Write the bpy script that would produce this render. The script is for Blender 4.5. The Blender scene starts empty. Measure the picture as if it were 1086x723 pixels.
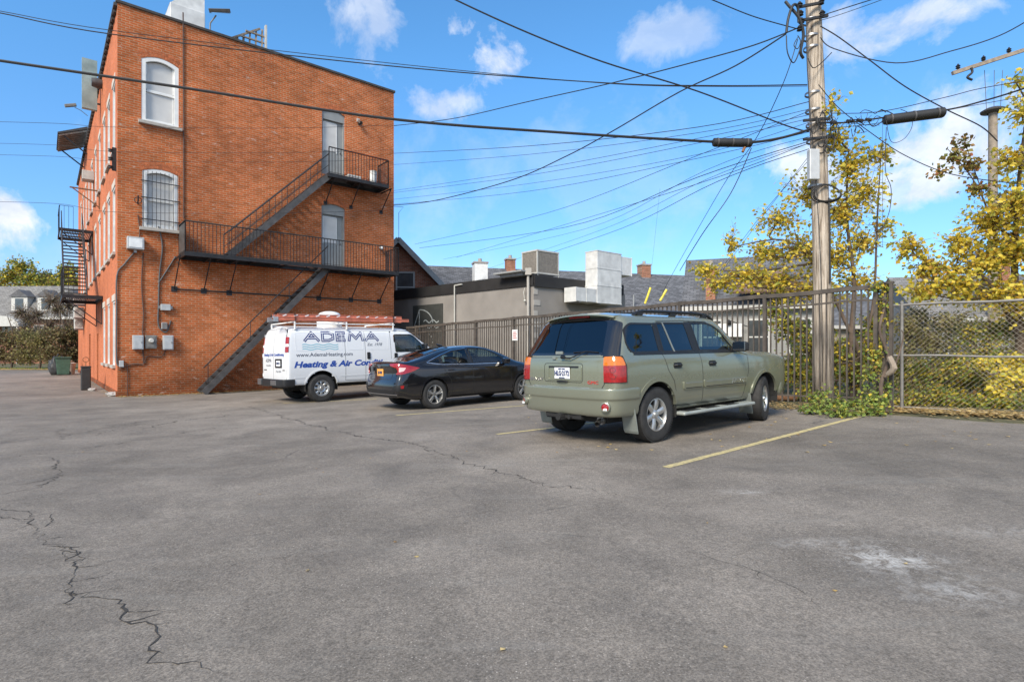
import bpy, bmesh, math, random
from mathutils import Vector, Matrix, noise as mnoise
from mathutils.bvhtree import BVHTree
from math import sin, cos, pi, radians, sqrt
random.seed(7)
SC = bpy.context.scene
COL = SC.collection
# ------------------------------------------------------------------ camera constants (metres, photo pixels)
FPX, CX, HY, CAMZ = 593.0, 543.0, 370.0, 1.34
DR = (0.766, 0.643)      # the way the parked cars point
DL = (-0.643, 0.766)     # the way the iron fence and the alley run
def G(x, y=0):           # the lot falls gently to the left
    return 0.022 * max(-9.0, min(10.0, x))
def at(px, py, d):       # world point seen at a photo pixel, d metres ahead
    return Vector(((px-CX)/FPX*d, d, CAMZ + (HY-py)/FPX*d))
def gp(px, py, dz=0.0):  # ground point at a photo pixel
    r = (px-CX)/FPX; k = (py-HY)/FPX; d = 10.0
    for _ in range(40): d = 0.5*d + 0.5*(CAMZ - G(r*d))/k
    return Vector((r*d, d, G(r*d)+dz))
# ------------------------------------------------------------------ materials
MATS = {}
def newmat(name):
    m = bpy.data.materials.new(name); m.use_nodes = True
    MATS[name] = m
    nt = m.node_tree; return m, nt, nt.nodes, nt.links, nt.nodes['Principled BSDF']
def mat(name, col, rough=.6, metal=0, var=.12, vs=6.0, bump=0, bs=40, coat=0, spec=.5, detail=6, emis=0):
    if name in MATS: return MATS[name]
    m, nt, N, L, P = newmat(name)
    P.inputs['Roughness'].default_value = rough; P.inputs['Metallic'].default_value = metal
    P.inputs['Coat Weight'].default_value = coat; P.inputs['Coat Roughness'].default_value = .04
    P.inputs['Specular IOR Level'].default_value = spec
    tc = N.new('ShaderNodeTexCoord')
    n = N.new('ShaderNodeTexNoise'); n.inputs['Scale'].default_value = vs; n.inputs['Detail'].default_value = detail
    L.new(tc.outputs['Object'], n.inputs['Vector'])
    mr = N.new('ShaderNodeMapRange'); mr.inputs[1].default_value = .3; mr.inputs[2].default_value = .7
    mr.inputs[3].default_value = 1-var; mr.inputs[4].default_value = 1+var
    L.new(n.outputs['Fac'], mr.inputs[0])
    mx = N.new('ShaderNodeVectorMath'); mx.operation = 'SCALE'; mx.inputs[0].default_value = col[:3]
    L.new(mr.outputs[0], mx.inputs['Scale']); L.new(mx.outputs[0], P.inputs['Base Color'])
    if emis:
        P.inputs['Emission Color'].default_value = (*col[:3], 1); P.inputs['Emission Strength'].default_value = emis
    if bump:
        b = N.new('ShaderNodeTexNoise'); b.inputs['Scale'].default_value = bs; b.inputs['Detail'].default_value = 4
        L.new(tc.outputs['Object'], b.inputs['Vector'])
        bp = N.new('ShaderNodeBump'); bp.inputs['Strength'].default_value = bump; bp.inputs['Distance'].default_value = .02
        L.new(b.outputs['Fac'], bp.inputs['Height']); L.new(bp.outputs[0], P.inputs['Normal'])
    return m
def glassmat(name, tint, refl=.35, rough=.02):
    m = bpy.data.materials.new(name); m.use_nodes = True; MATS[name] = m
    N, L = m.node_tree.nodes, m.node_tree.links; N.clear()
    o = N.new('ShaderNodeOutputMaterial'); t = N.new('ShaderNodeBsdfTransparent'); t.inputs[0].default_value = (*tint, 1)
    g = N.new('ShaderNodeBsdfGlossy'); g.inputs['Roughness'].default_value = rough; g.inputs['Color'].default_value = (.9, .95, 1, 1)
    ge = N.new('ShaderNodeNewGeometry'); dt = N.new('ShaderNodeVectorMath'); dt.operation = 'DOT_PRODUCT'; L.new(ge.outputs['Incoming'], dt.inputs[0]); L.new(ge.outputs['Normal'], dt.inputs[1])
    def mm(op, a_, b_, c_=0):
        q = N.new('ShaderNodeMath'); q.operation = op; q.use_clamp = op == 'MULTIPLY_ADD'
        for i_, v_ in enumerate((a_, b_, c_)):
            if isinstance(v_, (int, float)): q.inputs[i_].default_value = v_
            else: L.new(v_, q.inputs[i_])
        return q.outputs[0]
    ab = mm('ABSOLUTE', dt.outputs['Value'], 0); a = mm('MULTIPLY_ADD', mm('POWER', mm('SUBTRACT', 1.0, ab), 5.0), .9, .045+refl*.15)
    x = N.new('ShaderNodeMixShader'); L.new(a, x.inputs[0])
    L.new(t.outputs[0], x.inputs[1]); L.new(g.outputs[0], x.inputs[2]); L.new(x.outputs[0], o.inputs[0])
    return m
def brick(name, axes, cols, mortar, dirt=.35, sc=1.0, white=.0, base_dark=0.0, contrast=1.0):
    """running bond brick in object space; axes picks the wall's horizontal axis"""
    m, nt, N, L, P = newmat(name); P.inputs['Roughness'].default_value = .88; P.inputs['Specular IOR Level'].default_value = .2
    tc = N.new('ShaderNodeTexCoord'); sp = N.new('ShaderNodeSeparateXYZ'); cb = N.new('ShaderNodeCombineXYZ')
    L.new(tc.outputs['Object'], sp.inputs[0]); L.new(sp.outputs[axes], cb.inputs[0]); L.new(sp.outputs[2], cb.inputs[1])
    b = N.new('ShaderNodeTexBrick'); L.new(cb.outputs[0], b.inputs['Vector'])
    b.inputs['Scale'].default_value = 1; b.inputs['Brick Width'].default_value = .215*sc; b.inputs['Row Height'].default_value = .0745*sc
    b.inputs['Mortar Size'].default_value = .011*sc; b.inputs['Mortar Smooth'].default_value = .2; b.inputs['Bias'].default_value = -.1
    b.inputs['Color1'].default_value = (*cols[0], 1); b.inputs['Color2'].default_value = (*cols[1], 1); b.inputs['Mortar'].default_value = (*mortar, 1)
    # a second, coarser-tone brick grid gives single dark and pale bricks
    wn = N.new('ShaderNodeTexBrick'); L.new(cb.outputs[0], wn.inputs['Vector'])
    for k in ('Scale', 'Brick Width', 'Row Height'): wn.inputs[k].default_value = b.inputs[k].default_value
    wn.inputs['Mortar Size'].default_value = 0; wn.inputs['Color1'].default_value = (0, 0, 0, 1); wn.inputs['Color2'].default_value = (1, 1, 1, 1); wn.inputs['Bias'].default_value = 0
    rp = N.new('ShaderNodeValToRGB'); L.new(wn.outputs['Color'], rp.inputs[0]); e = rp.color_ramp.elements
    e[0].position = 0; e[0].color = (1-.45*contrast,)*3+(1,); e[1].position = 1; e[1].color = (1+.35*contrast,)*3+(1,)
    x = rp.color_ramp.elements.new(.5); x.color = (1, 1, 1, 1)
    mu = N.new('ShaderNodeMix'); mu.data_type = 'RGBA'; mu.blend_type = 'MULTIPLY'; mu.inputs[0].default_value = .95
    L.new(b.outputs['Color'], mu.inputs[6]); L.new(rp.outputs[0], mu.inputs[7])
    # soot and weather
    n1 = N.new('ShaderNodeTexNoise'); n1.inputs['Scale'].default_value = .45; n1.inputs['Detail'].default_value = 8; n1.inputs['Roughness'].default_value = .62
    L.new(tc.outputs['Object'], n1.inputs['Vector'])
    r1 = N.new('ShaderNodeMapRange'); r1.inputs[1].default_value = .38; r1.inputs[2].default_value = .70; r1.inputs[3].default_value = 1.10; r1.inputs[4].default_value = 1-dirt
    L.new(n1.outputs['Fac'], r1.inputs[0])
    m2 = N.new('ShaderNodeVectorMath'); m2.operation = 'SCALE'; L.new(mu.outputs[2], m2.inputs[0]); L.new(r1.outputs[0], m2.inputs['Scale'])
    last = m2.outputs[0]
    if base_dark:   # older, browner brick in broad ragged patches
        n5 = N.new('ShaderNodeTexNoise'); n5.inputs['Scale'].default_value = .30; n5.inputs['Detail'].default_value = 10; n5.inputs['Roughness'].default_value = .7; L.new(tc.outputs['Object'], n5.inputs['Vector'])
        r5 = N.new('ShaderNodeMapRange'); r5.inputs[1].default_value = .46; r5.inputs[2].default_value = .62; r5.inputs[4].default_value = .55; L.new(n5.outputs['Fac'], r5.inputs[0])
        m5 = N.new('ShaderNodeMix'); m5.data_type = 'RGBA'; m5.blend_type = 'MULTIPLY'; L.new(r5.outputs[0], m5.inputs[0]); L.new(last, m5.inputs[6]); m5.inputs[7].default_value = (.62,.60,.66,1); last = m5.outputs[2]
    if base_dark:   # old damp stain along the foot of the wall, ragged upper edge
        n3 = N.new('ShaderNodeTexNoise'); n3.inputs['Scale'].default_value = 1.1; n3.inputs['Detail'].default_value = 7; L.new(tc.outputs['Object'], n3.inputs['Vector'])
        ad = N.new('ShaderNodeMath'); ad.operation = 'MULTIPLY_ADD'; ad.inputs[1].default_value = -2.2; L.new(n3.outputs['Fac'], ad.inputs[0]); L.new(sp.outputs[2], ad.inputs[2])
        r3 = N.new('ShaderNodeMapRange'); r3.inputs[1].default_value = -.9; r3.inputs[2].default_value = .6; r3.inputs[3].default_value = 1-base_dark; r3.inputs[4].default_value = 1
        L.new(ad.outputs[0], r3.inputs[0]); m4 = N.new('ShaderNodeVectorMath'); m4.operation = 'SCALE'; L.new(last, m4.inputs[0]); L.new(r3.outputs[0], m4.inputs['Scale']); last = m4.outputs[0]
    if white:       # efflorescence: pale ragged flecks
        n2 = N.new('ShaderNodeTexNoise'); n2.inputs['Scale'].default_value = 2.6; n2.inputs['Detail'].default_value = 9; n2.inputs['Roughness'].default_value = .75
        mp = N.new('ShaderNodeMapping'); mp.inputs['Scale'].default_value = (1, 1, 2.6); L.new(tc.outputs['Object'], mp.inputs[0]); L.new(mp.outputs[0], n2.inputs['Vector'])
        r2 = N.new('ShaderNodeMapRange'); r2.inputs[1].default_value = .58; r2.inputs[2].default_value = .70; r2.inputs[3].default_value = 0; r2.inputs[4].default_value = white
        L.new(n2.outputs['Fac'], r2.inputs[0])
        m3 = N.new('ShaderNodeMix'); m3.data_type = 'RGBA'; L.new(r2.outputs[0], m3.inputs[0]); L.new(last, m3.inputs[6]); m3.inputs[7].default_value = (.62, .5, .42, 1); last = m3.outputs[2]
    L.new(last, P.inputs['Base Color'])
    bp = N.new('ShaderNodeBump'); bp.inputs['Strength'].default_value = .6; bp.inputs['Distance'].default_value = .01
    iv = N.new('ShaderNodeMath'); iv.operation = 'SUBTRACT'; iv.inputs[0].default_value = 1; L.new(b.outputs['Fac'], iv.inputs[1])
    L.new(iv.outputs[0], bp.inputs['Height']); L.new(bp.outputs[0], P.inputs['Normal'])
    return m
def leafmat(name, stops, trans=.35):
    m, nt, N, L, P = newmat(name); P.inputs['Roughness'].default_value = .55; P.inputs['Specular IOR Level'].default_value = .3
    g = N.new('ShaderNodeNewGeometry'); r = N.new('ShaderNodeValToRGB'); L.new(g.outputs['Random Per Island'], r.inputs[0])
    el = r.color_ramp.elements; el[0].position = 0; el[0].color = (*stops[0], 1); el[1].position = 1; el[1].color = (*stops[-1], 1)
    for i, s in enumerate(stops[1:-1]): e = el.new((i+1)/(len(stops)-1)); e.color = (*s, 1)
    L.new(r.outputs[0], P.inputs['Base Color'])
    t = N.new('ShaderNodeBsdfTranslucent'); L.new(r.outputs[0], t.inputs[0]); x = N.new('ShaderNodeMixShader'); x.inputs[0].default_value = trans
    o = N['Material Output']; L.new(P.outputs[0], x.inputs[1]); L.new(t.outputs[0], x.inputs[2]); L.new(x.outputs[0], o.inputs[0])
    return m
# ------------------------------------------------------------------ mesh helpers
class MB:
    def __init__(s): s.v = []; s.f = []; s.mi = []
    def add(s, vs, fs, mi=0):
        k = len(s.v); s.v += [tuple(v) for v in vs]; s.f += [tuple(i+k for i in f) for f in fs]; s.mi += [mi]*len(fs)
    def box(s, a, b, mi=0):
        (x0, y0, z0), (x1, y1, z1) = a, b
        x0, x1 = min(x0, x1), max(x0, x1); y0, y1 = min(y0, y1), max(y0, y1); z0, z1 = min(z0, z1), max(z0, z1)
        s.add([(x0,y0,z0),(x1,y0,z0),(x1,y1,z0),(x0,y1,z0),(x0,y0,z1),(x1,y0,z1),(x1,y1,z1),(x0,y1,z1)],
              [(0,3,2,1),(4,5,6,7),(0,1,5,4),(1,2,6,5),(2,3,7,6),(3,0,4,7)], mi)
    def obox(s, c, ax, ay, az, mi=0):      # centre and three half-axis vectors
        c, ax, ay, az = map(Vector, (c, ax, ay, az))
        vs = [c+ax*i+ay*j+az*k for k in (-1, 1) for (i, j) in ((-1,-1),(1,-1),(1,1),(-1,1))]
        s.add(vs, [(0,3,2,1),(4,5,6,7),(0,1,5,4),(1,2,6,5),(2,3,7,6),(3,0,4,7)], mi)
    def beam(s, a, b, w, h, up=(0,0,1), mi=0):
        a, b = Vector(a), Vector(b); d = b-a; l = d.length
        if l < 1e-6: return
        d /= l; up = Vector(up)
        if abs(d.dot(up)) > .98: up = Vector((1,0,0))
        x = d.cross(up).normalized(); y = x.cross(d).normalized()
        s.obox((a+b)/2, d*l/2, x*w/2, y*h/2, mi)
    def tube(s, pts, r, n=8, cap=True, mi=0):
        pts = [Vector(p) for p in pts]; k = len(pts); rs = r if isinstance(r, (list, tuple)) else [r]*k
        vs = []; fs = []; px = None
        for i, p in enumerate(pts):
            t = (pts[min(i+1, k-1)]-pts[max(i-1, 0)])
            if t.length < 1e-9: t = Vector((0,0,1))
            t.normalize()
            if px is None:
                a = Vector((0,0,1)) if abs(t.z) < .9 else Vector((1,0,0)); px = t.cross(a).normalized()
            else:
                px = px - t*px.dot(t); px = px.normalized() if px.length > 1e-6 else t.orthogonal().normalized()
            py = t.cross(px)
            for j in range(n): a = 2*pi*j/n; vs.append(p+(px*cos(a)+py*sin(a))*rs[i])
        for i in range(k-1):
            for j in range(n): fs.append((i*n+j, i*n+(j+1)%n, (i+1)*n+(j+1)%n, (i+1)*n+j))
        if cap: fs.append(tuple(range(n-1, -1, -1))); fs.append(tuple((k-1)*n+j for j in range(n)))
        s.add(vs, fs, mi)
    def lathe(s, prof, c, axis, n=32, mi=0, closed=False):      # prof [(r, h)] about axis through c
        c = Vector(c); ax = Vector(axis).normalized(); px = ax.orthogonal().normalized(); py = ax.cross(px); vs = []; fs = []; k = len(prof)
        for (r, h) in prof:
            for j in range(n): a = 2*pi*j/n; vs.append(c+ax*h+(px*cos(a)+py*sin(a))*r)
        for i in range(k if closed else k-1):
            q = (i+1) % k
            for j in range(n): fs.append((i*n+j, i*n+(j+1)%n, q*n+(j+1)%n, q*n+j))
        s.add(vs, fs, mi)
    def prism(s, poly, ax0, ax1, org, u, v, w, mi=0):   # poly in (u,v), extruded from ax0 to ax1 along w
        org, u, v, w = map(Vector, (org, u, v, w)); n = len(poly)
        vs = [org+u*p[0]+v*p[1]+w*ax0 for p in poly]+[org+u*p[0]+v*p[1]+w*ax1 for p in poly]
        s.add(vs, [tuple(range(n-1, -1, -1)), tuple(range(n, 2*n))]+[(i, (i+1)%n, n+(i+1)%n, n+i) for i in range(n)], mi)
    def build(s, name, m, parent=None, smooth=False, bevel=0, loc=None, fix=True):
        me = bpy.data.meshes.new(name); me.from_pydata(s.v, [], s.f)
        for mm in (m if isinstance(m, (list, tuple)) else [m]): me.materials.append(mm)
        if isinstance(m, (list, tuple)): me.polygons.foreach_set('material_index', s.mi)
        if fix and len(s.f) < 60000:
            bm = bmesh.new(); bm.from_mesh(me); bmesh.ops.recalc_face_normals(bm, faces=bm.faces); bm.to_mesh(me); bm.free()
        return link(name, me, parent, smooth, bevel, loc)
def link(name, me, parent=None, smooth=False, bevel=0, loc=None):
    o = bpy.data.objects.new(name, me); COL.objects.link(o); o.parent = parent
    if loc is not None: o.location = loc
    if smooth:
        me.polygons.foreach_set('use_smooth', [True]*len(me.polygons))
        if smooth != 'all':
            try: me.set_sharp_from_angle(angle=radians(38))
            except Exception: pass
    if bevel:
        b = o.modifiers.new('bevel', 'BEVEL'); b.width = bevel; b.segments = 2; b.limit_method = 'ANGLE'; b.harden_normals = False
    return o
def tag(o, label=None, cat=None, group=None, kind=None):
    if label: o['label'] = label
    if cat: o['category'] = cat
    if group: o['group'] = group
    if kind: o['kind'] = kind
    return o
def thing(name, label, cat, loc=(0,0,0), rz=0, group=None, matrix=None):
    o = bpy.data.objects.new(name, None); COL.objects.link(o); o.empty_display_size = .2
    if matrix is not None: o.matrix_world = matrix
    else: o.location = loc; o.rotation_euler = (0, 0, rz)
    return tag(o, label, cat, group)
def sub(name, parent, loc=(0,0,0), rot=(0,0,0)):
    o = bpy.data.objects.new(name, None); COL.objects.link(o); o.parent = parent; o.location = loc; o.rotation_euler = rot; o.empty_display_size = .1
    return o
def kids(o): return list(o.children)
def copy_tree(o, parent=None):
    ch = kids(o); c = o.copy(); COL.objects.link(c); c.parent = parent
    for k in ch: copy_tree(k, c)
    return c
def ground_matrix(contact, lx, ly, yaw=0.0):
    """matrix for a vehicle whose local ground point (lx, ly) stands on 'contact', pointing along DR turned by yaw"""
    a = math.atan2(DR[1], DR[0]) + yaw
    f = Vector((cos(a), sin(a), 0)); l = Vector((-sin(a), cos(a), 0)); k = .022 if contact[0] > -8.5 else 0
    f.z = k*f.x; l.z = k*l.x; f.normalize(); u = f.cross(l).normalized(); l = u.cross(f)
    M = Matrix((f, l, u)).transposed().to_4x4(); o = Vector(contact) - f*lx - l*ly; M.translation = o
    return M
def smooth_path(pts, n=6):
    pts = [Vector(p) for p in pts]; out = []
    for i in range(len(pts)-1):
        a = pts[max(i-1, 0)]; b = pts[i]; c = pts[i+1]; d = pts[min(i+2, len(pts)-1)]
        for k in range(n):
            t = k/n; out.append(.5*((2*b)+(c-a)*t+(2*a-5*b+4*c-d)*t*t+(3*b-a-3*c+d)*t**3))
    out.append(pts[-1]); return out
def text_bm(s, size=1, bold=0, shear=0, spacing=1.0, align='CENTER', width=1.0):
    cu = bpy.data.curves.new('t', 'FONT'); cu.body = s; cu.size = size; cu.offset = bold; cu.shear = shear; cu.space_character = spacing
    cu.align_x = align; cu.align_y = 'CENTER'; cu.resolution_u = 3
    o = bpy.data.objects.new('t', cu); COL.objects.link(o); dg = bpy.context.evaluated_depsgraph_get()
    me = bpy.data.meshes.new_from_object(o.evaluated_get(dg)); bpy.data.objects.remove(o)
    bm = bmesh.new(); bm.from_mesh(me); bpy.data.meshes.remove(me)
    for v in bm.verts: v.co.x *= width
    return bm
def text_obj(name, s, size, org, u, v, m, parent=None, bold=0, shear=0, depth=.004, align='CENTER', width=1.0, spacing=1.0):
    """raised lettering on the plane org + u, v"""
    bm = text_bm(s, size, bold, shear, spacing, align, width); org, u, v = Vector(org), Vector(u).normalized(), Vector(v).normalized(); w = u.cross(v)
    r = bmesh.ops.extrude_face_region(bm, geom=bm.faces[:])
    for q in r['geom']:
        if isinstance(q, bmesh.types.BMVert): q.co.z += depth
    for q in bm.verts: q.co = org+u*q.co.x+v*q.co.y+w*q.co.z
    bmesh.ops.recalc_face_normals(bm, faces=bm.faces)
    me = bpy.data.meshes.new(name); bm.to_mesh(me); bm.free(); me.materials.append(m)
    return link(name, me, parent)
# ------------------------------------------------------------------ vehicle tools
def V3(*a): return Vector(a)
PROJ = {'R': (V3(1,0,0), V3(0,0,1), V3(0,1,0)), 'L': (V3(1,0,0), V3(0,0,1), V3(0,-1,0)),
        'B': (V3(0,1,0), V3(0,0,1), V3(1,0,0)), 'F': (V3(0,1,0), V3(0,0,1), V3(-1,0,0)),
        'T': (V3(1,0,0), V3(0,1,0), V3(0,0,-1)),
        'DR': (V3(.7071,-.7071,0), V3(0,0,1), V3(.7071,.7071,0)), 'DL': (V3(.7071,.7071,0), V3(0,0,1), V3(.7071,-.7071,0))}
def rpoly(pts, r, n=4):
    """polygon with rounded corners; r one radius or one per corner"""
    out = []; k = len(pts)
    for i, p in enumerate(pts):
        p = Vector(p); a = Vector(pts[i-1]); b = Vector(pts[(i+1) % k]); rr = r[i] if isinstance(r, (list, tuple)) else r
        if rr <= 0: out.append((p.x, p.y)); continue
        rr = min(rr, (a-p).length*.45, (b-p).length*.45); s = p+(a-p).normalized()*rr; e = p+(b-p).normalized()*rr
        for j in range(n+1): t = j/n; q = s*(1-t)**2+p*2*t*(1-t)+e*t*t; out.append((q.x, q.y))
    return out
def area2(p): return sum(p[i][0]*p[(i+1) % len(p)][1]-p[(i+1) % len(p)][0]*p[i][1] for i in range(len(p)))/2
def offpoly(p, d):
    """grow (d>0) or shrink a polygon"""
    s = 1 if area2(p) > 0 else -1; out = []; k = len(p)
    for i in range(k):
        a, b, c = Vector(p[i-1]), Vector(p[i]), Vector(p[(i+1) % k]); e1 = (b-a).normalized() if (b-a).length > 1e-9 else Vector((0,0)); e2 = (c-b).normalized() if (c-b).length > 1e-9 else e1
        n = Vector((e1.y+e2.y, -e1.x-e2.x))*s
        n = n.normalized() if n.length > 1e-6 else Vector((e1.y, -e1.x))*s
        out.append((b.x+n.x*d, b.y+n.y*d))
    return out
def inside(p, x, y):
    c = False; k = len(p)
    for i in range(k):
        x1, y1 = p[i]; x2, y2 = p[i-1]
        if (y1 > y) != (y2 > y) and x < (x2-x1)*(y-y1)/(y2-y1)+x1: c = not c
    return c
def nearest(p, x, y):
    best = None; q = Vector((x, y)); k = len(p)
    for i in range(k):
        a, b = Vector(p[i-1]), Vector(p[i]); d = b-a; l = d.length_squared
        t = 0 if l < 1e-12 else max(0, min(1, (q-a).dot(d)/l)); z = a+d*t; e = (z-q).length
        if best is None or e < best[0]: best = (e, z)
    return best
def poly_bm(poly):
    bm = bmesh.new(); bm.faces.new([bm.verts.new((x, y, 0)) for x, y in poly]); return bm
def ring_bm(outer, inner):
    bm = bmesh.new(); a = [bm.verts.new((x, y, 0)) for x, y in outer]; b = [bm.verts.new((x, y, 0)) for x, y in inner]; k = len(a)
    for i in range(k): bm.faces.new((a[i], a[(i+1) % k], b[(i+1) % k], b[i]))
    return bm
def line_bm(pts, w, closed=False):
    pts = [Vector(p) for p in pts]
    if closed: pts.append(pts[0])
    q = [pts[0]]
    for a, b in zip(pts, pts[1:]):
        n = max(1, int((b-a).length/.06)); q += [a+(b-a)*(i/n) for i in range(1, n+1)]
    bm = bmesh.new(); prev = None
    for i, p in enumerate(q):
        t = q[min(i+1, len(q)-1)]-q[max(i-1, 0)]
        if closed and i in (0, len(q)-1): t = q[1]-q[-2]
        t.normalize(); n = Vector((-t.y, t.x))*w/2; c = (bm.verts.new((p.x+n.x, p.y+n.y, 0)), bm.verts.new((p.x-n.x, p.y-n.y, 0)))
        if prev: bm.faces.new((prev[0], c[0], c[1], prev[1]))
        prev = c
    return bm
def circle(cx, cy, r, n=40, a0=0, a1=360): return [(cx+r*cos(radians(a0+(a1-a0)*i/n)), cy+r*sin(radians(a0+(a1-a0)*i/n))) for i in range(n+(0 if a1-a0 == 360 else 1))]
class Shell:
    def __init__(s, stations, level=3, creases=()):
        bm = bmesh.new(); rings = []
        for st in stations:
            K = len(st); r = [bm.verts.new(p) for p in st]+[bm.verts.new((p[0], -p[1], p[2])) for p in reversed(st[1:-1])]; rings.append(r)
        for a, b in zip(rings, rings[1:]):
            n = len(a)
            for i in range(n): bm.faces.new((a[i], b[i], b[(i+1) % n], a[(i+1) % n]))
        bmesh.ops.remove_doubles(bm, verts=bm.verts, dist=1e-5); bmesh.ops.dissolve_degenerate(bm, edges=bm.edges, dist=1e-5)
        bmesh.ops.recalc_face_normals(bm, faces=bm.faces); me = bpy.data.meshes.new('cage'); bm.to_mesh(me); bm.free()
        o = bpy.data.objects.new('cage', me); COL.objects.link(o); md = o.modifiers.new('s', 'SUBSURF'); md.levels = level; md.render_levels = level
        dg = bpy.context.evaluated_depsgraph_get(); em = bpy.data.meshes.new_from_object(o.evaluated_get(dg)); bpy.data.objects.remove(o)
        s.bm = bmesh.new(); s.bm.from_mesh(em); s.bvh = BVHTree.FromBMesh(s.bm); bpy.data.meshes.remove(em)
    def cast(s, pr, u, v, off=0.0):
        U, W, D = PROJ[pr]; o = U*u+W*v-D*10; h = s.bvh.ray_cast(o, D)
        if h[0] is None: return None
        n = h[1] if h[1].dot(D) < 0 else -h[1]; return h[0]+n*off
    def cut(s, pr, poly, flt=lambda c: True, tol=.02, snap=True):
        U, W, D = PROJ[pr]; xs = [p[0] for p in poly]; ys = [p[1] for p in poly]; x0, x1, y0, y1 = min(xs)-.1, max(xs)+.1, min(ys)-.1, max(ys)+.1
        if snap:
            for v in s.bm.verts:
                if not flt(v.co): continue
                a, b = v.co.dot(U), v.co.dot(W)
                if x0 < a < x1 and y0 < b < y1:
                    d, z = nearest(poly, a, b)
                    if d < tol: v.co += U*(z.x-a)+W*(z.y-b)
        dead = []
        for f in s.bm.faces:
            c = f.calc_center_median()
            if flt(c):
                a, b = c.dot(U), c.dot(W)
                if x0 < a < x1 and y0 < b < y1 and inside(poly, a, b): dead.append(f)
        bmesh.ops.delete(s.bm, geom=dead, context='FACES')
    def finish(s, name, m, parent):
        me = bpy.data.meshes.new(name); s.bm.to_mesh(me); me.materials.append(m); s.bm.free(); return link(name, me, parent, 'all')
    def patch(s, name, m, parent, pr, bm, off=.003, thick=.006, grid=.06, smooth='all'):
        if isinstance(bm, list): bm = poly_bm(bm)
        xs = [v.co.x for v in bm.verts]; ys = [v.co.y for v in bm.verts]
        for ax, lo, hi in ((0, min(xs), max(xs)), (1, min(ys), max(ys))):
            n = min(200, int((hi-lo)/grid)); 
            for i in range(1, n+1):
                c = lo+(hi-lo)*i/(n+1); co = (c,0,0) if ax == 0 else (0,c,0); no = (1,0,0) if ax == 0 else (0,1,0)
                bmesh.ops.bisect_plane(bm, geom=bm.verts[:]+bm.edges[:]+bm.faces[:], plane_co=co, plane_no=no, dist=1e-6)
        bad = []; D = PROJ[pr][2]
        for v in bm.verts:
            p = s.cast(pr, v.co.x, v.co.y, off)
            if p is None: bad.append(v)
            else: v.co = p
        if bad: bmesh.ops.delete(bm, geom=bad, context='VERTS')
        be = [e for e in bm.edges if len(e.link_faces) == 1]
        if be and thick:
            r = bmesh.ops.extrude_edge_only(bm, edges=be)
            for q in r['geom']:
                if isinstance(q, bmesh.types.BMVert): q.co += D*thick
        bmesh.ops.recalc_face_normals(bm, faces=bm.faces)
        if bm.faces and not thick and sum(q.normal.dot(D) for q in bm.faces) > 0: bmesh.ops.reverse_faces(bm, faces=bm.faces)
        me = bpy.data.meshes.new(name); bm.to_mesh(me); bm.free(); me.materials.append(m); return link(name, me, parent, True)
    def window(s, parent, pr, poly, gm, fm, flt, frame=.018, name='window', off=0.0, opening=True):
        if opening: s.cut(pr, offpoly(poly, .002), flt)
        w = s.patch(name, gm, parent, pr, poly, .001+off, 0, .05)
        s.patch('window_frame', fm, w, pr, ring_bm(offpoly(poly, .008), offpoly(poly, -frame)), .006+off, .012, .05); return w
def sweep_part(name, m, parent, path, sec, level=2, caps=True):
    """path [(x, y)], sec [(outward, z)]; subdivision-smoothed"""
    path = [Vector(p) for p in path]; bm = bmesh.new(); rings = []
    for i, p in enumerate(path):
        t = (path[min(i+1, len(path)-1)]-path[max(i-1, 0)]).normalized(); n = Vector((-t.y, t.x))
        rings.append([bm.verts.new((p.x+n.x*o, p.y+n.y*o, z)) for o, z in sec])
    k = len(sec)
    for a, b in zip(rings, rings[1:]):
        for i in range(k): bm.faces.new((a[i], a[(i+1) % k], b[(i+1) % k], b[i]))
    if caps: bm.faces.new(rings[0][::-1]); bm.faces.new(rings[-1])
    bmesh.ops.recalc_face_normals(bm, faces=bm.faces); me = bpy.data.meshes.new(name); bm.to_mesh(me); bm.free(); me.materials.append(m)
    o = link(name, me, parent, 'all')
    if level: md = o.modifiers.new('s', 'SUBSURF'); md.levels = level; md.render_levels = level
    return o
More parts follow.
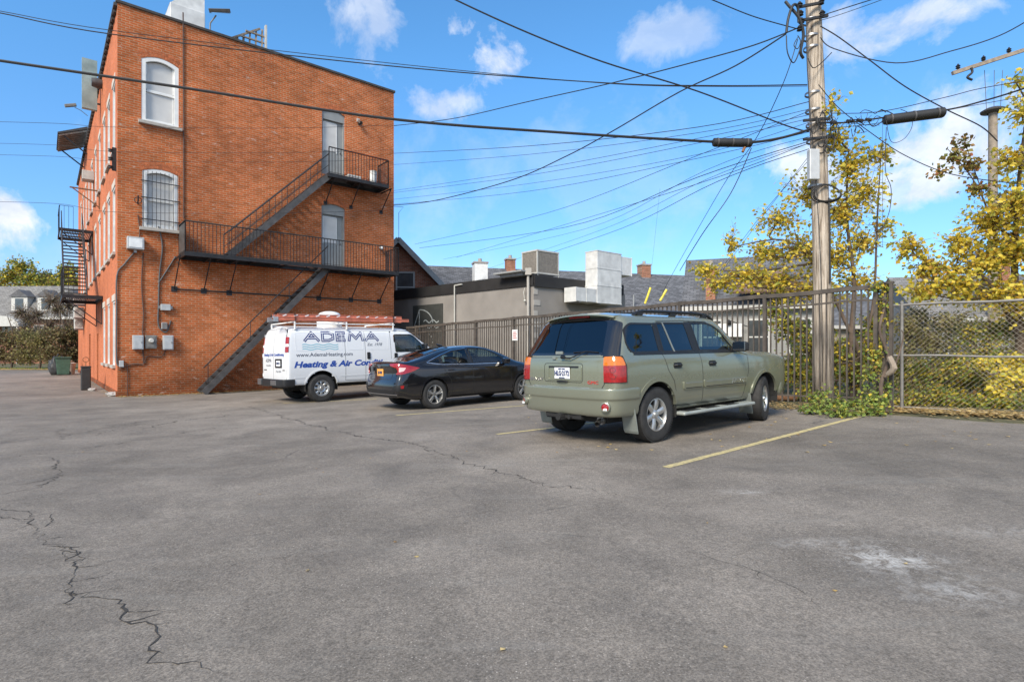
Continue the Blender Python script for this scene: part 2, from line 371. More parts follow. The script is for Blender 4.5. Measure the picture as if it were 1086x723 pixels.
def wheel(parent, x, y, R, rim, width, style, steer=0.0, M=MATS):
    """a wheel standing at (x, y); its outer face looks away from the centre line"""
    s = -1 if y < 0 else 1; w = sub('wheel', parent, (x, y, R), (0, 0, steer)); b = MB(); h = width/2
    pr = [(rim*.98, -h*.8), (rim, -h), (R*.90, -h*1.04), (R*.965, -h*.93), (R*.995, -h*.72), (R, -h*.4), (R, h*.4), (R*.995, h*.72), (R*.965, h*.93), (R*.90, h*1.04), (R*.80, h*1.06), (rim*1.02, h*.98), (rim, h*.9), (rim*.98, h*.8)]
    b.lathe(pr, (0, 0, 0), (0, s, 0), 56)
    for g in (-.45, 0, .45): b.lathe([(R*1.001, g*h-.004), (R*.992, g*h-.002), (R*.992, g*h+.002), (R*1.001, g*h+.004)], (0,0,0), (0,s,0), 56)
    for j in range(70):      # shoulder tread blocks
        a = 2*pi*j/70
        for q in (-1, 1): b.obox(Vector((cos(a)*(R*.985), q*h*.86, sin(a)*(R*.985))), Vector((-sin(a), 0, cos(a)))*R*.026, Vector((0, h*.12, 0)), Vector((cos(a), 0, sin(a)))*R*.014)
    b.build('tyre', M['tyre'], w, True)
    k = MB(); ms = [M['alloy'], M['black'], M['steel']]
    k.lathe([(rim*1.03, h*.86), (rim*1.03, h*.96), (rim*.97, h*.97), (rim*.93, h*.82), (rim*.90, h*.3), (rim*.88, -h*.7)], (0,0,0), (0,s,0), 48)
    k.lathe([(rim*.9, -h*.3), (.001, -h*.3)], (0,0,0), (0,s,0), 32, 1)
    k.lathe([(rim*.62, -h*.1), (rim*.6, 0), (rim*.2, .01), (.001, .01)], (0,0,0), (0,s,0), 32, 2)    # brake disc
    ax = Vector((0, s, 0))
    def spoke(a, r0, r1, w0, w1, d0, d1, t=.03, mi=0):
        e = Vector((cos(a), 0, sin(a))); f = Vector((-sin(a), 0, cos(a))); vs = []
        for (r, ww, d) in ((r0, w0, d0), ((r0+r1)/2, (w0+w1)/2, (d0+d1)/2+.012), (r1, w1, d1)):
            for sg, dd, q in ((-1, 0, 1), (-.55, .012, 1), (.55, .012, 1), (1, 0, 1), (1, -t, 1), (-1, -t, 1)): vs.append(e*r+f*sg*ww+ax*(d+dd))
        fs = [(i*6+j, i*6+(j+1) % 6, (i+1)*6+(j+1) % 6, (i+1)*6+j) for i in range(2) for j in range(6)]; k.add(vs, fs+[tuple(range(5, -1, -1)), tuple(range(12, 18))], mi)
    if style == 'six':
        for j in range(6): spoke(2*pi*j/6+.3, rim*.2, rim*.95, rim*.17, rim*.21, h*.62, h*.72)
        k.lathe([(rim*.36, h*.45), (rim*.34, h*.68), (rim*.2, h*.78), (rim*.17, h*.95), (.001, h*.98)], (0,0,0), ax, 32)
    elif style == 'five':
        for j in range(5):
            a = 2*pi*j/5+.25; spoke(a-.1, rim*.15, rim*.97, rim*.06, rim*.11, h*.55, h*.78); spoke(a+.14, rim*.15, rim*.97, rim*.05, rim*.055, h*.5, h*.74)
        k.lathe([(rim*.24, h*.4), (rim*.22, h*.64), (.001, h*.70)], (0,0,0), ax, 28)
    else:       # pressed steel wheel with round holes and a hub cap
        n = 8; pr = []
        for j in range(n):
            a0 = 2*pi*j/n; 
            for (t0, t1) in ((-.5, -.24), (.24, .5)):
                pass
            spoke(a0, rim*.5, rim*.93, rim*.12, rim*.2, h*.55, h*.45, .02)
        k.lathe([(rim*.95, h*.5), (rim*.9, h*.62), (rim*.8, h*.5), (rim*.78, h*.4)], (0,0,0), ax, 48)
        k.lathe([(rim*.56, h*.45), (rim*.54, h*.66), (rim*.44, h*.60), (rim*.36, h*.5), (rim*.30, h*.5), (rim*.27, h*.9), (rim*.22, h*1.0), (.001, h*1.02)], (0,0,0), ax, 40)
        for j in range(8):
            a = 2*pi*j/8+.2; c = Vector((cos(a), 0, sin(a)))*rim*.36; k.lathe([(.013, h*.5), (.013, h*.68), (.001, h*.69)], c, ax, 8)
    for j in range(5 if style != 'steel' else 0):
        a = 2*pi*j/5+.5; c = Vector((cos(a), 0, sin(a)))*rim*.11; k.lathe([(.010, h*.7), (.010, h*.74), (.001, h*.74)], c, ax, 6, 1)
    k.build('rim', ms, w, True); return w
def well(parent, x, y0, y1, R, zc, M=MATS):
    """the dark liner inside a wheel arch"""
    b = MB(); n = 20; vs = []
    for y in (y0, y1):
        for i in range(n+1): a = radians(-12+204*i/n); vs.append((x+R*cos(a), y, zc+R*sin(a)))
    b.add(vs, [(i, i+1, n+2+i, n+1+i) for i in range(n)]+[tuple(range(n+1, 2*n+2))]); b.build('wheel_liner', M['underbody'], parent, fix=False)
def arches(S, body, parent, wx, wy, R, zc, lip, lipm, inner):
    for x in wx:
        for sg, pr in ((-1, 'R'), (1, 'L')):
            c = circle(x, zc, R, 56); S.cut(pr, c, (lambda q, sg=sg: q.y*sg > inner), .03)
def arch_lips(S, parent, wx, R, zc, lip, m, z0, off=.012, name='wheel_arch'):
    for x in wx:
        for pr in ('R', 'L'):
            a = math.degrees(math.asin((z0-zc)/R)); o = circle(x, zc, R+lip, 40, a, 180-a); i = circle(x, zc, R-.004, 40, a, 180-a)
            bm = bmesh.new(); A = [bm.verts.new((*p, 0)) for p in o]; B = [bm.verts.new((*p, 0)) for p in i]
            for j in range(len(A)-1): bm.faces.new((A[j], A[j+1], B[j+1], B[j]))
            S.patch(name, m, parent, pr, bm, off, .04, .08)
def seat(parent, x, y, z, m, w=.5):
    b = MB(); b.box((x-.25, y-w/2, z), (x+.27, y+w/2, z+.16)); b.build('seat', m, parent, bevel=.05)
    b = MB(); b.obox((x-.32, y, z+.42), (.06, 0, 0), (0, w/2, 0), (-.09, 0, .33)); b.obox((x-.42, y, z+.84), (.04, 0, 0), (0, .13, 0), (-.01, 0, .09)); b.build('backrest', m, parent, bevel=.04)
def carpaint(name, col, flake=0.0, metal=0.0, rough=.3, coat=1.0, dirt=.25, dirtcol=(.16,.15,.13)):
    m, nt, N, L, P = newmat(name); P.inputs['Metallic'].default_value = metal; P.inputs['Coat Weight'].default_value = coat; P.inputs['Coat Roughness'].default_value = .05
    tc = N.new('ShaderNodeTexCoord'); n = N.new('ShaderNodeTexNoise'); n.inputs['Scale'].default_value = 2.3; n.inputs['Detail'].default_value = 9; n.inputs['Roughness'].default_value = .7; L.new(tc.outputs['Object'], n.inputs['Vector'])
    sp = N.new('ShaderNodeSeparateXYZ'); L.new(tc.outputs['Object'], sp.inputs[0])
    a = N.new('ShaderNodeMath'); a.operation = 'MULTIPLY_ADD'; a.inputs[1].default_value = -.9; L.new(n.outputs['Fac'], a.inputs[0]); L.new(sp.outputs[2], a.inputs[2])
    r = N.new('ShaderNodeMapRange'); r.inputs[1].default_value = -.15; r.inputs[2].default_value = .55; r.inputs[3].default_value = dirt; r.inputs[4].default_value = 0.02; L.new(a.outputs[0], r.inputs[0])
    x = N.new('ShaderNodeMix'); x.data_type = 'RGBA'; L.new(r.outputs[0], x.inputs[0]); x.inputs[6].default_value = (*col, 1); x.inputs[7].default_value = (*dirtcol, 1); L.new(x.outputs[2], P.inputs['Base Color'])
    q = N.new('ShaderNodeMapRange'); q.inputs[3].default_value = rough; q.inputs[4].default_value = min(1, rough+.5); L.new(r.outputs[0], q.inputs[0]); L.new(q.outputs[0], P.inputs['Roughness'])
    return m
# shared vehicle materials
mat('tyre', (.028,.027,.026), .8, var=.3, vs=14); mat('alloy', (.55,.55,.54), .32, .85, var=.1); mat('black', (.012,.012,.013), .45); mat('black_gloss', (.008,.008,.010), .08, coat=1)
mat('steel', (.32,.31,.30), .4, .9); mat('underbody', (.015,.015,.015), .9); mat('rubber', (.02,.02,.021), .6); mat('chrome', (.75,.75,.76), .12, 1); mat('seat_cloth', (.06,.06,.062), .9)
mat('tail_red', (.29,.005,.007), .12, coat=1, var=.25, vs=30); mat('tail_amber', (.62,.15,.006), .15, coat=1, var=.15, vs=30); mat('lens_dark', (.12,.004,.006), .2, coat=1); mat('lamp_clear', (.75,.76,.75), .1, coat=1); mat('plate_white', (.75,.76,.77), .4); mat('plate_gold', (.75,.36,.08), .4)
mat('navy', (.018,.035,.16), .45, var=.05); mat('blue_text', (.02,.07,.33), .45, var=.05); mat('grey_text', (.06,.07,.10), .5, var=.05); mat('teal', (.13,.42,.52), .5, var=.05); mat('text_red', (.5,.03,.03), .4); mat('white_paint', (.78,.78,.76), .35, coat=.6, var=.04)
mat('plate_blue', (.03,.05,.15), .5); mat('board_grey', (.22,.24,.22), .45, .2); mat('board_light', (.34,.36,.33), .45, .2); mat('mirror', (.22,.24,.26), .06, 1); mat('seam', (.015,.016,.015), .7)
glassmat('glass_tint', (.10,.11,.11), .35); glassmat('glass_dark', (.016,.016,.016), .30); glassmat('glass_green', (.50,.62,.56), .3); glassmat('glass_clear', (.62,.72,.70), .3)
carpaint('green_metallic', (.235,.248,.180), metal=.4, rough=.24, dirt=.38); carpaint('black_car', (.004,.004,.006), metal=.0, rough=.12, dirt=.03); carpaint('van_white', (.74,.75,.76), rough=.4, coat=.5, dirt=.22)

# ------------------------------------------------------------------ the sport utility vehicle
def build_suv():
    M = MATS; c = gp(698, 469)
    T = thing('sport_utility_vehicle', 'sage green sport utility vehicle with roof rails and dark rear glass, nearest the camera', 'suv', matrix=ground_matrix(c, 1.02, -.93, radians(-.5)))
    base = [(0,.40),(.80,.385),(.90,.42),(.945,.60),(.955,.85),(.95,1.05),(.94,1.165),(.905,1.23),(.84,1.49),(.79,1.70),(.72,1.785),(.36,1.825),(0,1.832)]
    xr = [.32,.22,.18,.145,.135,.14,.15,.17,.33,.45,.53,.56,.56]
    st = []
    st.append([(xr[k]-.03, 0, z) for k, (y, z) in enumerate(base)])
    st.append([(xr[k]-.02, y*.5, z) for k, (y, z) in enumerate(base)])
    st.append([(xr[k]+.005, y*.88, z) for k, (y, z) in enumerate(base)])
    st.append([(xr[k]+.05, y*.975, z) for k, (y, z) in enumerate(base)])
    st.append([(xr[k]+.16, y, z) for k, (y, z) in enumerate(base)])
    st.append([(xr[k]+.40, y, z) for k, (y, z) in enumerate(base)])
    for x in (1.35, 2.1): st.append([(x, y, z) for y, z in base])
    st.append([(2.75 if k < 9 else 2.72, y, z) for k, (y, z) in enumerate(base)])
    top = [(2.95,.835,1.49),(2.93,.765,1.67),(2.93,.68,1.755),(2.96,.36,1.80),(2.97,0,1.81)]
    st.append([(2.98, y, z) for y, z in base[:8]]+top)
    mid = [(3.30,.85,1.36),(3.26,.78,1.45),(3.27,.68,1.50),(3.36,.36,1.53),(3.39,0,1.535)]
    st.append([(3.3, y, z) for y, z in base[:8]]+mid)
    cow = [(3.62,.86,1.205),(3.66,.80,1.225),(3.70,.70,1.235),(3.80,.36,1.25),(3.84,0,1.255)]
    st.append([(3.6, y, min(z, 1.19)) for y, z in base[:8]]+cow)
    st.append([(3.80, y, min(z, 1.165)) for y, z in base[:8]]+[(3.82,.85,1.185),(3.84,.79,1.205),(3.86,.70,1.215),(3.92,.36,1.235),(3.95,0,1.24)])
    st.append([(4.30, y*.995, min(z, 1.125+.004*k)) for k, (y, z) in enumerate(base[:8])]+[(4.3,.90,1.165),(4.3,.85,1.195),(4.3,.74,1.205),(4.3,.36,1.225),(4.3,0,1.23)])
    st.append([(4.74, y*.995, min(z, 1.085+.004*k)) for k, (y, z) in enumerate(base[:8])]+[(4.74,.89,1.13),(4.74,.83,1.16),(4.74,.72,1.17),(4.74,.34,1.185),(4.74,0,1.19)])
    st.append([(4.92, y*.975, min(z, 1.04+.004*k)) for k, (y, z) in enumerate(base[:8])]+[(4.92,.85,1.07),(4.91,.80,1.095),(4.90,.7,1.105),(4.90,.30,1.12),(4.90,0,1.125)])
    st.append([(5.00, y*.86, min(z, .96+.004*k)) for k, (y, z) in enumerate(base[:8])]+[(4.99,.74,.98),(4.98,.68,1.0),(4.97,.58,1.01),(4.97,.25,1.02),(4.97,0,1.02)])
    st.append([(p[0]+.02, 0, p[2]) for p in st[-1]])
    S = Shell(st)
    WX = (1.02, 4.10); R = .385
    arches(S, None, T, WX, .93, .445, R+.02, 0, None, .42)
    fr = M['black']; right = lambda q: q.y < -.55; left = lambda q: q.y > .55
    qw = rpoly([(.52,1.25),(1.14,1.25),(1.12,1.655),(.60,1.655),(.47,1.57),(.44,1.36)], [.1,.02,.02,.09,.05,.08])
    rw = rpoly([(1.22,1.25),(1.98,1.25),(1.90,1.675),(1.20,1.665)], .03)
    fw = rpoly([(2.14,1.25),(3.17,1.235),(2.92,1.50),(2.72,1.635),(2.52,1.68),(2.06,1.68)], [.03,.04,.12,.12,.08,.03])
    for pr, flt in (('R', right), ('L', left)):
        S.window(T, pr, qw, M['glass_dark'], fr, flt); S.window(T, pr, rw, M['glass_dark'], fr, flt); S.window(T, pr, fw, M['glass_green'], fr, flt)
        S.patch('pillar_trim', fr, T, pr, [(1.99,1.235),(2.13,1.235),(2.05,1.69),(1.91,1.69)], .005, .01)
        S.patch('pillar_trim', fr, T, pr, [(1.145,1.235),(1.215,1.235),(1.195,1.67),(1.125,1.665)], .004, .01)
        S.patch('window_divider', M['board_grey'], T, pr, [(1.47,1.25),(1.50,1.25),(1.37,1.67),(1.34,1.67)], .008, .01)
        S.patch('belt_moulding', fr, T, pr, [(.55,1.222),(3.2,1.207),(3.2,1.232),(.55,1.245)], .008, .015)
        # shut lines
        for ln in ([(1.20,1.67),(1.18,1.22),(1.27,1.0),(1.40,.84),(1.47,.62)], [(2.06,1.70),(2.10,1.22),(2.14,1.0),(2.15,.46)], [(3.22,1.23),(3.50,1.16),(3.52,.9),(3.40,.62),(3.36,.46)], [(1.5,.475),(3.36,.455)], [(1.22,1.69),(1.8,1.705),(2.5,1.70),(2.9,1.56),(3.25,1.25)]):
            S.patch('door_seam', M['seam'], T, pr, line_bm(ln, .009), .0015, .003)
        md = S.patch('side_moulding', M['green_metallic'], T, pr, rpoly([(1.62,.70),(2.11,.70),(2.11,.81),(1.62,.81)], .02), .022, .03)
        S.patch('moulding_groove', M['seam'], md, pr, line_bm([(1.66,.715),(2.09,.715)], .012), .0235, .003); S.patch('moulding_groove', M['board_grey'], md, pr, line_bm([(1.66,.79),(2.09,.79)], .012), .0235, .003)
        md = S.patch('side_moulding', M['green_metallic'], T, pr, rpoly([(2.16,.70),(3.42,.69),(3.45,.80),(2.16,.81)], .02), .022, .03)
        S.patch('moulding_groove', M['seam'], md, pr, line_bm([(2.2,.714),(3.40,.706)], .012), .0235, .003); S.patch('moulding_groove', M['board_grey'], md, pr, line_bm([(2.2,.79),(3.42,.785)], .012), .0235, .003)
        if pr == 'R':
            bm = text_bm('ENVOY', .085, .004, .2, 1.2); [setattr(v.co, 'x', v.co.x*1.25+3.16) or setattr(v.co, 'y', v.co.y+.75) for v in bm.verts]; S.patch('lettering', M['chrome'], T, pr, bm, .025, .004, .4)
        for hx in (1.50, 2.42):
            sg = -1 if pr == 'R' else 1; p = S.cast(pr, hx, 1.055)
            hc = S.patch('door_handle', M['black'], T, pr, rpoly([(hx-.10,1.01),(hx+.10,1.01),(hx+.10,1.095),(hx-.10,1.095)], .035), .003, .004, .05)
            b = MB(); b.tube([p+Vector((-.085,0,0)), p+Vector((-.06,sg*.028,.004)), p+Vector((.06,sg*.028,.004)), p+Vector((.085,0,0))], .014); b.build('pull', M['black'], hc, True)
        sg = -1 if pr == 'R' else 1
        b = MB(); b.box((1.48, sg*.86, .335), (3.52, sg*1.06, .385)); b.build('running_board', M['board_light'], T, bevel=.022)
        b = MB(); [b.box((x, sg*.70, .33), (x+.10, sg*.9, .37)) for x in (1.7, 2.45, 3.2)]
        [b.box((x, sg*.90, .3855), (x+.34, sg*1.02, .392)) for x in (1.62, 2.15, 2.72)]; b.build('step_pad', M['black'], T)
        # mirror
        b = MB(); b.obox((3.07, sg*1.06, 1.30), (.045, sg*.03, 0), (-.01, sg*.11, 0), (0, 0, .08)); mi = b.build('side_mirror', M['black'], T, bevel=.035)
        b = MB(); b.obox((3.10, sg*.93, 1.26), (.04,0,0), (0,.06,0), (0,0,.025)); b.build('mirror_arm', M['black'], mi)
        b = MB(); b.obox((3.02, sg*1.06, 1.305), (.006, sg*.004, 0), (-.01, sg*.10, 0), (0,0,.07)); b.build('mirror_glass', M['mirror'], mi)
        # mud flaps
        for x, t in ((.535, .0), (3.60, .0)):
            b = MB(); b.obox((x, sg*.83, .34), (.012, 0, -.02), (0, .12, 0), (-.03, 0, .16)); b.build('mud_flap', M['board_grey'], T, bevel=.008)
        # roof rail
        b = MB(); z = 1.795; b.tube(smooth_path([(.85, sg*.66, z-.03), (1.0, sg*.66, z+.03), (1.3, sg*.66, z+.045), (2.4, sg*.66, z+.04), (2.75, sg*.66, z+.01), (2.9, sg*.66, z-.05)]), .024)
        for x in (1.0, 1.8, 2.65): b.box((x-.06, sg*.64, z-.07), (x+.06, sg*.685, z+.03))
        b.build('roof_rail', M['black'], T, True)
    b = MB(); [b.tube([(x, -.66, 1.84), (x, .66, 1.84)], .012) for x in (1.25, 2.2)]; b.build('roof_crossbar', M['black'], T, True)
    arch_lips(S, T, WX, .445, R+.02, .055, M['green_metallic'], .50, .014, 'wheel_arch')
    # tailgate
    back = lambda q: q.x < .9 and abs(q.y) < .8
    rg = rpoly([(-.72,1.235),(.72,1.235),(.60,1.715),(.3,1.745),(-.3,1.745),(-.60,1.715)], [.03,.03,.08,.05,.05,.08])
    S.window(T, 'B', rg, M['glass_dark'], M['black_gloss'], back, .03)
    for pr, sg in (('DR', -1), ('DL', 1)):
        # black wrap pillar and wrap-round lamp; u runs round the corner, front of it positive
        S.patch('rear_pillar', M['black_gloss'], T, pr, rpoly([(.615,1.215),(.835,1.215),(.905,1.66),(.75,1.72)], .02), .006, .01, .04)
        tl = S.patch('tail_light', M['tail_red'], T, pr, rpoly([(.625,.875),(.905,.875),(.905,1.09),(.625,1.09)], .012), .014, .03, .035)
        S.patch('indicator_lens', M['tail_amber'], tl, pr, rpoly([(.625,1.092),(.903,1.092),(.855,1.205),(.635,1.205)], [.005,.02,.04,.02]), .014, .03, .035)
        S.patch('lens_seam', M['black'], tl, pr, line_bm([(.625,.872),(.912,.872),(.912,1.09),(.862,1.212),(.625,1.212)], .008), .012, .03, .05)
        for zz_ in (.95, 1.035): S.patch('lens_ring', M['lens_dark'], tl, pr, line_bm(circle(.735, zz_, .032, 20), .007, True), .0165, .003, .05)
        S.patch('reversing_lens', M['tail_red'], tl, pr, rpoly([(.66,.93),(.74,.93),(.74,1.0),(.66,1.0)], .02), .018, .006, .03)
    seam = [(-.76,1.22),(-.745,.85),(-.70,.79),(.70,.79),(.745,.85),(.76,1.22)]
    S.patch('tailgate_seam', M['seam'], T, 'B', line_bm(seam, .011), .0015, .003); S.patch('tailgate_seam', M['seam'], T, 'B', line_bm([(-.74,1.205),(.74,1.205)], .010), .0015, .003)
    S.patch('tailgate_emboss', M['seam'], T, 'B', line_bm(rpoly([(-.38,.86),(.38,.86),(.38,1.12),(-.38,1.12)], .05), .008, True), .0015, .002)
    rec = S.patch('plate_recess', M['green_metallic'], T, 'B', ring_bm(rpoly([(-.36,.885),(.32,.885),(.32,1.085),(-.36,1.085)], .02), rpoly([(-.31,.90),(.28,.90),(.28,1.065),(-.31,1.065)], .02)), .008, .01)
    S.patch('recess_shade', M['black'], rec, 'B', line_bm([(-.31,1.073),(.28,1.073)], .022), .012, .01)
    p = S.cast('B', 0, .985, .012)
    pl = MB(); pl.obox(p, (.003,0,.0004), (0,.152,0), (0,0,.078)); pl = pl.build('licence_plate', M['plate_white'], T, bevel=.002)
    text_obj('lettering', 'HLG·2172', .095, p+Vector((-.006,0,-.005)), (0,-1,0), (0,0,1), M['plate_blue'], pl, .003, width=.72)
    text_obj('lettering', 'NEW YORK', .025, p+Vector((-.006,0,.058)), (0,-1,0), (0,0,1), M['plate_blue'], pl, .001); text_obj('lettering', 'EMPIRE STATE', .018, p+Vector((-.006,0,-.065)), (0,-1,0), (0,0,1), M['plate_blue'], pl, .001)
    bm = text_bm('GMC', .060, .0, 0, 1.1)
    for v in bm.verts: v.co.x = -(v.co.x*1.35)-.56; v.co.y += .865
    S.patch('badge', M['text_red'], T, 'B', bm, .008, .006, .5)
    bm = text_bm('ENVOY', .06, .003, 0, 1.2)
    for v in bm.verts: v.co.x = -(v.co.x*1.35)+.56; v.co.y += .885
    S.patch('badge', M['chrome'], T, 'B', bm, .006, .004, .5)
    p = S.cast('B', 0, .865, .01); b = MB(); b.tube([p+Vector((0,-.1,0)), p+Vector((-.018,-.06,.006)), p+Vector((-.018,.06,.006)), p+Vector((0,.1,0))], .012); b.build('tailgate_handle', M['black'], T, True)
    p = S.cast('B', 0, 1.775, .0); b = MB(); b.obox(p+Vector((-.01,0,.0)), (.018,0,-.006), (0,.20,0), (.002,0,.014)); b.build('high_brake_light', M['tail_red'], T, bevel=.006)
    # spoiler lip over the glass
    b = MB(); vs = []
    for i in range(13):
        y = -.66+1.32*i/12; q = S.cast('T', .60, y) or Vector((.6,y,1.78)); e = abs(y)/.66; vs += [Vector((.40+.05*e*e, y, q.z-.035-.006*e)), Vector((.41+.05*e*e, y, q.z-.015)), Vector((.62, y, q.z+.006)), Vector((.62, y, q.z-.03))]
    b.add(vs, [(4*i+j, 4*i+(j+1) % 4, 4*i+4+(j+1) % 4, 4*i+4+j) for i in range(12) for j in range(4)]+[(3,2,1,0), (48,49,50,51)]); b.build('roof_spoiler', M['green_metallic'], T, True)
    # wiper
    p = S.cast('B', -.17, 1.185, .02); q = S.cast('B', -.02, 1.20, .03); r = S.cast('B', -.42, 1.275, .02)
    b = MB(); b.lathe([(.026,-.02),(.026,.03),(.001,.034)], q-Vector((.0,0,0)), (-1,0,0), 14); b.tube([q-Vector((.03,0,0)), p-Vector((.03,0,0)), r-Vector((.015,0,0))], [.012,.010,.006]); s1 = S.cast('B', -.62, 1.262, .018); s0 = S.cast('B', -.18, 1.262, .018); b.tube([s0, r, s1], .007); b.build('rear_wiper', M['black'], T, True)
    p = S.cast('B', .17, 1.19, .012); b = MB(); b.obox(p, (.015,0,0), (0,.03,0), (0,0,.02)); p = S.cast('B', .10, 1.262, .012); b.obox(p, (.012,0,0), (0,.07,0), (0,0,.022)); b.build('glass_latch', M['board_grey'], T, bevel=.006)
    # bumpers
    path = [(.60,-.958),(.59,-.958),(.42,-.957),(.24,-.945),(.13,-.87),(.07,-.72),(.04,-.35),(.03,0),(.04,.35),(.07,.72),(.13,.87),(.24,.945),(.42,.957),(.59,.958),(.60,.958)]
    path = path[::-1]
    sec = [(-.14,.79),(-.03,.797),(-.004,.797),(.012,.785),(.014,.77),(.014,.665),(.010,.65),(-.004,.635),(-.006,.61),(-.012,.48),(-.03,.43),(-.06,.41),(-.16,.41),(-.16,.6)]
    if True:
        sec2 = [(-o if False else o, z) for o, z in sec]
    sweep_part('rear_bumper', M['green_metallic'], T, path[::-1], sec2)
    b = MB(); b.box((.05,-.55,.785), (.16,.55,.80)); b.build('bumper_step', M['board_grey'], T, bevel=.01)
    for sg in (-1, 1):
        c0 = Vector((.085, sg*.80, .555)); d = Vector((-1, sg*.42, 0)).normalized(); b = MB(); b.lathe([(.066,-.03),(.066,.012),(.052,.018),(.05,.004)], c0, d, 24); rf = b.build('reflector', M['green_metallic'], T, True)
        b = MB(); b.lathe([(.05,-.01),(.05,.006),(.02,.014),(.001,.015)], c0, d, 20); b.build('reflector_lens', M['tail_red'], rf, True); b = MB(); b.box(c0+d*.008-Vector((.012,.034,.046)), c0+d*.012+Vector((.004,.034,-.012))); b.build('reversing_lens', M['lamp_clear'], rf, bevel=.01)
    b = MB(); b.box((.10,-.35,.36), (.2,.35,.42)); b.box((.02,-.045,.34),(.3,.045,.42)); b.tube([(.0,0,.38),(.1,0,.38)], .05, 12); b.tube([(.06,-.15,.38),(.2,-.15,.38)], .03, 10); b.build('tow_hitch', M['underbody'], T, True)
    b = MB(); b.tube([(.30,-.52,.34),(.20,-.56,.32),(.14,-.60,.31)], .035, 14, cap=False); b.tube([(1.0,-.45,.36),(.30,-.52,.34)], .06, 12); b.build('exhaust_pipe', M['steel'], T, True)
    b = MB(); b.box((.35,-.6,.30),(3.9,.6,.40)); b.tube([(1.02,-.75,.38),(1.02,.75,.38)], .05); b.tube([(4.1,-.7,.36),(4.1,.7,.36)], .04); b.lathe([(.15,-.1),(.15,.1)], (1.02,0,.38), (0,1,0), 16); b.build('chassis', M['underbody'], T)
    # nose
    path = [(4.62,.93),(4.85,.90),(5.02,.72),(5.10,.35),(5.11,0),(5.10,-.35),(5.02,-.72),(4.85,-.90),(4.62,-.93)]
    sweep_part('front_bumper', M['green_metallic'], T, path[::-1][::-1], [(.14*-1,.70),(.0,.72),(.03,.66),(.03,.5),(0,.40),(-.14,.38)])
    b = MB(); b.box((4.98,-.42,.74),(5.07,.42,.94)); b.build('grille', M['black'], T, bevel=.02)
    for pr, sg in (('R', -1), ('L', 1)):
        p = Vector((4.93, sg*.66, .86)); b = MB(); b.obox(p, (.06, -sg*.03, 0), (.0, .12, 0), (0, 0, .085)); b.build('headlight', M['lamp_clear'], T, bevel=.03)
    ws = rpoly([(-.66,1.27),(.66,1.27),(.58,1.715),(-.58,1.715)], .06)
    S.window(T, 'F', ws, M['glass_clear'], fr, (lambda q: 2.8 < q.x < 3.95 and abs(q.y) < .78), .03, 'windscreen')
    S.finish('body', M['green_metallic'], T)
    for x in WX:
        for sg in (-1, 1): well(T, x, sg*.93, sg*.55, .455, R+.02)
    b = MB(); b.box((.4,-.8,.60),(3.55,.8,.64)); b.box((3.35,-.82,.9),(3.7,.82,1.16)); b.build('cabin_floor', M['seat_cloth'], T, bevel=.02)
    for x in (1.75, 2.62):
        for y in (-.4, .4): seat(T, x, y, .62, M['seat_cloth'])
    b = MB(); b.lathe([(.17,-.015),(.19,0),(.17,.015)], (3.08,.38,1.08), (1,0,.4), 24); b.build('steering_wheel', M['black'], T)
    for x in WX:
        for y in (-.80, .80): wheel(T, x, y, R, .225, .25, 'six', radians(16) if x > 3 else 0)
    return T
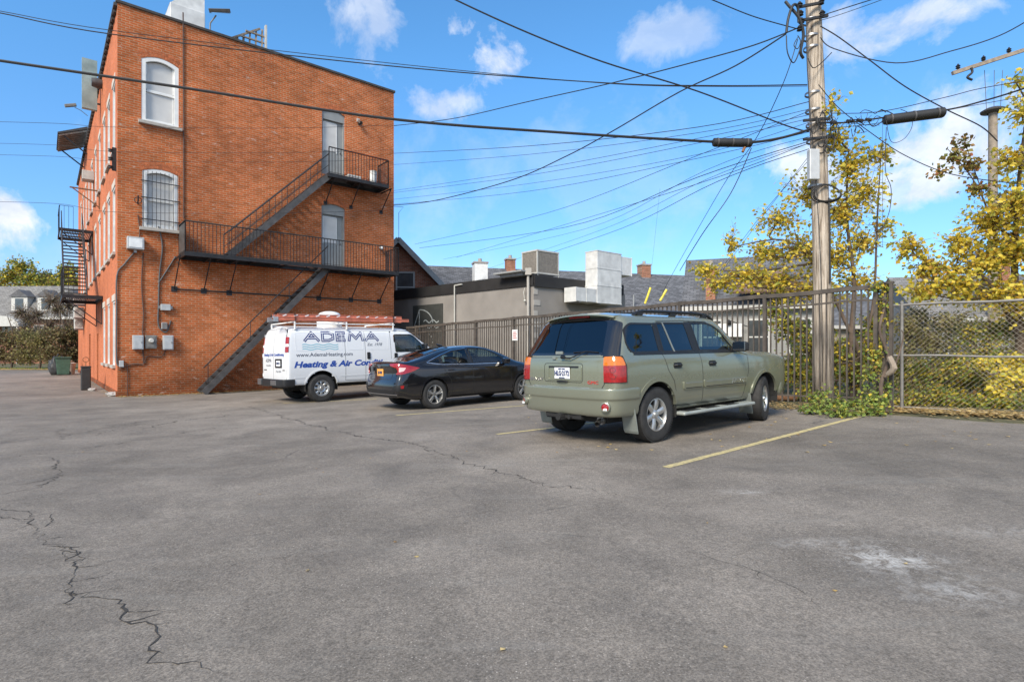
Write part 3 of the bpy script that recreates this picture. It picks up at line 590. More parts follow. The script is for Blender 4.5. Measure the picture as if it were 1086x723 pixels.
# ------------------------------------------------------------------ the work van
def build_van():
    M = MATS; c = gp(342, 426)
    T = thing('work_van', 'white heating company work van with ladder rack, parked beside the brick wall', 'van', matrix=ground_matrix(c, 1.1, -.98, radians(2)))
    base = [(0,.50),(.88,.48),(.955,.49),(.975,.60),(.995,.90),(.995,1.15),(.985,1.30),(.975,1.45),(.935,1.80),(.90,1.94),(.80,2.04),(.40,2.09),(0,2.10)]
    xr = [.2,.17,.16,.15,.15,.15,.155,.16,.20,.23,.27,.30,.30]; st = []
    st.append([(xr[k]-.01, 0, z) for k, (y, z) in enumerate(base)]); st.append([(xr[k], y*.6, z) for k, (y, z) in enumerate(base)]); st.append([(xr[k]+.005, y*.92, z) for k, (y, z) in enumerate(base)])
    st.append([(xr[k]+.03, y*.985, z) for k, (y, z) in enumerate(base)]); st.append([(xr[k]+.08, y, z) for k, (y, z) in enumerate(base)]); st.append([(xr[k]+.2, y, z) for k, (y, z) in enumerate(base)])
    for x in (1.2, 2.4, 3.4, 3.75): st.append([(x, y, z) for y, z in base])
    st.append([(3.98, y, z) for y, z in base[:8]]+[(3.98,.93,1.80),(3.96,.895,1.93),(3.94,.79,2.02),(3.97,.40,2.06),(3.98,0,2.07)])
    st.append([(4.45, y, z) for y, z in base[:8]]+[(4.40,.93,1.60),(4.35,.88,1.68),(4.32,.78,1.73),(4.42,.40,1.76),(4.45,0,1.765)])
    st.append([(4.85, y, min(z, 1.27)) for y, z in base[:8]]+[(4.88,.93,1.30),(4.90,.88,1.32),(4.94,.78,1.33),(5.02,.40,1.35),(5.05,0,1.355)])
    st.append([(5.15, y, min(z, 1.20)) for y, z in base[:8]]+[(5.15,.90,1.23),(5.16,.84,1.25),(5.18,.74,1.26),(5.22,.38,1.28),(5.24,0,1.285)])
    st.append([(5.48, y*.93, min(z, 1.12)) for y, z in base[:8]]+[(5.48,.82,1.14),(5.48,.76,1.15),(5.48,.66,1.155),(5.48,.34,1.16),(5.48,0,1.16)])
    st.append([(5.56, y*.85, min(z, 1.05)) for y, z in base[:8]]+[(5.56,.70,1.06),(5.56,.66,1.06),(5.56,.6,1.065),(5.56,.3,1.07),(5.56,0,1.07)])
    st.append([(p[0]+.02, 0, p[2]) for p in st[-1]])
    S = Shell(st); WX = (1.1, 4.53); R = .378; P = M['van_white']; fr = M['black']
    arches(S, None, T, WX, .96, .46, R+.03, 0, None, .45)
    right = lambda q: q.y < -.6; left = lambda q: q.y > .6
    fw = rpoly([(3.42,1.33),(4.55,1.33),(4.42,1.52),(4.12,1.80),(4.0,1.86),(3.40,1.86)], [.04,.05,.15,.1,.06,.04])
    for pr, flt in (('R', right), ('L', left)):
        sg = -1 if pr == 'R' else 1
        S.window(T, pr, fw, M['glass_green'], fr, flt)
        for ln in ([(1.80,2.00),(1.80,.56),(2.92,.54)], [(2.42,2.0),(2.42,.54)], [(3.26,2.0),(3.26,.54)], [(3.27,.56),(4.2,.56)], [(4.62,1.30),(4.62,1.0)], [(3.27,1.98),(3.98,1.96),(4.2,1.86),(4.66,1.32)]):
            S.patch('door_seam', M['seam'], T, pr, line_bm(ln, .009), .0015, .003)
        for rc in ([(1.87,1.42),(2.36,1.42),(2.36,1.90),(1.87,1.90)], [(2.49,1.42),(3.18,1.42),(3.18,1.90),(2.49,1.90)], [(.40,1.42),(1.72,1.42),(1.72,1.90),(.40,1.90)]):
            S.patch('panel_pressing', P, T, pr, line_bm(rpoly(rc, .05), .014, True), .004, .006)
        S.patch('body_crease', P, T, pr, line_bm([(.35,.69),(.62,.69)], .02), .006, .01); S.patch('body_crease', P, T, pr, line_bm([(1.62,.69),(4.0,.69)], .02), .006, .01)
        S.patch('drip_rail', P, T, pr, line_bm([(.35,1.985),(3.95,1.985)], .03), .014, .02)
        for hx, hz in ((2.52, 1.24), (3.42, 1.20)):
            S.patch('door_handle', fr, T, pr, rpoly([(hx-.05,hz-.10),(hx+.05,hz-.10),(hx+.05,hz+.10),(hx-.05,hz+.10)], .03), .02, .02)
        S.patch('fuel_hinge', M['seam'], T, pr, [(1.84,.98),(1.87,.98),(1.87,1.0),(1.84,1.0)], .004, .004)
        def tp(s, x0, x1, z, h, m, bold, shear, off=.003, sp=1.0, name='lettering'):
            bm = text_bm(s, 1, bold, shear, sp, 'LEFT'); xs = [v.co.x for v in bm.verts]; k = (x1-x0)/(max(xs)-min(xs)); a = min(xs); ys = [v.co.y for v in bm.verts]; hh = h/.72
            for v in bm.verts:
                t = x0+(v.co.x-a)*k; v.co.x = t if pr == 'R' else (3.9-t); v.co.y = z+v.co.y*hh
            return S.patch(name, m, T, pr, bm, off, .001, .25, False)
        GL = {'A': [((0,0),(.5,1)),((.5,1),(1,0)),((.22,.34),(.78,.34))], 'D': [((0,0),(0,1)),((0,1),(.5,1)),((.5,1),(.88,.78)),((.88,.78),(.88,.22)),((.88,.22),(.5,0)),((.5,0),(0,0))], 'E': [((0,0),(0,1)),((0,1),(.75,1)),((0,.5),(.65,.5)),((0,0),(.75,0))], 'M': [((0,0),(.12,1)),((.12,1),(.5,.25)),((.5,.25),(.88,1)),((.88,1),(1,0))]}
        for li, ch in enumerate('ADEMA'):
            x0 = (.66, 1.16, 1.58, 1.94, 2.46)[li]; wd = (.38, .34, .30, .42, .38)[li]
            for stv, mm_, of in ((.078, M['navy'], .003), (.016, M['white_paint'], .0045)):
                for (p0, p1) in GL[ch]:
                    q = [(x0+wd*p[0], 1.69+.215*p[1]) for p in (p0, p1)]; dd = (Vector(q[1])-Vector(q[0])).normalized()*(.028 if stv > .03 else .012); q = [(q[0][0]-dd.x, q[0][1]-dd.y), (q[1][0]+dd.x, q[1][1]+dd.y)]
                    if pr == 'L': q = [(3.9-x, z) for x, z in q]
                    S.patch('letter_stroke', mm_, T, pr, line_bm(q, stv), of, .001)
        tp('Est. 1978', 2.50, 2.98, 1.56, .085, M['grey_text'], .0, .4); tp('www.AdemaHeating.com', .40, 2.02, 1.30, .105, M['grey_text'], .008, 0)
        tp('Heating & Air Conditioning', .34, 3.62, 1.035, .16, M['blue_text'], .04, .25)
        for k in range(3):
            z = 1.575-.062*k; pts = [(.58+1.02*i/40, z+.016*sin(i*.47+.3)) for i in range(41)]
            if pr == 'L': pts = [(3.9-x, q) for x, q in pts]
            S.patch('wave_stripe', M['teal'], T, pr, line_bm(pts, .02), .003, .001)
        b = MB(); b.obox((4.36, sg*1.13, 1.42), (.05, sg*.02, 0), (0, .10, 0), (0, 0, .15)); mi = b.build('side_mirror', fr, T, bevel=.03)
        b = MB(); b.box((4.34, sg*.95, 1.33),(4.40, sg*1.06, 1.37)); b.build('mirror_arm', fr, mi)
        b = MB(); b.obox((4.31, sg*1.13, 1.42), (.006, 0, 0), (0, .08, 0), (0, 0, .125)); b.build('mirror_glass', M['mirror'], mi)
        b = MB(); b.obox((5.57, sg*.68, .93), (.04,0,0), (0,.15,0), (0,0,.09)); b.build('headlight', M['lamp_clear'], T, bevel=.02)
    arch_lips(S, T, WX, .46, R+.03, .035, P, .50, .010)
    for pr in ('DR', 'DL'):
        S.patch('corner_strip', fr, T, pr, rpoly([(.715,1.80),(.775,1.80),(.77,2.0),(.735,2.0)], .01), .004, .006, .04)
        tl = S.patch('tail_light', M['tail_red'], T, pr, rpoly([(.72,1.38),(.83,1.38),(.83,1.79),(.73,1.79)], .015), .016, .03, .04)
        S.patch('reversing_lens', M['lamp_clear'], tl, pr, [(.722,1.53),(.83,1.53),(.83,1.60),(.724,1.60)], .018, .03, .04)
    for y0, y1 in ((-.80,-.05), (.05,.80)):
        S.patch('rear_window_blank', P, T, 'B', line_bm(rpoly([(y0,1.40),(y1,1.40),(y1*.97,1.93),(y0*.97,1.93)], .07), .016, True), .004, .006)
    for ln in ([(0,.52),(0,2.03)], [(-.90,.56),(-.90,1.45),(-.86,1.92),(-.6,2.03),(.6,2.03),(.86,1.92),(.90,1.45),(.90,.56)]):
        S.patch('door_seam', M['seam'], T, 'B', line_bm(ln, .011), .0015, .003)
    for y in (-.93, .93):
        for z in (.75, 1.3, 1.85):
            p = S.cast('B', y*(.97 if z < 1.8 else .91), z); b = MB(); b.lathe([(.014,-.05),(.014,.05)], p, (0,0,1), 8); b.build('door_hinge', P, T, True)
    S.patch('plate_recess', M['black'], T, 'B', rpoly([(-.63,.96),(-.13,.96),(-.13,1.21),(-.63,1.21)], .03), .004, .004)
    p = S.cast('B', -.40, 1.085, .014); b = MB(); b.obox(p, (.003,0,0), (0,.15,0), (0,0,.076)); pl = b.build('licence_plate', M['plate_white'], T)
    text_obj('lettering', '40217-MK', .08, p+Vector((-.006,0,0)), (0,-1,0), (0,0,1), M['plate_blue'], pl, .002, width=.7)
    def rt(s, y0, y1, z, h, m, bold=0, shear=0):
        bm = text_bm(s, 1, bold, shear, 1, 'LEFT'); xs = [v.co.x for v in bm.verts]; a = min(xs); k = (y1-y0)/(max(xs)-a)
        for v in bm.verts: v.co.x = y0+(v.co.x-a)*k; v.co.y = z+v.co.y*h/.72
        S.patch('lettering', m, T, 'B', bm, .004, .001, .3, False)
    rt('Heating & Air Conditioning', .78, -.78, 1.32, .075, M['blue_text'], .03, .25); rt('ADEMA', .62, .16, 1.16, .10, M['grey_text'], .0); rt('716-874-', .60, .18, 1.02, .05, M['grey_text']); rt('716 874', -.18, -.56, .86, .06, M['grey_text'], 0, .2)
    rt('AWD', -.66, -.82, .90, .03, M['black'], .03); rt('EXPRESS', .80, .55, .90, .03, M['black'], .03)
    path = [(.36,-.99),(.35,-.99),(.12,-.985),(.04,-.93),(.02,-.75),(.02,0),(.02,.75),(.04,.93),(.12,.985),(.35,.99),(.36,.99)]
    sweep_part('rear_bumper', M['black'], T, path, [(-.12,.66),(-.02,.665),(.0,.66),(.006,.64),(.004,.52),(0,.47),(-.02,.455),(-.12,.46)])
    b = MB(); b.box((-.004,-.55,.5),(.03,-.15,.63)); b.box((-.004,.62,.49),(.03,.90,.655)); b.build('bumper_plate', M['steel'], T, bevel=.008)
    sweep_part('front_bumper', M['black'], T, [(5.1,.97),(5.4,.95),(5.6,.80),(5.66,.4),(5.67,0),(5.66,-.4),(5.6,-.8),(5.4,-.95),(5.1,-.97)][::1], [(-.12,.72),(0,.72),(.02,.6),(0,.45),(-.12,.45)])
    b = MB(); b.box((5.5,-.5,.80),(5.60,.5,1.02)); b.build('grille', M['black'], T, bevel=.02)
    ws = rpoly([(-.80,1.40),(.80,1.40),(.72,1.95),(-.72,1.95)], .07)
    S.window(T, 'F', ws, M['glass_clear'], fr, (lambda q: 3.9 < q.x < 5.1 and abs(q.y) < .88), .03, 'windscreen')
    S.finish('body', P, T)
    b = MB(); b.box((.3,-.6,.38),(5.2,.6,.5)); b.tube([(1.1,-.8,.36),(1.1,.8,.36)], .055); b.lathe([(.19,-.12),(.19,.12)], (1.1,0,.36), (0,1,0), 16); b.tube([(1.35,-.2,.4),(.5,-.45,.36),(.25,-.5,.36)], .035); b.build('chassis', M['underbody'], T)
    b = MB(); b.box((.4,-.85,.60),(4.9,.85,.66)); b.box((4.6,-.88,.9),(5.0,.88,1.25)); b.box((3.25,-.9,.66),(3.29,.9,1.95)); b.build('cab_interior', M['seat_cloth'], T)
    for y in (-.45, .45): seat(T, 3.85, y, .80, M['board_grey'])
    for x in WX:
        for sg in (-1, 1): well(T, x, sg*.965, sg*.55, .46, R+.03)
        for y in (-.86, .86): wheel(T, x, y, R, .215, .24, 'steel')
    # rack bars and roof vent are bolted to the van
    for x in (.42, 1.9, 3.4):
        b = MB(); b.beam((x,-.90,2.20),(x,.90,2.20),.04,.035)
        for sg in (-1, 1): b.beam((x, sg*.88, 1.99),(x, sg*.88, 2.21),.06,.03)
        b.build('rack_crossbar', M['white_paint'], T, bevel=.004)
    for sg in (-1, 1):
        b = MB(); b.tube([(.40, sg*.90, 2.15),(3.45, sg*.90, 2.15)], .014); b.build('rack_rail', M['white_paint'], T, True)
    b = MB(); b.lathe([(.36,2.09),(.36,2.34),(.34,2.46),(.27,2.54),(.14,2.58),(.001,2.585)], (1.85,.15,0), (0,0,1), 32); b.build('roof_vent', M['white_paint'], T, True)
    # the ladder rides on the rack: a thing of its own
    L = thing('extension_ladder', 'orange fibreglass extension ladder strapped flat on the roof rack of the white van', 'ladder', matrix=T.matrix_basis.copy()); z = 2.235
    for k, (y0, y1, x0, x1, zz) in enumerate(((-.90,-.44,-.10,3.95,z+.05), (-.86,-.48,-.02,3.72,z+.135))):
        for y in (y0, y1):
            b = MB(); b.box((x0, y-.018, zz-.042), (x1, y+.018, zz-.030)); b.box((x0, y-.018, zz+.030), (x1, y+.018, zz+.042)); b.box((x0, y-.006, zz-.031), (x1, y+.006, zz+.031)); b.build('rail', M['ladder_orange'], L)
            if k == 1 and y == y0:
                b = MB()
                for i in range(12): x = x0+.18+i*.30; b.obox((x, y-.0195, zz), (.05,0,.018), (0,.0012,0), (-.012,0,.012))
                b.build('rail_decal', M['white_paint'], L)
        b = MB(); n = int((x1-x0)/.305)
        for i in range(n): x = x0+.2+i*.305; b.tube([(x, y0, zz), (x, y1, zz)], .015, 8)
        b.build('rungs', M['alu'], L, True)
    b = MB(); b.box((-.10,-.92,z), (-.02,-.42,z+.02)); [b.box((-.14, y-.02, z-.03), (-.02, y+.02, z+.09)) for y in (-.9,-.44)]; b.tube([(-.12,-.9,z+.02),(-.16,-.9,z+.08),(-.10,-.88,z+.13)], .012); b.build('ladder_foot', M['alu'], L)
    for x in (.42, 3.4): b = MB(); b.beam((x,-.93,z+.185),(x,-.40,z+.185),.04,.006); b.beam((x,-.925,z+.18),(x,-.925,z-.03),.04,.006,(1,0,0)); b.build('strap', M['black'], L)
    return T
mat('ladder_orange', (.60,.19,.115), .5, var=.25, vs=5); mat('alu', (.6,.6,.6), .35, .9)

# ------------------------------------------------------------------ the black saloon
def build_sedan():
    M = MATS; c = gp(462, 433.5)
    T = thing('black_sedan', 'black four door sedan with a sloping roof between the white van and the green vehicle', 'sedan', matrix=ground_matrix(c, 1.02, -.88, radians(-.5)) @ Matrix.Diagonal((1,1,1.03,1)))
    #       k0       k1        k2        k3        k4        k5         k6         k7(belt)
    lo = [(0,.24),(.78,.22),(.86,.26),(.885,.40),(.90,.62),(.885,.80),(.865,.90),(.83,.955)]
    def s(x, top, ys=1.0, zb=None, dx=None, zc=1.0):
        L = [[x, y*ys, z] for y, z in lo]
        if zb is not None:
            for p in L[4:]: p[2] = min(p[2], zb - .012*(7-L.index(p))*0 )
        return [tuple(p) for p in L]+[(x+(dx[i] if dx else 0), y, z) for i, (y, z) in enumerate(top)]
    st = []
    # rear face with ducktail: lower bumper sticks out, lip at 1.05
    zr = [(.14,0,.30),(.10,.70,.28),(.09,.80,.32),(.04,.84,.45),(.05,.85,.62),(.13,.84,.78),(.12,.82,.90),(.10,.79,1.00),(.12,.76,1.045),(.14,.73,1.06),(.16,.66,1.07),(.15,.35,1.08),(.15,0,1.085)]
    st.append([(x-.02, 0, z) for x, y, z in zr]); st.append([(x-.015, y*.45, z) for x, y, z in zr]); st.append([(x+.02, y*.88, z) for x, y, z in zr]); st.append([(x+.08, y*.97, z) for x, y, z in zr])
    st.append([(x+.20, y*1.01, z) for x, y, z in zr])
    st.append([(.42,0,.24),(.42,.78,.22),(.42,.86,.26),(.42,.885,.40),(.42,.895,.62),(.42,.885,.80),(.42,.865,.92),(.42,.82,1.00),(.44,.78,1.045),(.46,.74,1.065),(.48,.66,1.08),(.48,.35,1.095),(.48,0,1.10)])
    st.append(s(.80, [(.79,1.06),(.74,1.115),(.63,1.15),(.34,1.18),(0,1.185)]))
    st.append(s(1.20, [(.76,1.13),(.68,1.225),(.58,1.275),(.31,1.31),(0,1.315)]))
    st.append(s(1.65, [(.74,1.19),(.645,1.32),(.55,1.365),(.30,1.395),(0,1.40)]))
    st.append(s(2.15, [(.735,1.21),(.64,1.35),(.55,1.40),(.30,1.43),(0,1.435)]))
    st.append(s(2.60, [(.74,1.20),(.645,1.335),(.56,1.385),(.31,1.415),(0,1.42)], dx=[0,0,0,.02,.03]))
    st.append(s(3.05, [(.765,1.13),(.69,1.22),(.61,1.255),(.34,1.29),(0,1.295)], dx=[0,0,0,.03,.05]))
    st.append(s(3.45, [(.80,.99),(.75,1.03),(.68,1.055),(.38,1.09),(0,1.10)], dx=[0,0,0.02,.06,.10]))
    st.append(s(3.62, [(.80,.955),(.75,.985),(.68,1.0),(.40,1.03),(0,1.04)], .995, .94, dx=[0,0,.02,.08,.12]))
    st.append(s(4.05, [(.79,.90),(.74,.925),(.66,.935),(.36,.95),(0,.955)], .985, .87))
    st.append(s(4.40, [(.72,.80),(.66,.815),(.58,.825),(.32,.835),(0,.84)], .90, .76))
    st.append(s(4.58, [(.58,.68),(.52,.69),(.44,.70),(.24,.71),(0,.715)], .72, .66))
    st.append([(p[0]+.05, 0, p[2]) for p in st[-1]])
    S = Shell(st); WX = (1.02, 3.72); R = .325; P = M['black_car']; fr = M['black']
    arches(S, None, T, WX, .9, .36, R+.015, 0, None, .42)
    right = lambda q: q.y < -.5; left = lambda q: q.y > .5
    qw = rpoly([(.90,1.035),(1.22,1.0),(1.22,1.155)], [.04,.02,.03]); rw = rpoly([(1.28,1.0),(2.05,.985),(2.02,1.33),(1.62,1.275),(1.28,1.175)], [.02,.02,.03,.1,.05])
    fw = rpoly([(2.14,.985),(3.20,.985),(3.12,1.06),(2.85,1.22),(2.60,1.315),(2.11,1.335)], [.02,.04,.05,.1,.08,.02])
    for pr, flt in (('R', right), ('L', left)):
        sg = -1 if pr == 'R' else 1
        S.window(T, pr, qw, M['glass_dark'], fr, flt, .012); S.window(T, pr, rw, M['glass_tint2'], fr, flt, .012); S.window(T, pr, fw, M['glass_green'], fr, flt, .012)
        S.patch('window_trim', M['chrome'], T, pr, line_bm([(.86,1.035),(1.25,.985),(2.1,.968),(3.22,.966)], .014), .007, .01)
        S.patch('window_trim', M['chrome'], T, pr, line_bm([(.86,1.045),(1.25,1.19),(1.62,1.30),(2.05,1.348)], .012), .006, .01)
        for ln in ([(1.25,1.20),(1.26,.98),(1.34,.78),(1.46,.64),(1.50,.30)], [(2.08,1.36),(2.10,.97),(2.12,.30)], [(3.20,.98),(3.28,.9),(3.30,.6),(3.24,.30)], [(1.5,.31),(3.24,.29)], [(.46,.93),(.62,1.03)]):
            S.patch('door_seam', M['seam'], T, pr, line_bm(ln, .008), .0015, .003)
        S.patch('sill_trim', M['black'], T, pr, [(1.46,.235),(3.3,.235),(3.3,.27),(1.46,.27)], .012, .02)
        for hx in (1.48, 2.36):
            p = S.cast(pr, hx, .86); b = MB(); b.tube([p+Vector((-.10,0,0)), p+Vector((-.07,sg*.028,0)), p+Vector((.07,sg*.028,0)), p+Vector((.10,0,0))], .012); b.build('door_handle', P, T, True)
        b = MB(); b.obox((3.05, sg*.98, 1.02), (.07, sg*.03, 0), (-.02, sg*.10, 0), (0, 0, .065)); mi = b.build('side_mirror', P, T, bevel=.035)
        b = MB(); b.obox((3.10, sg*.88, .975), (.04,0,0), (0,.06,0), (0,0,.015)); b.build('mirror_arm', fr, mi)
        b = MB(); b.obox((2.99, sg*.985, 1.02), (.005, sg*.003, 0), (-.01, sg*.07, 0), (0, 0, .042)); b.build('mirror_glass', M['black_gloss'], mi)
        b = MB(); b.obox((4.42, sg*.66, .68), (.10, -sg*.05, 0), (.0, .10, 0), (0, 0, .04)); b.build('headlight', M['lamp_clear'], T, bevel=.02)
    arch_lips(S, T, WX, .36, R+.015, .03, P, .34, .008)
    for pr in ('DR', 'DL'):
        # boomerang tail lamp; u grows round the corner towards the side
        tl = S.patch('tail_light', M['tail_red'], T, pr, rpoly([(.40,1.03),(.62,1.035),(.80,1.0),(1.06,.93),(.94,.86),(.74,.80),(.58,.80),(.63,.86),(.60,.94),(.42,.985)], .02), .012, .02, .035)
        S.patch('inner_lens', M['lamp_red_clear'], tl, pr, rpoly([(.66,.95),(.80,.94),(.76,.87),(.66,.85)], .02), .016, .006, .03)
        S.patch('bumper_reflector', M['tail_red'], T, pr, rpoly([(.70,.50),(.76,.50),(.77,.57),(.70,.56)], .01), .008, .01, .04)
        S.patch('bumper_vent', M['black'], T, pr, rpoly([(.50,.44),(.80,.44),(.86,.60),(.52,.56)], .03), .004, .006, .04)
    S.patch('bumper_lower', M['black'], T, 'B', rpoly([(-.70,.30),(.70,.30),(.66,.46),(-.66,.46)], .05), .006, .01)
    S.patch('bumper_trim', M['chrome'], T, 'B', line_bm([(-.74,.365),(.74,.365)], .014), .012, .01)
    S.patch('boot_seam', M['seam'], T, 'B', line_bm([(-.56,1.03),(-.54,.74),(-.5,.69),(.5,.69),(.54,.74),(.56,1.03)], .010), .0015, .003)
    S.patch('boot_trim', M['black_gloss'], T, 'B', [(-.42,.985),(.42,.985),(.42,1.02),(-.42,1.02)], .006, .01)
    p = S.cast('B', 0, .84, .012); b = MB(); b.obox(p, (.003,0,0), (0,.152,0), (0,0,.078)); pl = b.build('licence_plate', M['plate_gold'], T)
    text_obj('lettering', 'JFK·4082', .08, p+Vector((-.006,0,-.005)), (0,-1,0), (0,0,1), M['plate_blue'], pl, .002, width=.7)
    p = S.cast('B', 0, .985, .012); b = MB()       # maker's emblem
    for q in (-1, 1): b.obox(p+Vector((0,q*.026,0)), (.004,0,0), (0,.006,0), (0,-q*-.004,.026))
    b.obox(p, (.004,0,0), (0,.022,0), (0,0,.005)); b.tube([p+Vector((-.002, .042*cos(a), .036*sin(a))) for a in [2*pi*i/24 for i in range(25)]], .004, 6); b.build('badge', M['chrome'], T)
    bl = rpoly([(.72,-.56),(1.68,-.46),(1.68,.46),(.72,.56)], .08)
    S.window(T, 'T', bl, M['glass_dark'], fr, (lambda q: q.z > 1.05 and q.x < 1.9), .03, 'rear_screen')
    ws = rpoly([(-.66,1.09),(.66,1.09),(.52,1.35),(-.52,1.35)], .05)
    S.window(T, 'F', ws, M['glass_clear'], fr, (lambda q: 2.55 < q.x < 3.62 and abs(q.y) < .75 and q.z > 1.0), .02, 'windscreen')
    S.finish('body', P, T)
    b = MB(); p = Vector((1.72,0,1.42)); b.obox(p, (.09,0,-.02), (0,.015,0), (-.03,0,.03)); b.build('roof_fin', P, T, bevel=.01)
    b = MB(); b.box((.7,-.55,.20),(4.0,.55,.26)); b.build('chassis', M['underbody'], T)
    b = MB(); b.box((.9,-.74,.34),(3.5,.74,.38)); b.box((3.2,-.76,.6),(3.5,.76,.93)); b.box((.6,-.7,.6),(1.1,.7,.98)); b.build('cabin_floor', M['seat_cloth'], T)
    for x in (1.75, 2.65):
        for y in (-.36, .36): seat(T, x, y, .40, M['seat_cloth'], .46)
    for x in WX:
        for sg in (-1, 1): well(T, x, sg*.87, sg*.5, .36, R+.015)
        for y in (-.775, .775): wheel(T, x, y, R, .208, .215, 'five')
    return T
glassmat('glass_tint2', (.42,.48,.46), .3); mat('lamp_red_clear', (.75,.45,.42), .1, coat=1)
# ------------------------------------------------------------------ setting materials
brick('brick_front', 0, ((.57,.142,.037),(.45,.103,.028)), (.48,.27,.155), .38, sc=1.03, white=.9, base_dark=.5, contrast=.68)
brick('brick_side', 1, ((.55,.18,.08),(.50,.155,.068)), (.47,.155,.075), .2, white=.1, contrast=.35)
brick('brick_gable', 0, ((.34,.12,.065),(.24,.08,.045)), (.25,.2,.16), .3, contrast=.8)
brick('brick_chimney', 0, ((.42,.16,.09),(.30,.10,.06)), (.3,.24,.18), .3, contrast=.8)
mat('stucco_grey', (.245,.225,.205), .9, var=.14, vs=1.1, bump=.15, bs=60, detail=9); mat('stucco_pale', (.40,.375,.34), .9, var=.1, vs=1.5, bump=.15, bs=60)
mat('fascia_black', (.018,.017,.017), .7, var=.3, vs=2, bump=.1, bs=30); mat('iron_grey', (.085,.080,.078), .55, .2, var=.3, vs=5, bump=.1, bs=60); mat('iron_black', (.022,.022,.024), .55, .2, var=.35, vs=5)
mat('fence_iron', (.085,.070,.058), .75, .1, var=.35, vs=5, bump=.15, bs=90); mat('galv', (.22,.21,.195), .6, .4, var=.2, vs=8); 
mat('window_white', (.72,.72,.70), .5, var=.08, vs=5); mat('sill_stone', (.40,.37,.33), .85, var=.2, vs=6, bump=.2); mat('pane_pale', (.55,.54,.52), .3, var=.12, vs=1.6, coat=.25); mat('pane_dark', (.05,.055,.06), .08, var=.4, vs=1.5, coat=.6)
mat('door_grey', (.26,.27,.265), .5, var=.1, vs=3); mat('coping', (.055,.05,.047), .8, var=.3, vs=4, bump=.2); mat('lintel_pale', (.55,.49,.42), .85, var=.15, vs=6)
mat('meter_grey', (.47,.48,.48), .45, .2, var=.12, vs=6); mat('cable_black', (.018,.018,.019), .6, var=.2); mat('cable_grey', (.10,.10,.10), .6); mat('conduit_brown', (.10,.055,.04), .7, var=.3); mat('duct_metal', (.66,.655,.63), .5, .1, var=.16, vs=3.5, bump=.08, bs=7)
mat('ac_beige', (.50,.49,.45), .5, var=.1); mat('ac_grille', (.20,.18,.155), .7, var=.2, vs=14); mat('roof_grey', (.105,.105,.11), .9, var=.3, vs=4); mat('trim_white', (.50,.49,.46), .6, var=.1); mat('trim_grey', (.28,.29,.29), .6, var=.1)
mat('bark', (.11,.08,.06), .95, var=.35, vs=5, bump=.6, bs=22); mat('twig', (.13,.095,.07), .9, var=.3); mat('bin_black', (.03,.03,.03), .55, var=.2); mat('bin_green', (.05,.11,.075), .6, var=.2); mat('yellow_guard', (.80,.66,.06), .5, var=.1); mat('sign_white', (.7,.7,.68), .5)
mat('mural_dark', (.045,.047,.042), .8, var=.2, vs=3); mat('mural_line', (.42,.44,.42), .8); mat('rust', (.20,.10,.05), .9, var=.35, vs=9); mat('wood_old', (.27,.22,.17), .9, var=.3, vs=5, bump=.4); mat('concrete', (.34,.32,.30), .9, var=.2, vs=4, bump=.3)
mat('crack', (.045,.040,.035), .95, var=.3, vs=4); mat('billboard', (.27,.33,.31), .6, var=.35, vs=1.6); mat('terracotta', (.33,.30,.27), .8, var=.2); mat('brown_roof', (.20,.13,.095), .9, var=.25, vs=5)
glassmat('window_glass', (.10,.12,.13), .25)
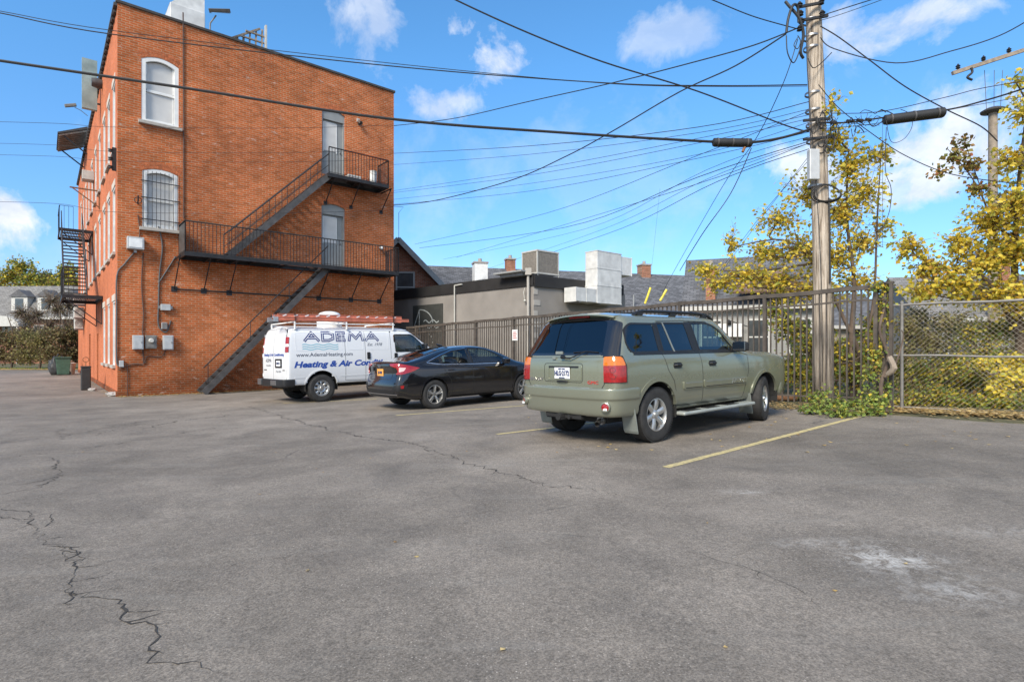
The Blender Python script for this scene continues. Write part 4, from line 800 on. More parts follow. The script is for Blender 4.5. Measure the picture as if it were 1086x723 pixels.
def asphalt():
    m, nt, N, L, P = newmat('asphalt'); tc = N.new('ShaderNodeTexCoord'); P.inputs['Specular IOR Level'].default_value = .35
    def noise(s, d=6, r=.6, dist=0):
        n = N.new('ShaderNodeTexNoise'); n.inputs['Scale'].default_value = s; n.inputs['Detail'].default_value = d; n.inputs['Roughness'].default_value = r; n.inputs['Distortion'].default_value = dist; L.new(tc.outputs['Object'], n.inputs['Vector']); return n.outputs['Fac']
    def rng(src, a, b, c, d):
        r = N.new('ShaderNodeMapRange'); r.inputs[1].default_value = a; r.inputs[2].default_value = b; r.inputs[3].default_value = c; r.inputs[4].default_value = d; L.new(src, r.inputs[0]); return r.outputs[0]
    def mul(a, b):
        q = N.new('ShaderNodeMath'); q.operation = 'MULTIPLY'; L.new(a, q.inputs[0]); L.new(b, q.inputs[1]) if not isinstance(b, float) else setattr(q.inputs[1], 'default_value', b); return q.outputs[0]
    def mix(fac, a, b):
        x = N.new('ShaderNodeMix'); x.data_type = 'RGBA'; L.new(fac, x.inputs[0]) if not isinstance(fac, float) else setattr(x.inputs[0], 'default_value', fac)
        for i, v in ((6, a), (7, b)):
            if isinstance(v, tuple): x.inputs[i].default_value = (*v, 1)
            else: L.new(v, x.inputs[i])
        return x.outputs[2]
    big = rng(noise(.22, 5, .55, .3), .36, .66, 0, 1); mid = rng(noise(1.1, 8, .65, .4), .35, .68, .78, 1.2); fine = mul(rng(noise(26, 8, .75), .35, .68, .76, 1.26), rng(noise(85, 3, .8), .36, .64, .60, 1.40))
    col = mix(big, (.168,.145,.119), (.256,.222,.184)); 
    sc = N.new('ShaderNodeVectorMath'); sc.operation = 'SCALE'; L.new(col, sc.inputs[0]); L.new(mul(mid, fine), sc.inputs['Scale']); col = sc.outputs[0]
    # exposed aggregate: pale stones
    v = N.new('ShaderNodeTexVoronoi'); v.inputs['Scale'].default_value = 48; L.new(tc.outputs['Object'], v.inputs['Vector']); st = rng(v.outputs['Distance'], .10, .22, 1, 0)
    wc = N.new('ShaderNodeSeparateColor'); L.new(v.outputs['Color'], wc.inputs[0]); pick = rng(wc.outputs[0], .60, .66, 0, 1); worn = rng(noise(.6, 7, .6, .5), .40, .60, .15, .95)
    col = mix(mul(mul(st, pick), worn), col, (.58,.52,.45))
    # dark oil and seal-coat patches
    col = mix(mul(rng(noise(.5, 6, .6, 1.0), .56, .70, 0, 1), .32), col, (.095,.086,.076))
    # pale worn streaks running across the lot
    mp = N.new('ShaderNodeMapping'); mp.inputs['Rotation'].default_value = (0, 0, radians(-28)); mp.inputs['Scale'].default_value = (.35, 2.4, 1); L.new(tc.outputs['Object'], mp.inputs[0])
    n = N.new('ShaderNodeTexNoise'); n.inputs['Scale'].default_value = .9; n.inputs['Detail'].default_value = 9; n.inputs['Roughness'].default_value = .68; L.new(mp.outputs[0], n.inputs['Vector'])
    col = mix(mul(rng(n.outputs['Fac'], .54, .74, 0, .5), rng(noise(9, 5, .7), .4, .6, .3, 1)), col, (.29,.27,.235))
    # lime-white spills near the right
    geo = N.new('ShaderNodeSeparateXYZ'); L.new(tc.outputs['Object'], geo.inputs[0])
    for (px, py, rx, ry, amt) in ((942, 591, .16, .09, .75), (1015, 628, .20, .08, .4), (788, 521, .12, .05, .5), (1060, 563, .3, .06, .3), (880, 575, .3, .05, .3), (960, 600, .25, .12, .3)):
        c = gp(px, py); mp = N.new('ShaderNodeMapping'); mp.vector_type = 'TEXTURE'; mp.inputs['Location'].default_value = (c.x, c.y, 0); mp.inputs['Scale'].default_value = (rx*2.2, ry*3, 100); L.new(tc.outputs['Object'], mp.inputs[0])
        ln = N.new('ShaderNodeVectorMath'); ln.operation = 'LENGTH'; L.new(mp.outputs[0], ln.inputs[0])
        col = mix(mul(mul(rng(ln.outputs['Value'], .15, 1.0, 1, 0), rng(noise(11, 8, .8, .6), .46, .62, 0, 1)), float(amt)), col, (.62,.60,.56))
    # hairline crazing
    v2 = N.new('ShaderNodeTexVoronoi'); v2.feature = 'DISTANCE_TO_EDGE'; v2.inputs['Scale'].default_value = .8
    nv = N.new('ShaderNodeTexNoise'); nv.inputs['Scale'].default_value = 3; nv.inputs['Detail'].default_value = 5; L.new(tc.outputs['Object'], nv.inputs['Vector'])
    av = N.new('ShaderNodeMix'); av.data_type = 'VECTOR'; av.inputs[0].default_value = .12; L.new(tc.outputs['Object'], av.inputs[4]); L.new(nv.outputs['Color'], av.inputs[5]); L.new(av.outputs[1], v2.inputs['Vector'])
    col = mix(mul(rng(v2.outputs['Distance'], .002, .009, 1, 0), rng(noise(.33, 3), .55, .60, 0, .6)), col, (.05,.047,.043))
    L.new(col, P.inputs['Base Color']); L.new(rng(noise(2.2, 6), .3, .7, .72, .92), P.inputs['Roughness'])
    bp = N.new('ShaderNodeBump'); bp.inputs['Strength'].default_value = .55; bp.inputs['Distance'].default_value = .008; L.new(noise(70, 6, .8), bp.inputs['Height'])
    b2 = N.new('ShaderNodeBump'); b2.inputs['Strength'].default_value = .3; b2.inputs['Distance'].default_value = .05; L.new(noise(1.6, 5, .6), b2.inputs['Height']); L.new(bp.outputs[0], b2.inputs['Normal']); L.new(b2.outputs[0], P.inputs['Normal'])
    return m
asphalt()
def worn_paint():
    m, nt, N, L, P = newmat('line_yellow'); P.inputs['Roughness'].default_value = .85; tc = N.new('ShaderNodeTexCoord'); n = N.new('ShaderNodeTexNoise'); n.inputs['Scale'].default_value = 14; n.inputs['Detail'].default_value = 10; n.inputs['Roughness'].default_value = .8; L.new(tc.outputs['Object'], n.inputs['Vector'])
    r = N.new('ShaderNodeMapRange'); r.inputs[1].default_value = .44; r.inputs[2].default_value = .60; r.inputs[3].default_value = .05; r.inputs[4].default_value = .75; L.new(n.outputs['Fac'], r.inputs[0]); x = N.new('ShaderNodeMix'); x.data_type = 'RGBA'; L.new(r.outputs[0], x.inputs[0]); x.inputs[6].default_value = (.60,.49,.22,1); x.inputs[7].default_value = (.24,.21,.15,1); L.new(x.outputs[2], P.inputs['Base Color'])
worn_paint()
def pole_wood():
    m, nt, N, L, P = newmat('wood_pole'); P.inputs['Roughness'].default_value = .92; P.inputs['Specular IOR Level'].default_value = .2; tc = N.new('ShaderNodeTexCoord')
    def nz(sc, s, dt=8):
        mp = N.new('ShaderNodeMapping'); mp.inputs['Scale'].default_value = sc; L.new(tc.outputs['Object'], mp.inputs[0]); n = N.new('ShaderNodeTexNoise'); n.inputs['Scale'].default_value = s; n.inputs['Detail'].default_value = dt; n.inputs['Roughness'].default_value = .65; L.new(mp.outputs[0], n.inputs['Vector']); return n.outputs['Fac']
    g = nz((1,1,.045), 26); r = N.new('ShaderNodeValToRGB'); L.new(g, r.inputs[0]); e = r.color_ramp.elements; e[0].position = .36; e[0].color = (.13,.10,.075,1); e[1].position = .62; e[1].color = (.58,.50,.41,1); q = e.new(.47); q.color = (.40,.335,.265,1)
    b2 = nz((1,1,.4), 2.2); mr = N.new('ShaderNodeMapRange'); mr.inputs[1].default_value = .35; mr.inputs[2].default_value = .65; mr.inputs[3].default_value = .72; mr.inputs[4].default_value = 1.15; L.new(b2, mr.inputs[0]); s = N.new('ShaderNodeVectorMath'); s.operation = 'SCALE'; L.new(r.outputs[0], s.inputs[0]); L.new(mr.outputs[0], s.inputs['Scale']); L.new(s.outputs[0], P.inputs['Base Color'])
    bp = N.new('ShaderNodeBump'); bp.inputs['Strength'].default_value = .9; bp.inputs['Distance'].default_value = .03; L.new(g, bp.inputs['Height']); L.new(bp.outputs[0], P.inputs['Normal'])
pole_wood()
def dirt():
    m, nt, N, L, P = newmat('dirt'); P.inputs['Roughness'].default_value = .95; tc = N.new('ShaderNodeTexCoord'); n = N.new('ShaderNodeTexNoise'); n.inputs['Scale'].default_value = 3.5; n.inputs['Detail'].default_value = 12; n.inputs['Roughness'].default_value = .8; L.new(tc.outputs['Object'], n.inputs['Vector'])
    r = N.new('ShaderNodeValToRGB'); L.new(n.outputs['Fac'], r.inputs[0]); e = r.color_ramp.elements; e[0].position = .35; e[0].color = (.06,.045,.03,1); e[1].position = .66; e[1].color = (.24,.18,.10,1); x = e.new(.5); x.color = (.10,.10,.045,1)
    L.new(r.outputs[0], P.inputs['Base Color']); b = N.new('ShaderNodeBump'); b.inputs['Strength'].default_value = .8; b.inputs['Distance'].default_value = .05; L.new(n.outputs['Fac'], b.inputs['Height']); L.new(b.outputs[0], P.inputs['Normal'])
dirt()
def shingles(name, col, var=.35):
    m, nt, N, L, P = newmat(name); P.inputs['Roughness'].default_value = .92; tc = N.new('ShaderNodeTexCoord'); b = N.new('ShaderNodeTexBrick'); L.new(tc.outputs['UV'], b.inputs['Vector'])
    b.inputs['Scale'].default_value = 1; b.inputs['Brick Width'].default_value = .30; b.inputs['Row Height'].default_value = .15; b.inputs['Mortar Size'].default_value = .012; b.inputs['Color1'].default_value = (*[c*(1+var) for c in col], 1); b.inputs['Color2'].default_value = (*[c*(1-var) for c in col], 1); b.inputs['Mortar'].default_value = (*[c*.45 for c in col], 1)
    L.new(b.outputs['Color'], P.inputs['Base Color']); return m
shingles('shingles', (.115,.118,.128)); shingles('shingles_pale', (.19,.185,.18), .25); shingles('shingles_brown', (.20,.125,.09), .3)
def siding(name, col, pitch=.13):
    m, nt, N, L, P = newmat(name); P.inputs['Roughness'].default_value = .7; tc = N.new('ShaderNodeTexCoord'); w = N.new('ShaderNodeTexWave'); w.wave_type = 'BANDS'; w.bands_direction = 'Z'; w.wave_profile = 'SAW'; w.inputs['Scale'].default_value = 1/(pitch*6.283)*6.283/ (2*pi)*1.0
    w.inputs['Scale'].default_value = 1/(20*pitch)*pi*2; L.new(tc.outputs['Object'], w.inputs['Vector']); n = N.new('ShaderNodeTexNoise'); n.inputs['Scale'].default_value = 2; n.inputs['Detail'].default_value = 6; L.new(tc.outputs['Object'], n.inputs['Vector'])
    r = N.new('ShaderNodeMapRange'); r.inputs[3].default_value = .85; r.inputs[4].default_value = 1.1; L.new(n.outputs['Fac'], r.inputs[0]); s = N.new('ShaderNodeVectorMath'); s.operation = 'SCALE'; s.inputs[0].default_value = col; L.new(r.outputs[0], s.inputs['Scale']); L.new(s.outputs[0], P.inputs['Base Color'])
    b = N.new('ShaderNodeBump'); b.inputs['Distance'].default_value = .03; L.new(w.outputs['Fac'], b.inputs['Height']); L.new(b.outputs[0], P.inputs['Normal']); return m
siding('siding_white', (.34,.335,.32)); siding('siding_grey', (.40,.41,.42)); siding('siding_tan', (.42,.38,.32))
# ------------------------------------------------------------------ ground
def sheet(name, poly, dz, m, parent=None, step=None):
    bm = bmesh.new(); bm.faces.new([bm.verts.new((x, y, 0)) for x, y in poly])
    for x in (-9, 10): bmesh.ops.bisect_plane(bm, geom=bm.verts[:]+bm.edges[:]+bm.faces[:], plane_co=(x,0,0), plane_no=(1,0,0))
    for v in bm.verts: v.co.z = G(v.co.x)+dz
    bmesh.ops.recalc_face_normals(bm, faces=bm.faces)
    if bm.faces and sum(f.normal.z for f in bm.faces) < 0: bmesh.ops.reverse_faces(bm, faces=bm.faces)
    me = bpy.data.meshes.new(name); bm.to_mesh(me); bm.free(); me.materials.append(m); return link(name, me, parent)
FP0 = Vector((6.95, 10.5)); DLv = Vector(DL); DRv = Vector(DR)
def fp(t, off=0.0): p = FP0+DLv*t+DRv*off; return (p.x, p.y)
tag(sheet('ground', [(-1500,-300),(1500,-300),(1500,2500),(-1500,2500)], -.012, MATS['dirt']), kind='structure')
BX0, BY0 = (124.5-CX)/FPX*18.0, 18.0           # near corner of the brick building
def bw(s, t=0.0, off=0.0):                      # along the front wall, t along the alley wall, off towards the lot
    return (BX0+DR[0]*s+DL[0]*t-DL[0]*off, BY0+DR[1]*s+DL[1]*t-DL[1]*off)
random.seed(3)
edge = [fp(t, -.42+random.uniform(-.06,.06)) for t in [-9+.5*i for i in range(55)]]
lot = [(60,-40)] + [fp(-30, -.4)] + edge + [bw(9.9), bw(9.9,3)]
lot += [bw(3, 25.8)] + [(-30.2, 41.0), (-70, 47.0), (-70, -40)]
tag(sheet('parking_lot', lot, -.0, MATS['asphalt']), kind='structure')
def parking_line(a, b, w=.10, split=None):
    a, b = gp(*a), gp(*b); d = (b-a); d.z = 0; L_ = d.length; d.normalize(); n = Vector((-d.y, d.x, 0)); bm = bmesh.new(); k = max(2, int(L_/.12)); prev = None
    for i in range(k+1):
        p = a+d*L_*i/k; e1 = w/2*random.uniform(.86,1.05); e2 = w/2*random.uniform(.86,1.05); u = [bm.verts.new((p.x+n.x*e1, p.y+n.y*e1, 0)), bm.verts.new((p.x-n.x*e2, p.y-n.y*e2, 0))]
        if prev: bm.faces.new((prev[0], prev[1], u[1], u[0]))
        prev = u
    for v in bm.verts: v.co.z = G(v.co.x)+.004
    me = bpy.data.meshes.new('parking_line'); bm.to_mesh(me); bm.free(); me.materials.append(MATS['line_yellow']); tag(link('parking_line', me), kind='structure')
parking_line((706,495.5), (912,441.5)); parking_line((527,460.5), (600,452)); parking_line((600,452),(760,431)); parking_line((420,440.5), (556,430)); parking_line((300,427.5),(400,423),.09)
def crack(pts, w, jit=.035, branch=.25, seed=1, name='asphalt_crack'):
    rnd = random.Random(seed); P = [gp(*p) for p in pts]; q = []
    for a, b in zip(P, P[1:]):
        n = max(2, int((b-a).length/.035)); d = (b-a).normalized(); nn = Vector((-d.y, d.x, 0))
        for i in range(n):
            p = a+(b-a)*(i/n); o = mnoise.noise(Vector((p.x*9, p.y*9, seed)))*jit*1.6+mnoise.noise(Vector((p.x*34, p.y*34, seed)))*jit*.9+mnoise.noise(Vector((p.x*2.2, p.y*2.2, seed)))*jit*2; q.append(p+nn*o)
    bm = bmesh.new()
    def strip(q, w, tip=True):
        prev = None; n = len(q)
        for i, p in enumerate(q):
            d = q[min(i+1, n-1)]-q[max(i-1, 0)]
            if d.length < 1e-6: continue
            d.normalize(); nn = Vector((-d.y, d.x, 0)); e = w*(.18+1.0*abs(mnoise.noise(Vector((p.x*7, p.y*7, 3.1*seed))))*2)*(min(1, (n-i)/6) if tip else 1)*rnd.uniform(.6,1.3)
            u = [bm.verts.new((p.x+nn.x*e, p.y+nn.y*e, 0)), bm.verts.new((p.x-nn.x*e, p.y-nn.y*e, 0))]
            if prev: bm.faces.new((prev[0], prev[1], u[1], u[0]))
            prev = u
    strip(q, w/2)
    for i in range(8, len(q)-8, 4):
        if rnd.random() < branch:
            d = (q[i+2]-q[i]).normalized(); a = rnd.choice((-1,1))*rnd.uniform(.5,1.4); p = q[i].copy(); b = [p.copy()]; L_ = rnd.uniform(.06,.30); k = int(L_/.03)
            for j in range(k): a += rnd.uniform(-.5,.5); e = Vector((d.x*cos(a)-d.y*sin(a), d.x*sin(a)+d.y*cos(a), 0)); p = p+e*.03; b.append(p.copy())
            if len(b) > 2: strip(b, w*.28)
    for v in bm.verts: v.co.z = G(v.co.x)+.003
    me = bpy.data.meshes.new(name); bm.to_mesh(me); bm.free(); me.materials.append(MATS['crack']); tag(link(name, me), kind='structure')
crack([(0,546),(20,547),(36,552),(45,566),(62,584),(76,600),(86,626),(100,634),(120,639),(140,652),(158,664),(163,684),(174,706),(200,711),(240,716)], .011, .045, 1.1, 2)
crack([(86,626),(70,628),(66,641),(84,640),(100,636)], .012, .03, .5, 4); crack([(52,580),(75,580),(86,592),(74,600)], .012, .02, .4, 5); crack([(30,549),(50,545),(58,553),(47,560)], .012, .02, .4, 6); crack([(0,540),(30,543),(34,550)], .010, .02, .3, 61)
crack([(0,524),(40,517),(63,504),(61,488),(52,484)], .016, .04, .3, 7); crack([(0,487),(38,481),(75,478),(140,468),(200,459),(235,452)], .014, .07, .3, 8); crack([(20,514),(50,508),(66,503)], .02, .03, .5, 81)
crack([(262,430),(285,437),(310,445),(350,456),(385,463),(415,466),(445,474),(490,488),(540,503),(578,514),(640,521)], .020, .07, .45, 9)
crack([(640,521),(672,527)], .005, .06, .25, 10); crack([(0,470),(70,462),(120,452),(190,441),(262,432)], .012, .1, .3, 11); crack([(62,455),(66,466),(100,462),(150,447),(215,440)], .014, .1, .4, 12); crack([(150,455),(190,446),(250,440)], .02, .1, .5, 13)
crack([(700,538),(740,552),(800,566)], .003, .05, .1, 16); crack([(735,585),(790,600),(850,628),(870,644)], .005, .02, .1, 14); crack([(245,600),(300,590),(340,580)], .005, .02, .1, 15)
# ------------------------------------------------------------------ wall builder
def wall_mesh(W, H, holes, axis, th=.24, arch=.0, bevel_h=0):
    """brick face with real openings. holes (s0, s1, z0, z1, rise). axis 0: along +X, face towards -Y; axis 1: along +Y, face towards -X"""
    b = MB()
    def T(s, z, d): return (s, d, z) if axis == 0 else (d, s, z)
    xs = sorted({0, W}|{h[0] for h in holes}|{h[1] for h in holes}); zs = sorted({0, H}|{h[2] for h in holes}|{h[3] for h in holes})
    for i in range(len(xs)-1):
        for j in range(len(zs)-1):
            cx, cz = (xs[i]+xs[i+1])/2, (zs[j]+zs[j+1])/2
            if any(h[0] < cx < h[1] and h[2] < cz < h[3] for h in holes): continue
            b.add([T(xs[i], zs[j], 0), T(xs[i+1], zs[j], 0), T(xs[i+1], zs[j+1], 0), T(xs[i], zs[j+1], 0)], [(0,1,2,3)])
    for (s0, s1, z0, z1, rise) in holes:
        for q in ((s0,z0,s0,z1),(s0,z1,s1,z1),(s1,z1,s1,z0),(s1,z0,s0,z0)): b.add([T(q[0],q[1],0), T(q[2],q[3],0), T(q[2],q[3],th), T(q[0],q[1],th)], [(0,1,2,3)])
        if rise:    # segmental arch: brick fills the two upper corners
            n = 12; pts = [(s0+(s1-s0)*i/n, z1-rise+rise*(1-(2*i/n-1)**2)) for i in range(n+1)]
            for i in range(n):
                a, c = pts[i], pts[i+1]
                b.add([T(a[0],a[1],0), T(c[0],c[1],0), T(c[0],z1,0), T(a[0],z1,0)], [(0,1,2,3)]); b.add([T(a[0],a[1],0), T(c[0],c[1],0), T(c[0],c[1],th), T(a[0],a[1],th)], [(0,1,2,3)])
    b.add([T(0,H,0), T(W,H,0), T(W,H,th), T(0,H,th)], [(0,1,2,3)]); return b
def archpts(s0, s1, z0, z1, rise, n=12): return [(s0, z0), (s1, z0)]+[(s1-(s1-s0)*i/n, z1-rise+rise*(1-(2*i/n-1)**2)) for i in range(n+1)]
# ------------------------------------------------------------------ the brick building
def build_brick():
    M = MATS; gz = G(-12); a = math.atan2(DR[1], DR[0]); T = thing('brick_building', 'three storey orange brick building with arched windows and painted alley side', 'building', (BX0, BY0, gz), a)
    W, D, H = 9.87, 25.8, CAMZ-gz+(HY-3)/FPX*18.0
    zg = CAMZ-gz
    def F(px, py):
        r = (px-CX)/FPX; s = (r*BY0-BX0)/(DR[0]-r*DR[1]); return s, zg+(HY-py)/FPX*(BY0+DR[1]*s)
    def A(px, py):     # alley wall: distance from the corner
        r = (px-CX)/FPX; t = (r*BY0-BX0)/(DL[0]-r*DL[1]); return t, zg+(HY-py)/FPX*(BY0+DL[1]*t)
    w3 = (F(150,0)[0], F(189.5,0)[0], F(150,128)[1], F(169,62)[1], .16); w2 = (F(151,0)[0], F(189,0)[0], F(152,241)[1], F(169,180)[1], .12)
    d3 = (F(341.5,0)[0], F(366,0)[0], F(345,184)[1]-.02, F(354,117)[1], .14); d2 = (F(341,0)[0], F(366,0)[0], F(352,283)[1]-.02, F(354,217)[1], .12)
    wall = wall_mesh(W, H, [w3, w2, d3, d2], 0).build('front_wall', M['brick_front'], T)
    # alley wall, painted; five bays seen
    bays = [1.15, 3.1, 5.0, 7.3, 9.6, 12.0, 14.5, 17.0, 19.5, 22.0]; holes = []
    hz3 = (8.15, 10.45); hz2 = (4.75, 6.95); hz1 = (1.0, 3.15)
    for k, t in enumerate(bays):
        holes.append((t-.45, t+.45, *hz3, 0)); holes.append((t-.45, t+.45, *hz2, 0))
        if k in (0, 1, 2): holes.append((t-.42, t+.42, *hz1, 0))
    holes.append((13.2, 14.3, .05, 2.3, 0)); holes.append((8.0, 8.9, .05, 2.2, 0))
    wall_mesh(D, H, holes, 1).build('alley_wall', M['brick_side'], T)
    b = MB(); b.add([(W,0,0),(W,D,0),(W,D,H),(W,0,H)], [(0,1,2,3)]); b.add([(0,D,0),(W,D,0),(W,D,H),(0,D,H)], [(0,1,2,3)]); b.build('party_wall', M['brick_chimney'], T)
    b = MB(); b.box((.24,.24,H-.35),(W,D,H-.30)); b.build('roof', M['roof_grey'], T)
    # interior backing so that open glass shows a dark room
    b = MB(); b.box((.6,.6,.1),(W-.3,D-.3,H-.4)); b.build('interior', M['underbody'], T)
    b = MB(); b.box((-.05,-.05,H),(W+.05,.27,H+.09)); b.box((-.05,.27,H),(.27,D,H+.088)); b.box((W-.22,.27,H),(W+.05,D,H+.086)); b.build('coping', M['coping'], T, bevel=.01)
    b = MB(); b.box((-.10,0,H-.10),(-.003,D,H-.002)); vs = []
    for i in range(99):
        t0_ = i*.26; z0_ = H-.10-(.10 if i % 2 else 0)
        if i % 2: b.box((-.085,t0_,H-.20),(-.004,t0_+.26,H-.095))
    b.build('cornice', M['coping'], T)
    def sash(h, name='window', pane='pane_pale', bars=False, ax=0, fw=.09, dep=.10, sill=True, lintel=False):
        s0, s1, z0, z1, rise = h; P = (lambda s, z, d: (s, d, z)) if ax == 0 else (lambda s, z, d: (d, s, z)); u, v, w = (Vector((1,0,0)), Vector((0,0,1)), Vector((0,1,0))) if ax == 0 else (Vector((0,1,0)), Vector((0,0,1)), Vector((1,0,0)))
        o = sub(name, T, P((s0+s1)/2, z0, 0)); sp_ = .10 if ax == 0 else .06; org = Vector(P(-(s0+s1)/2, -z0, 0))
        outer = archpts(s0, s1, z0, z1, rise); inn = archpts(s0+fw, s1-fw, z0+fw*.8, z1-fw, rise*.8); b = MB(); n = len(outer)
        for d0, d1 in ((dep-.08, dep),):
            vs = [org+u*p[0]+v*p[1]+w*d0 for p in outer]+[org+u*p[0]+v*p[1]+w*d0 for p in inn]+[org+u*p[0]+v*p[1]+w*d1 for p in outer]+[org+u*p[0]+v*p[1]+w*d1 for p in inn]
            fs = [];
            for i in range(n): j = (i+1) % n; fs += [(i, j, n+j, n+i), (n+i, n+j, 3*n+j, 3*n+i), (2*n+i, 2*n+j, j, i)]
            b.add(vs, fs)
        b.build('frame', M['window_white'], o)
        b = MB(); zm = (z0+z1)/2-.05; b.obox(org+u*(s0+s1)/2+v*zm+w*(dep+.01), u*((s1-s0)/2-fw), v*.028, w*.02)
        for (q0, q1, dd) in ((z0+fw*.8, zm, .03), (zm, z1-fw, .0)):
            for (c, hw, hh) in (((s0+fw+.025, (q0+q1)/2), .025, (q1-q0)/2), ((s1-fw-.025, (q0+q1)/2), .025, (q1-q0)/2), (((s0+s1)/2, q0+.03), (s1-s0)/2-fw, .03)): b.obox(org+u*c[0]+v*c[1]+w*(dep+.01+dd), u*hw, v*hh, w*.015)
        b.build('sash', M['window_white'], o)
        b = MB(); b.prism(inn, dep+.035, dep+.045, org, u, v, w); b.build('pane', M[pane], o)
        if sill: b = MB(); b.obox(org+u*(s0+s1)/2+v*(z0-.05)-w*sp_*.4, u*((s1-s0)/2+.09), v*.05, w*sp_); b.build('sill', M['sill_stone'], o, bevel=.006)
        if lintel: b = MB(); b.obox(org+u*(s0+s1)/2+v*(z1+.11)-w*.004, u*((s1-s0)/2+.08), v*.11, w*.02); b.build('lintel', M['lintel_pale'], o, bevel=.006)
        if bars:
            b = MB(); k = 9
            for i in range(k): s = s0+.03+(s1-s0-.06)*i/(k-1); b.tube([org+u*s+v*(z0+.02)-w*.03, org+u*s+v*(z1-.10)-w*.03], .009, 6)
            for z in (z0+.28, (z0+z1)/2, z1-.45): b.obox(org+u*(s0+s1)/2+v*z-w*.03, u*((s1-s0)/2+.04), v*.014, w*.01)
            b.build('window_bars', M['iron_black'], o)
        return o
    sash(w3, fw=.12, dep=.09); sash(w2, fw=.12, dep=.09, bars=True)
    for k, t in enumerate(bays):
        sash((t-.45, t+.45, *hz3, 0), pane='pane_dark', ax=1, fw=.06, dep=.085, lintel=True); sash((t-.45, t+.45, *hz2, 0), pane='pane_dark', ax=1, fw=.06, dep=.085, lintel=True)
        if k in (0, 1, 2): sash((t-.42, t+.42, *hz1, 0), pane='pane_dark', ax=1, fw=.055, dep=.085, lintel=True)
    # brick arches over the front openings: header course set a touch proud
    for (s0, s1, z0, z1, rise) in (w3, w2, d3, d2):
        b = MB(); n = 15; cx = (s0+s1)/2
        for i in range(n):
            t = (i+.5)/n; s = s0-.04+(s1-s0+.08)*t; z = z1-rise+rise*(1-(2*t-1)**2); sl = -(2*t-1)*rise*4/(s1-s0+.08); up = Vector((-sl,0,1)).normalized(); rt = Vector((1,0,sl)).normalized()
            for j in (0, 1): b.obox(Vector((s,.045,z))+up*(.065+.115*j), rt*((s1-s0+.08)/n/2-.005), Vector((0,.05,0)), up*.052)
        b.build('brick_arch', M['brick_arch'], T)
    # doors
    for (s0, s1, z0, z1, rise) in (d3, d2):
        o = sub('door', T, ((s0+s1)/2, 0, z0)); org = Vector((-(s0+s1)/2, 0, -z0))
        b = MB(); b.box(org+Vector((s0,.06,z0)), org+Vector((s0+.06,.16,z1-rise))); b.box(org+Vector((s1-.06,.06,z0)), org+Vector((s1,.16,z1-rise))); b.prism([(s0+.0,z1-.42)]+[(s1,z1-.42)]+archpts(s0,s1,z0,z1,rise)[2:], .05, .12, org, (1,0,0), (0,0,1), (0,1,0)); b.build('door_frame', M['door_grey'], o)
        b = MB(); b.box(org+Vector((s0+.06,.14,z0)), org+Vector((s1-.06,.18,z1-.42))); b.build('door_leaf', M['door_grey'], o)
        b = MB(); b.box(org+Vector((s0+.11,.125,z0+1.0)), org+Vector((s1-.32,.138,z1-.52))); b.build('pane', M['pane_pale'], o)
        b = MB(); 
        for q in ((s0+.09,s0+.12,z0+.95,z1-.49),(s1-.33,s1-.30,z0+.95,z1-.49)): b.box(org+Vector((q[0],.12,q[2])), org+Vector((q[1],.141,q[3])))
        b.box(org+Vector((s0+.09,.12,z1-.52)), org+Vector((s1-.30,.142,z1-.49))); b.build('glazing_bead', M['window_white'], o)
        b = MB(); b.lathe([(.03,0),(.03,.03),(.012,.04),(.012,.07)], org+Vector((s1-.16,.14,z0+1.0)), (0,-1,0), 12); b.build('handle', M['steel'], o)
    for (s0, s1, z0, z1, r_) in holes[-2:]:
        b = MB(); b.box((.12, s0, z0), (.18, s1, z1)); b.build('side_door', M['conduit_brown'], T)
    # foot of the wall
    b = MB(); b.box((-.03,-.03,-.2),(W,.0,.16)); b.box((-.03,.0,-.2),(-.0,D,.18)); b.build('plinth', M['brick_front'], T)
    # services on the front wall
    def onwall(name, px0, py0, px1, py1, d, m, bev=.01, parent=T):
        s0, z0 = F(px0, py1); s1, z1 = F(px1, py0); b = MB(); b.box((s0, -d, z0), (s1, -.002, z1)); return b.build(name, m, parent, bevel=bev)
    def pipe(pts, r, m, name='conduit', off=.03): b = MB(); b.tube(smooth_path([(F(*p)[0], -off, F(*p)[1]) for p in pts], 5), r, 8); return b.build(name, m, T, True)
    pipe([(194,14),(194.2,60),(194.5,140),(194.5,232)], .020, M['conduit_brown'], 'downpipe')
    pipe([(152,268),(150,300),(152,333),(151,352),(152,385)], .018, M['conduit_brown']); pipe([(143,267),(132,280),(124,292),(123.5,330),(123.5,380),(126,388)], .022, M['cable_grey'])
    pipe([(168,240),(172,262),(169,290),(168,322),(168,345),(176,352),(181,340)], .022, M['cable_grey']); pipe([(186,272),(176,288),(168,300)], .022, M['cable_grey']); pipe([(146,228),(148,245),(146.5,262)], .018, M['conduit_brown'])
    pipe([(126,392),(140,386),(152,386),(156,378),(171,378),(176,370)], .016, M['conduit_brown']); pipe([(135,386),(135,405),(135,421)], .012, M['conduit_brown'])
    onwall('conduit_box', 126,382,131,389, .10, M['meter_grey'])
    return T, F, A, W, H, gz
MATS['brick_arch'] = mat('brick_arch_', (.44,.13,.05), .9, var=.35, vs=8, bump=.3); 
BT, FW, AW, BW_, BH, BGZ = build_brick()
BM = BT.matrix_basis.copy()
def wl(s, z, off=0.0):       # world point on the front wall, off metres out from it
    return Vector((BX0+DR[0]*s+.643*off, BY0+DR[1]*s-.766*off, BGZ+z))

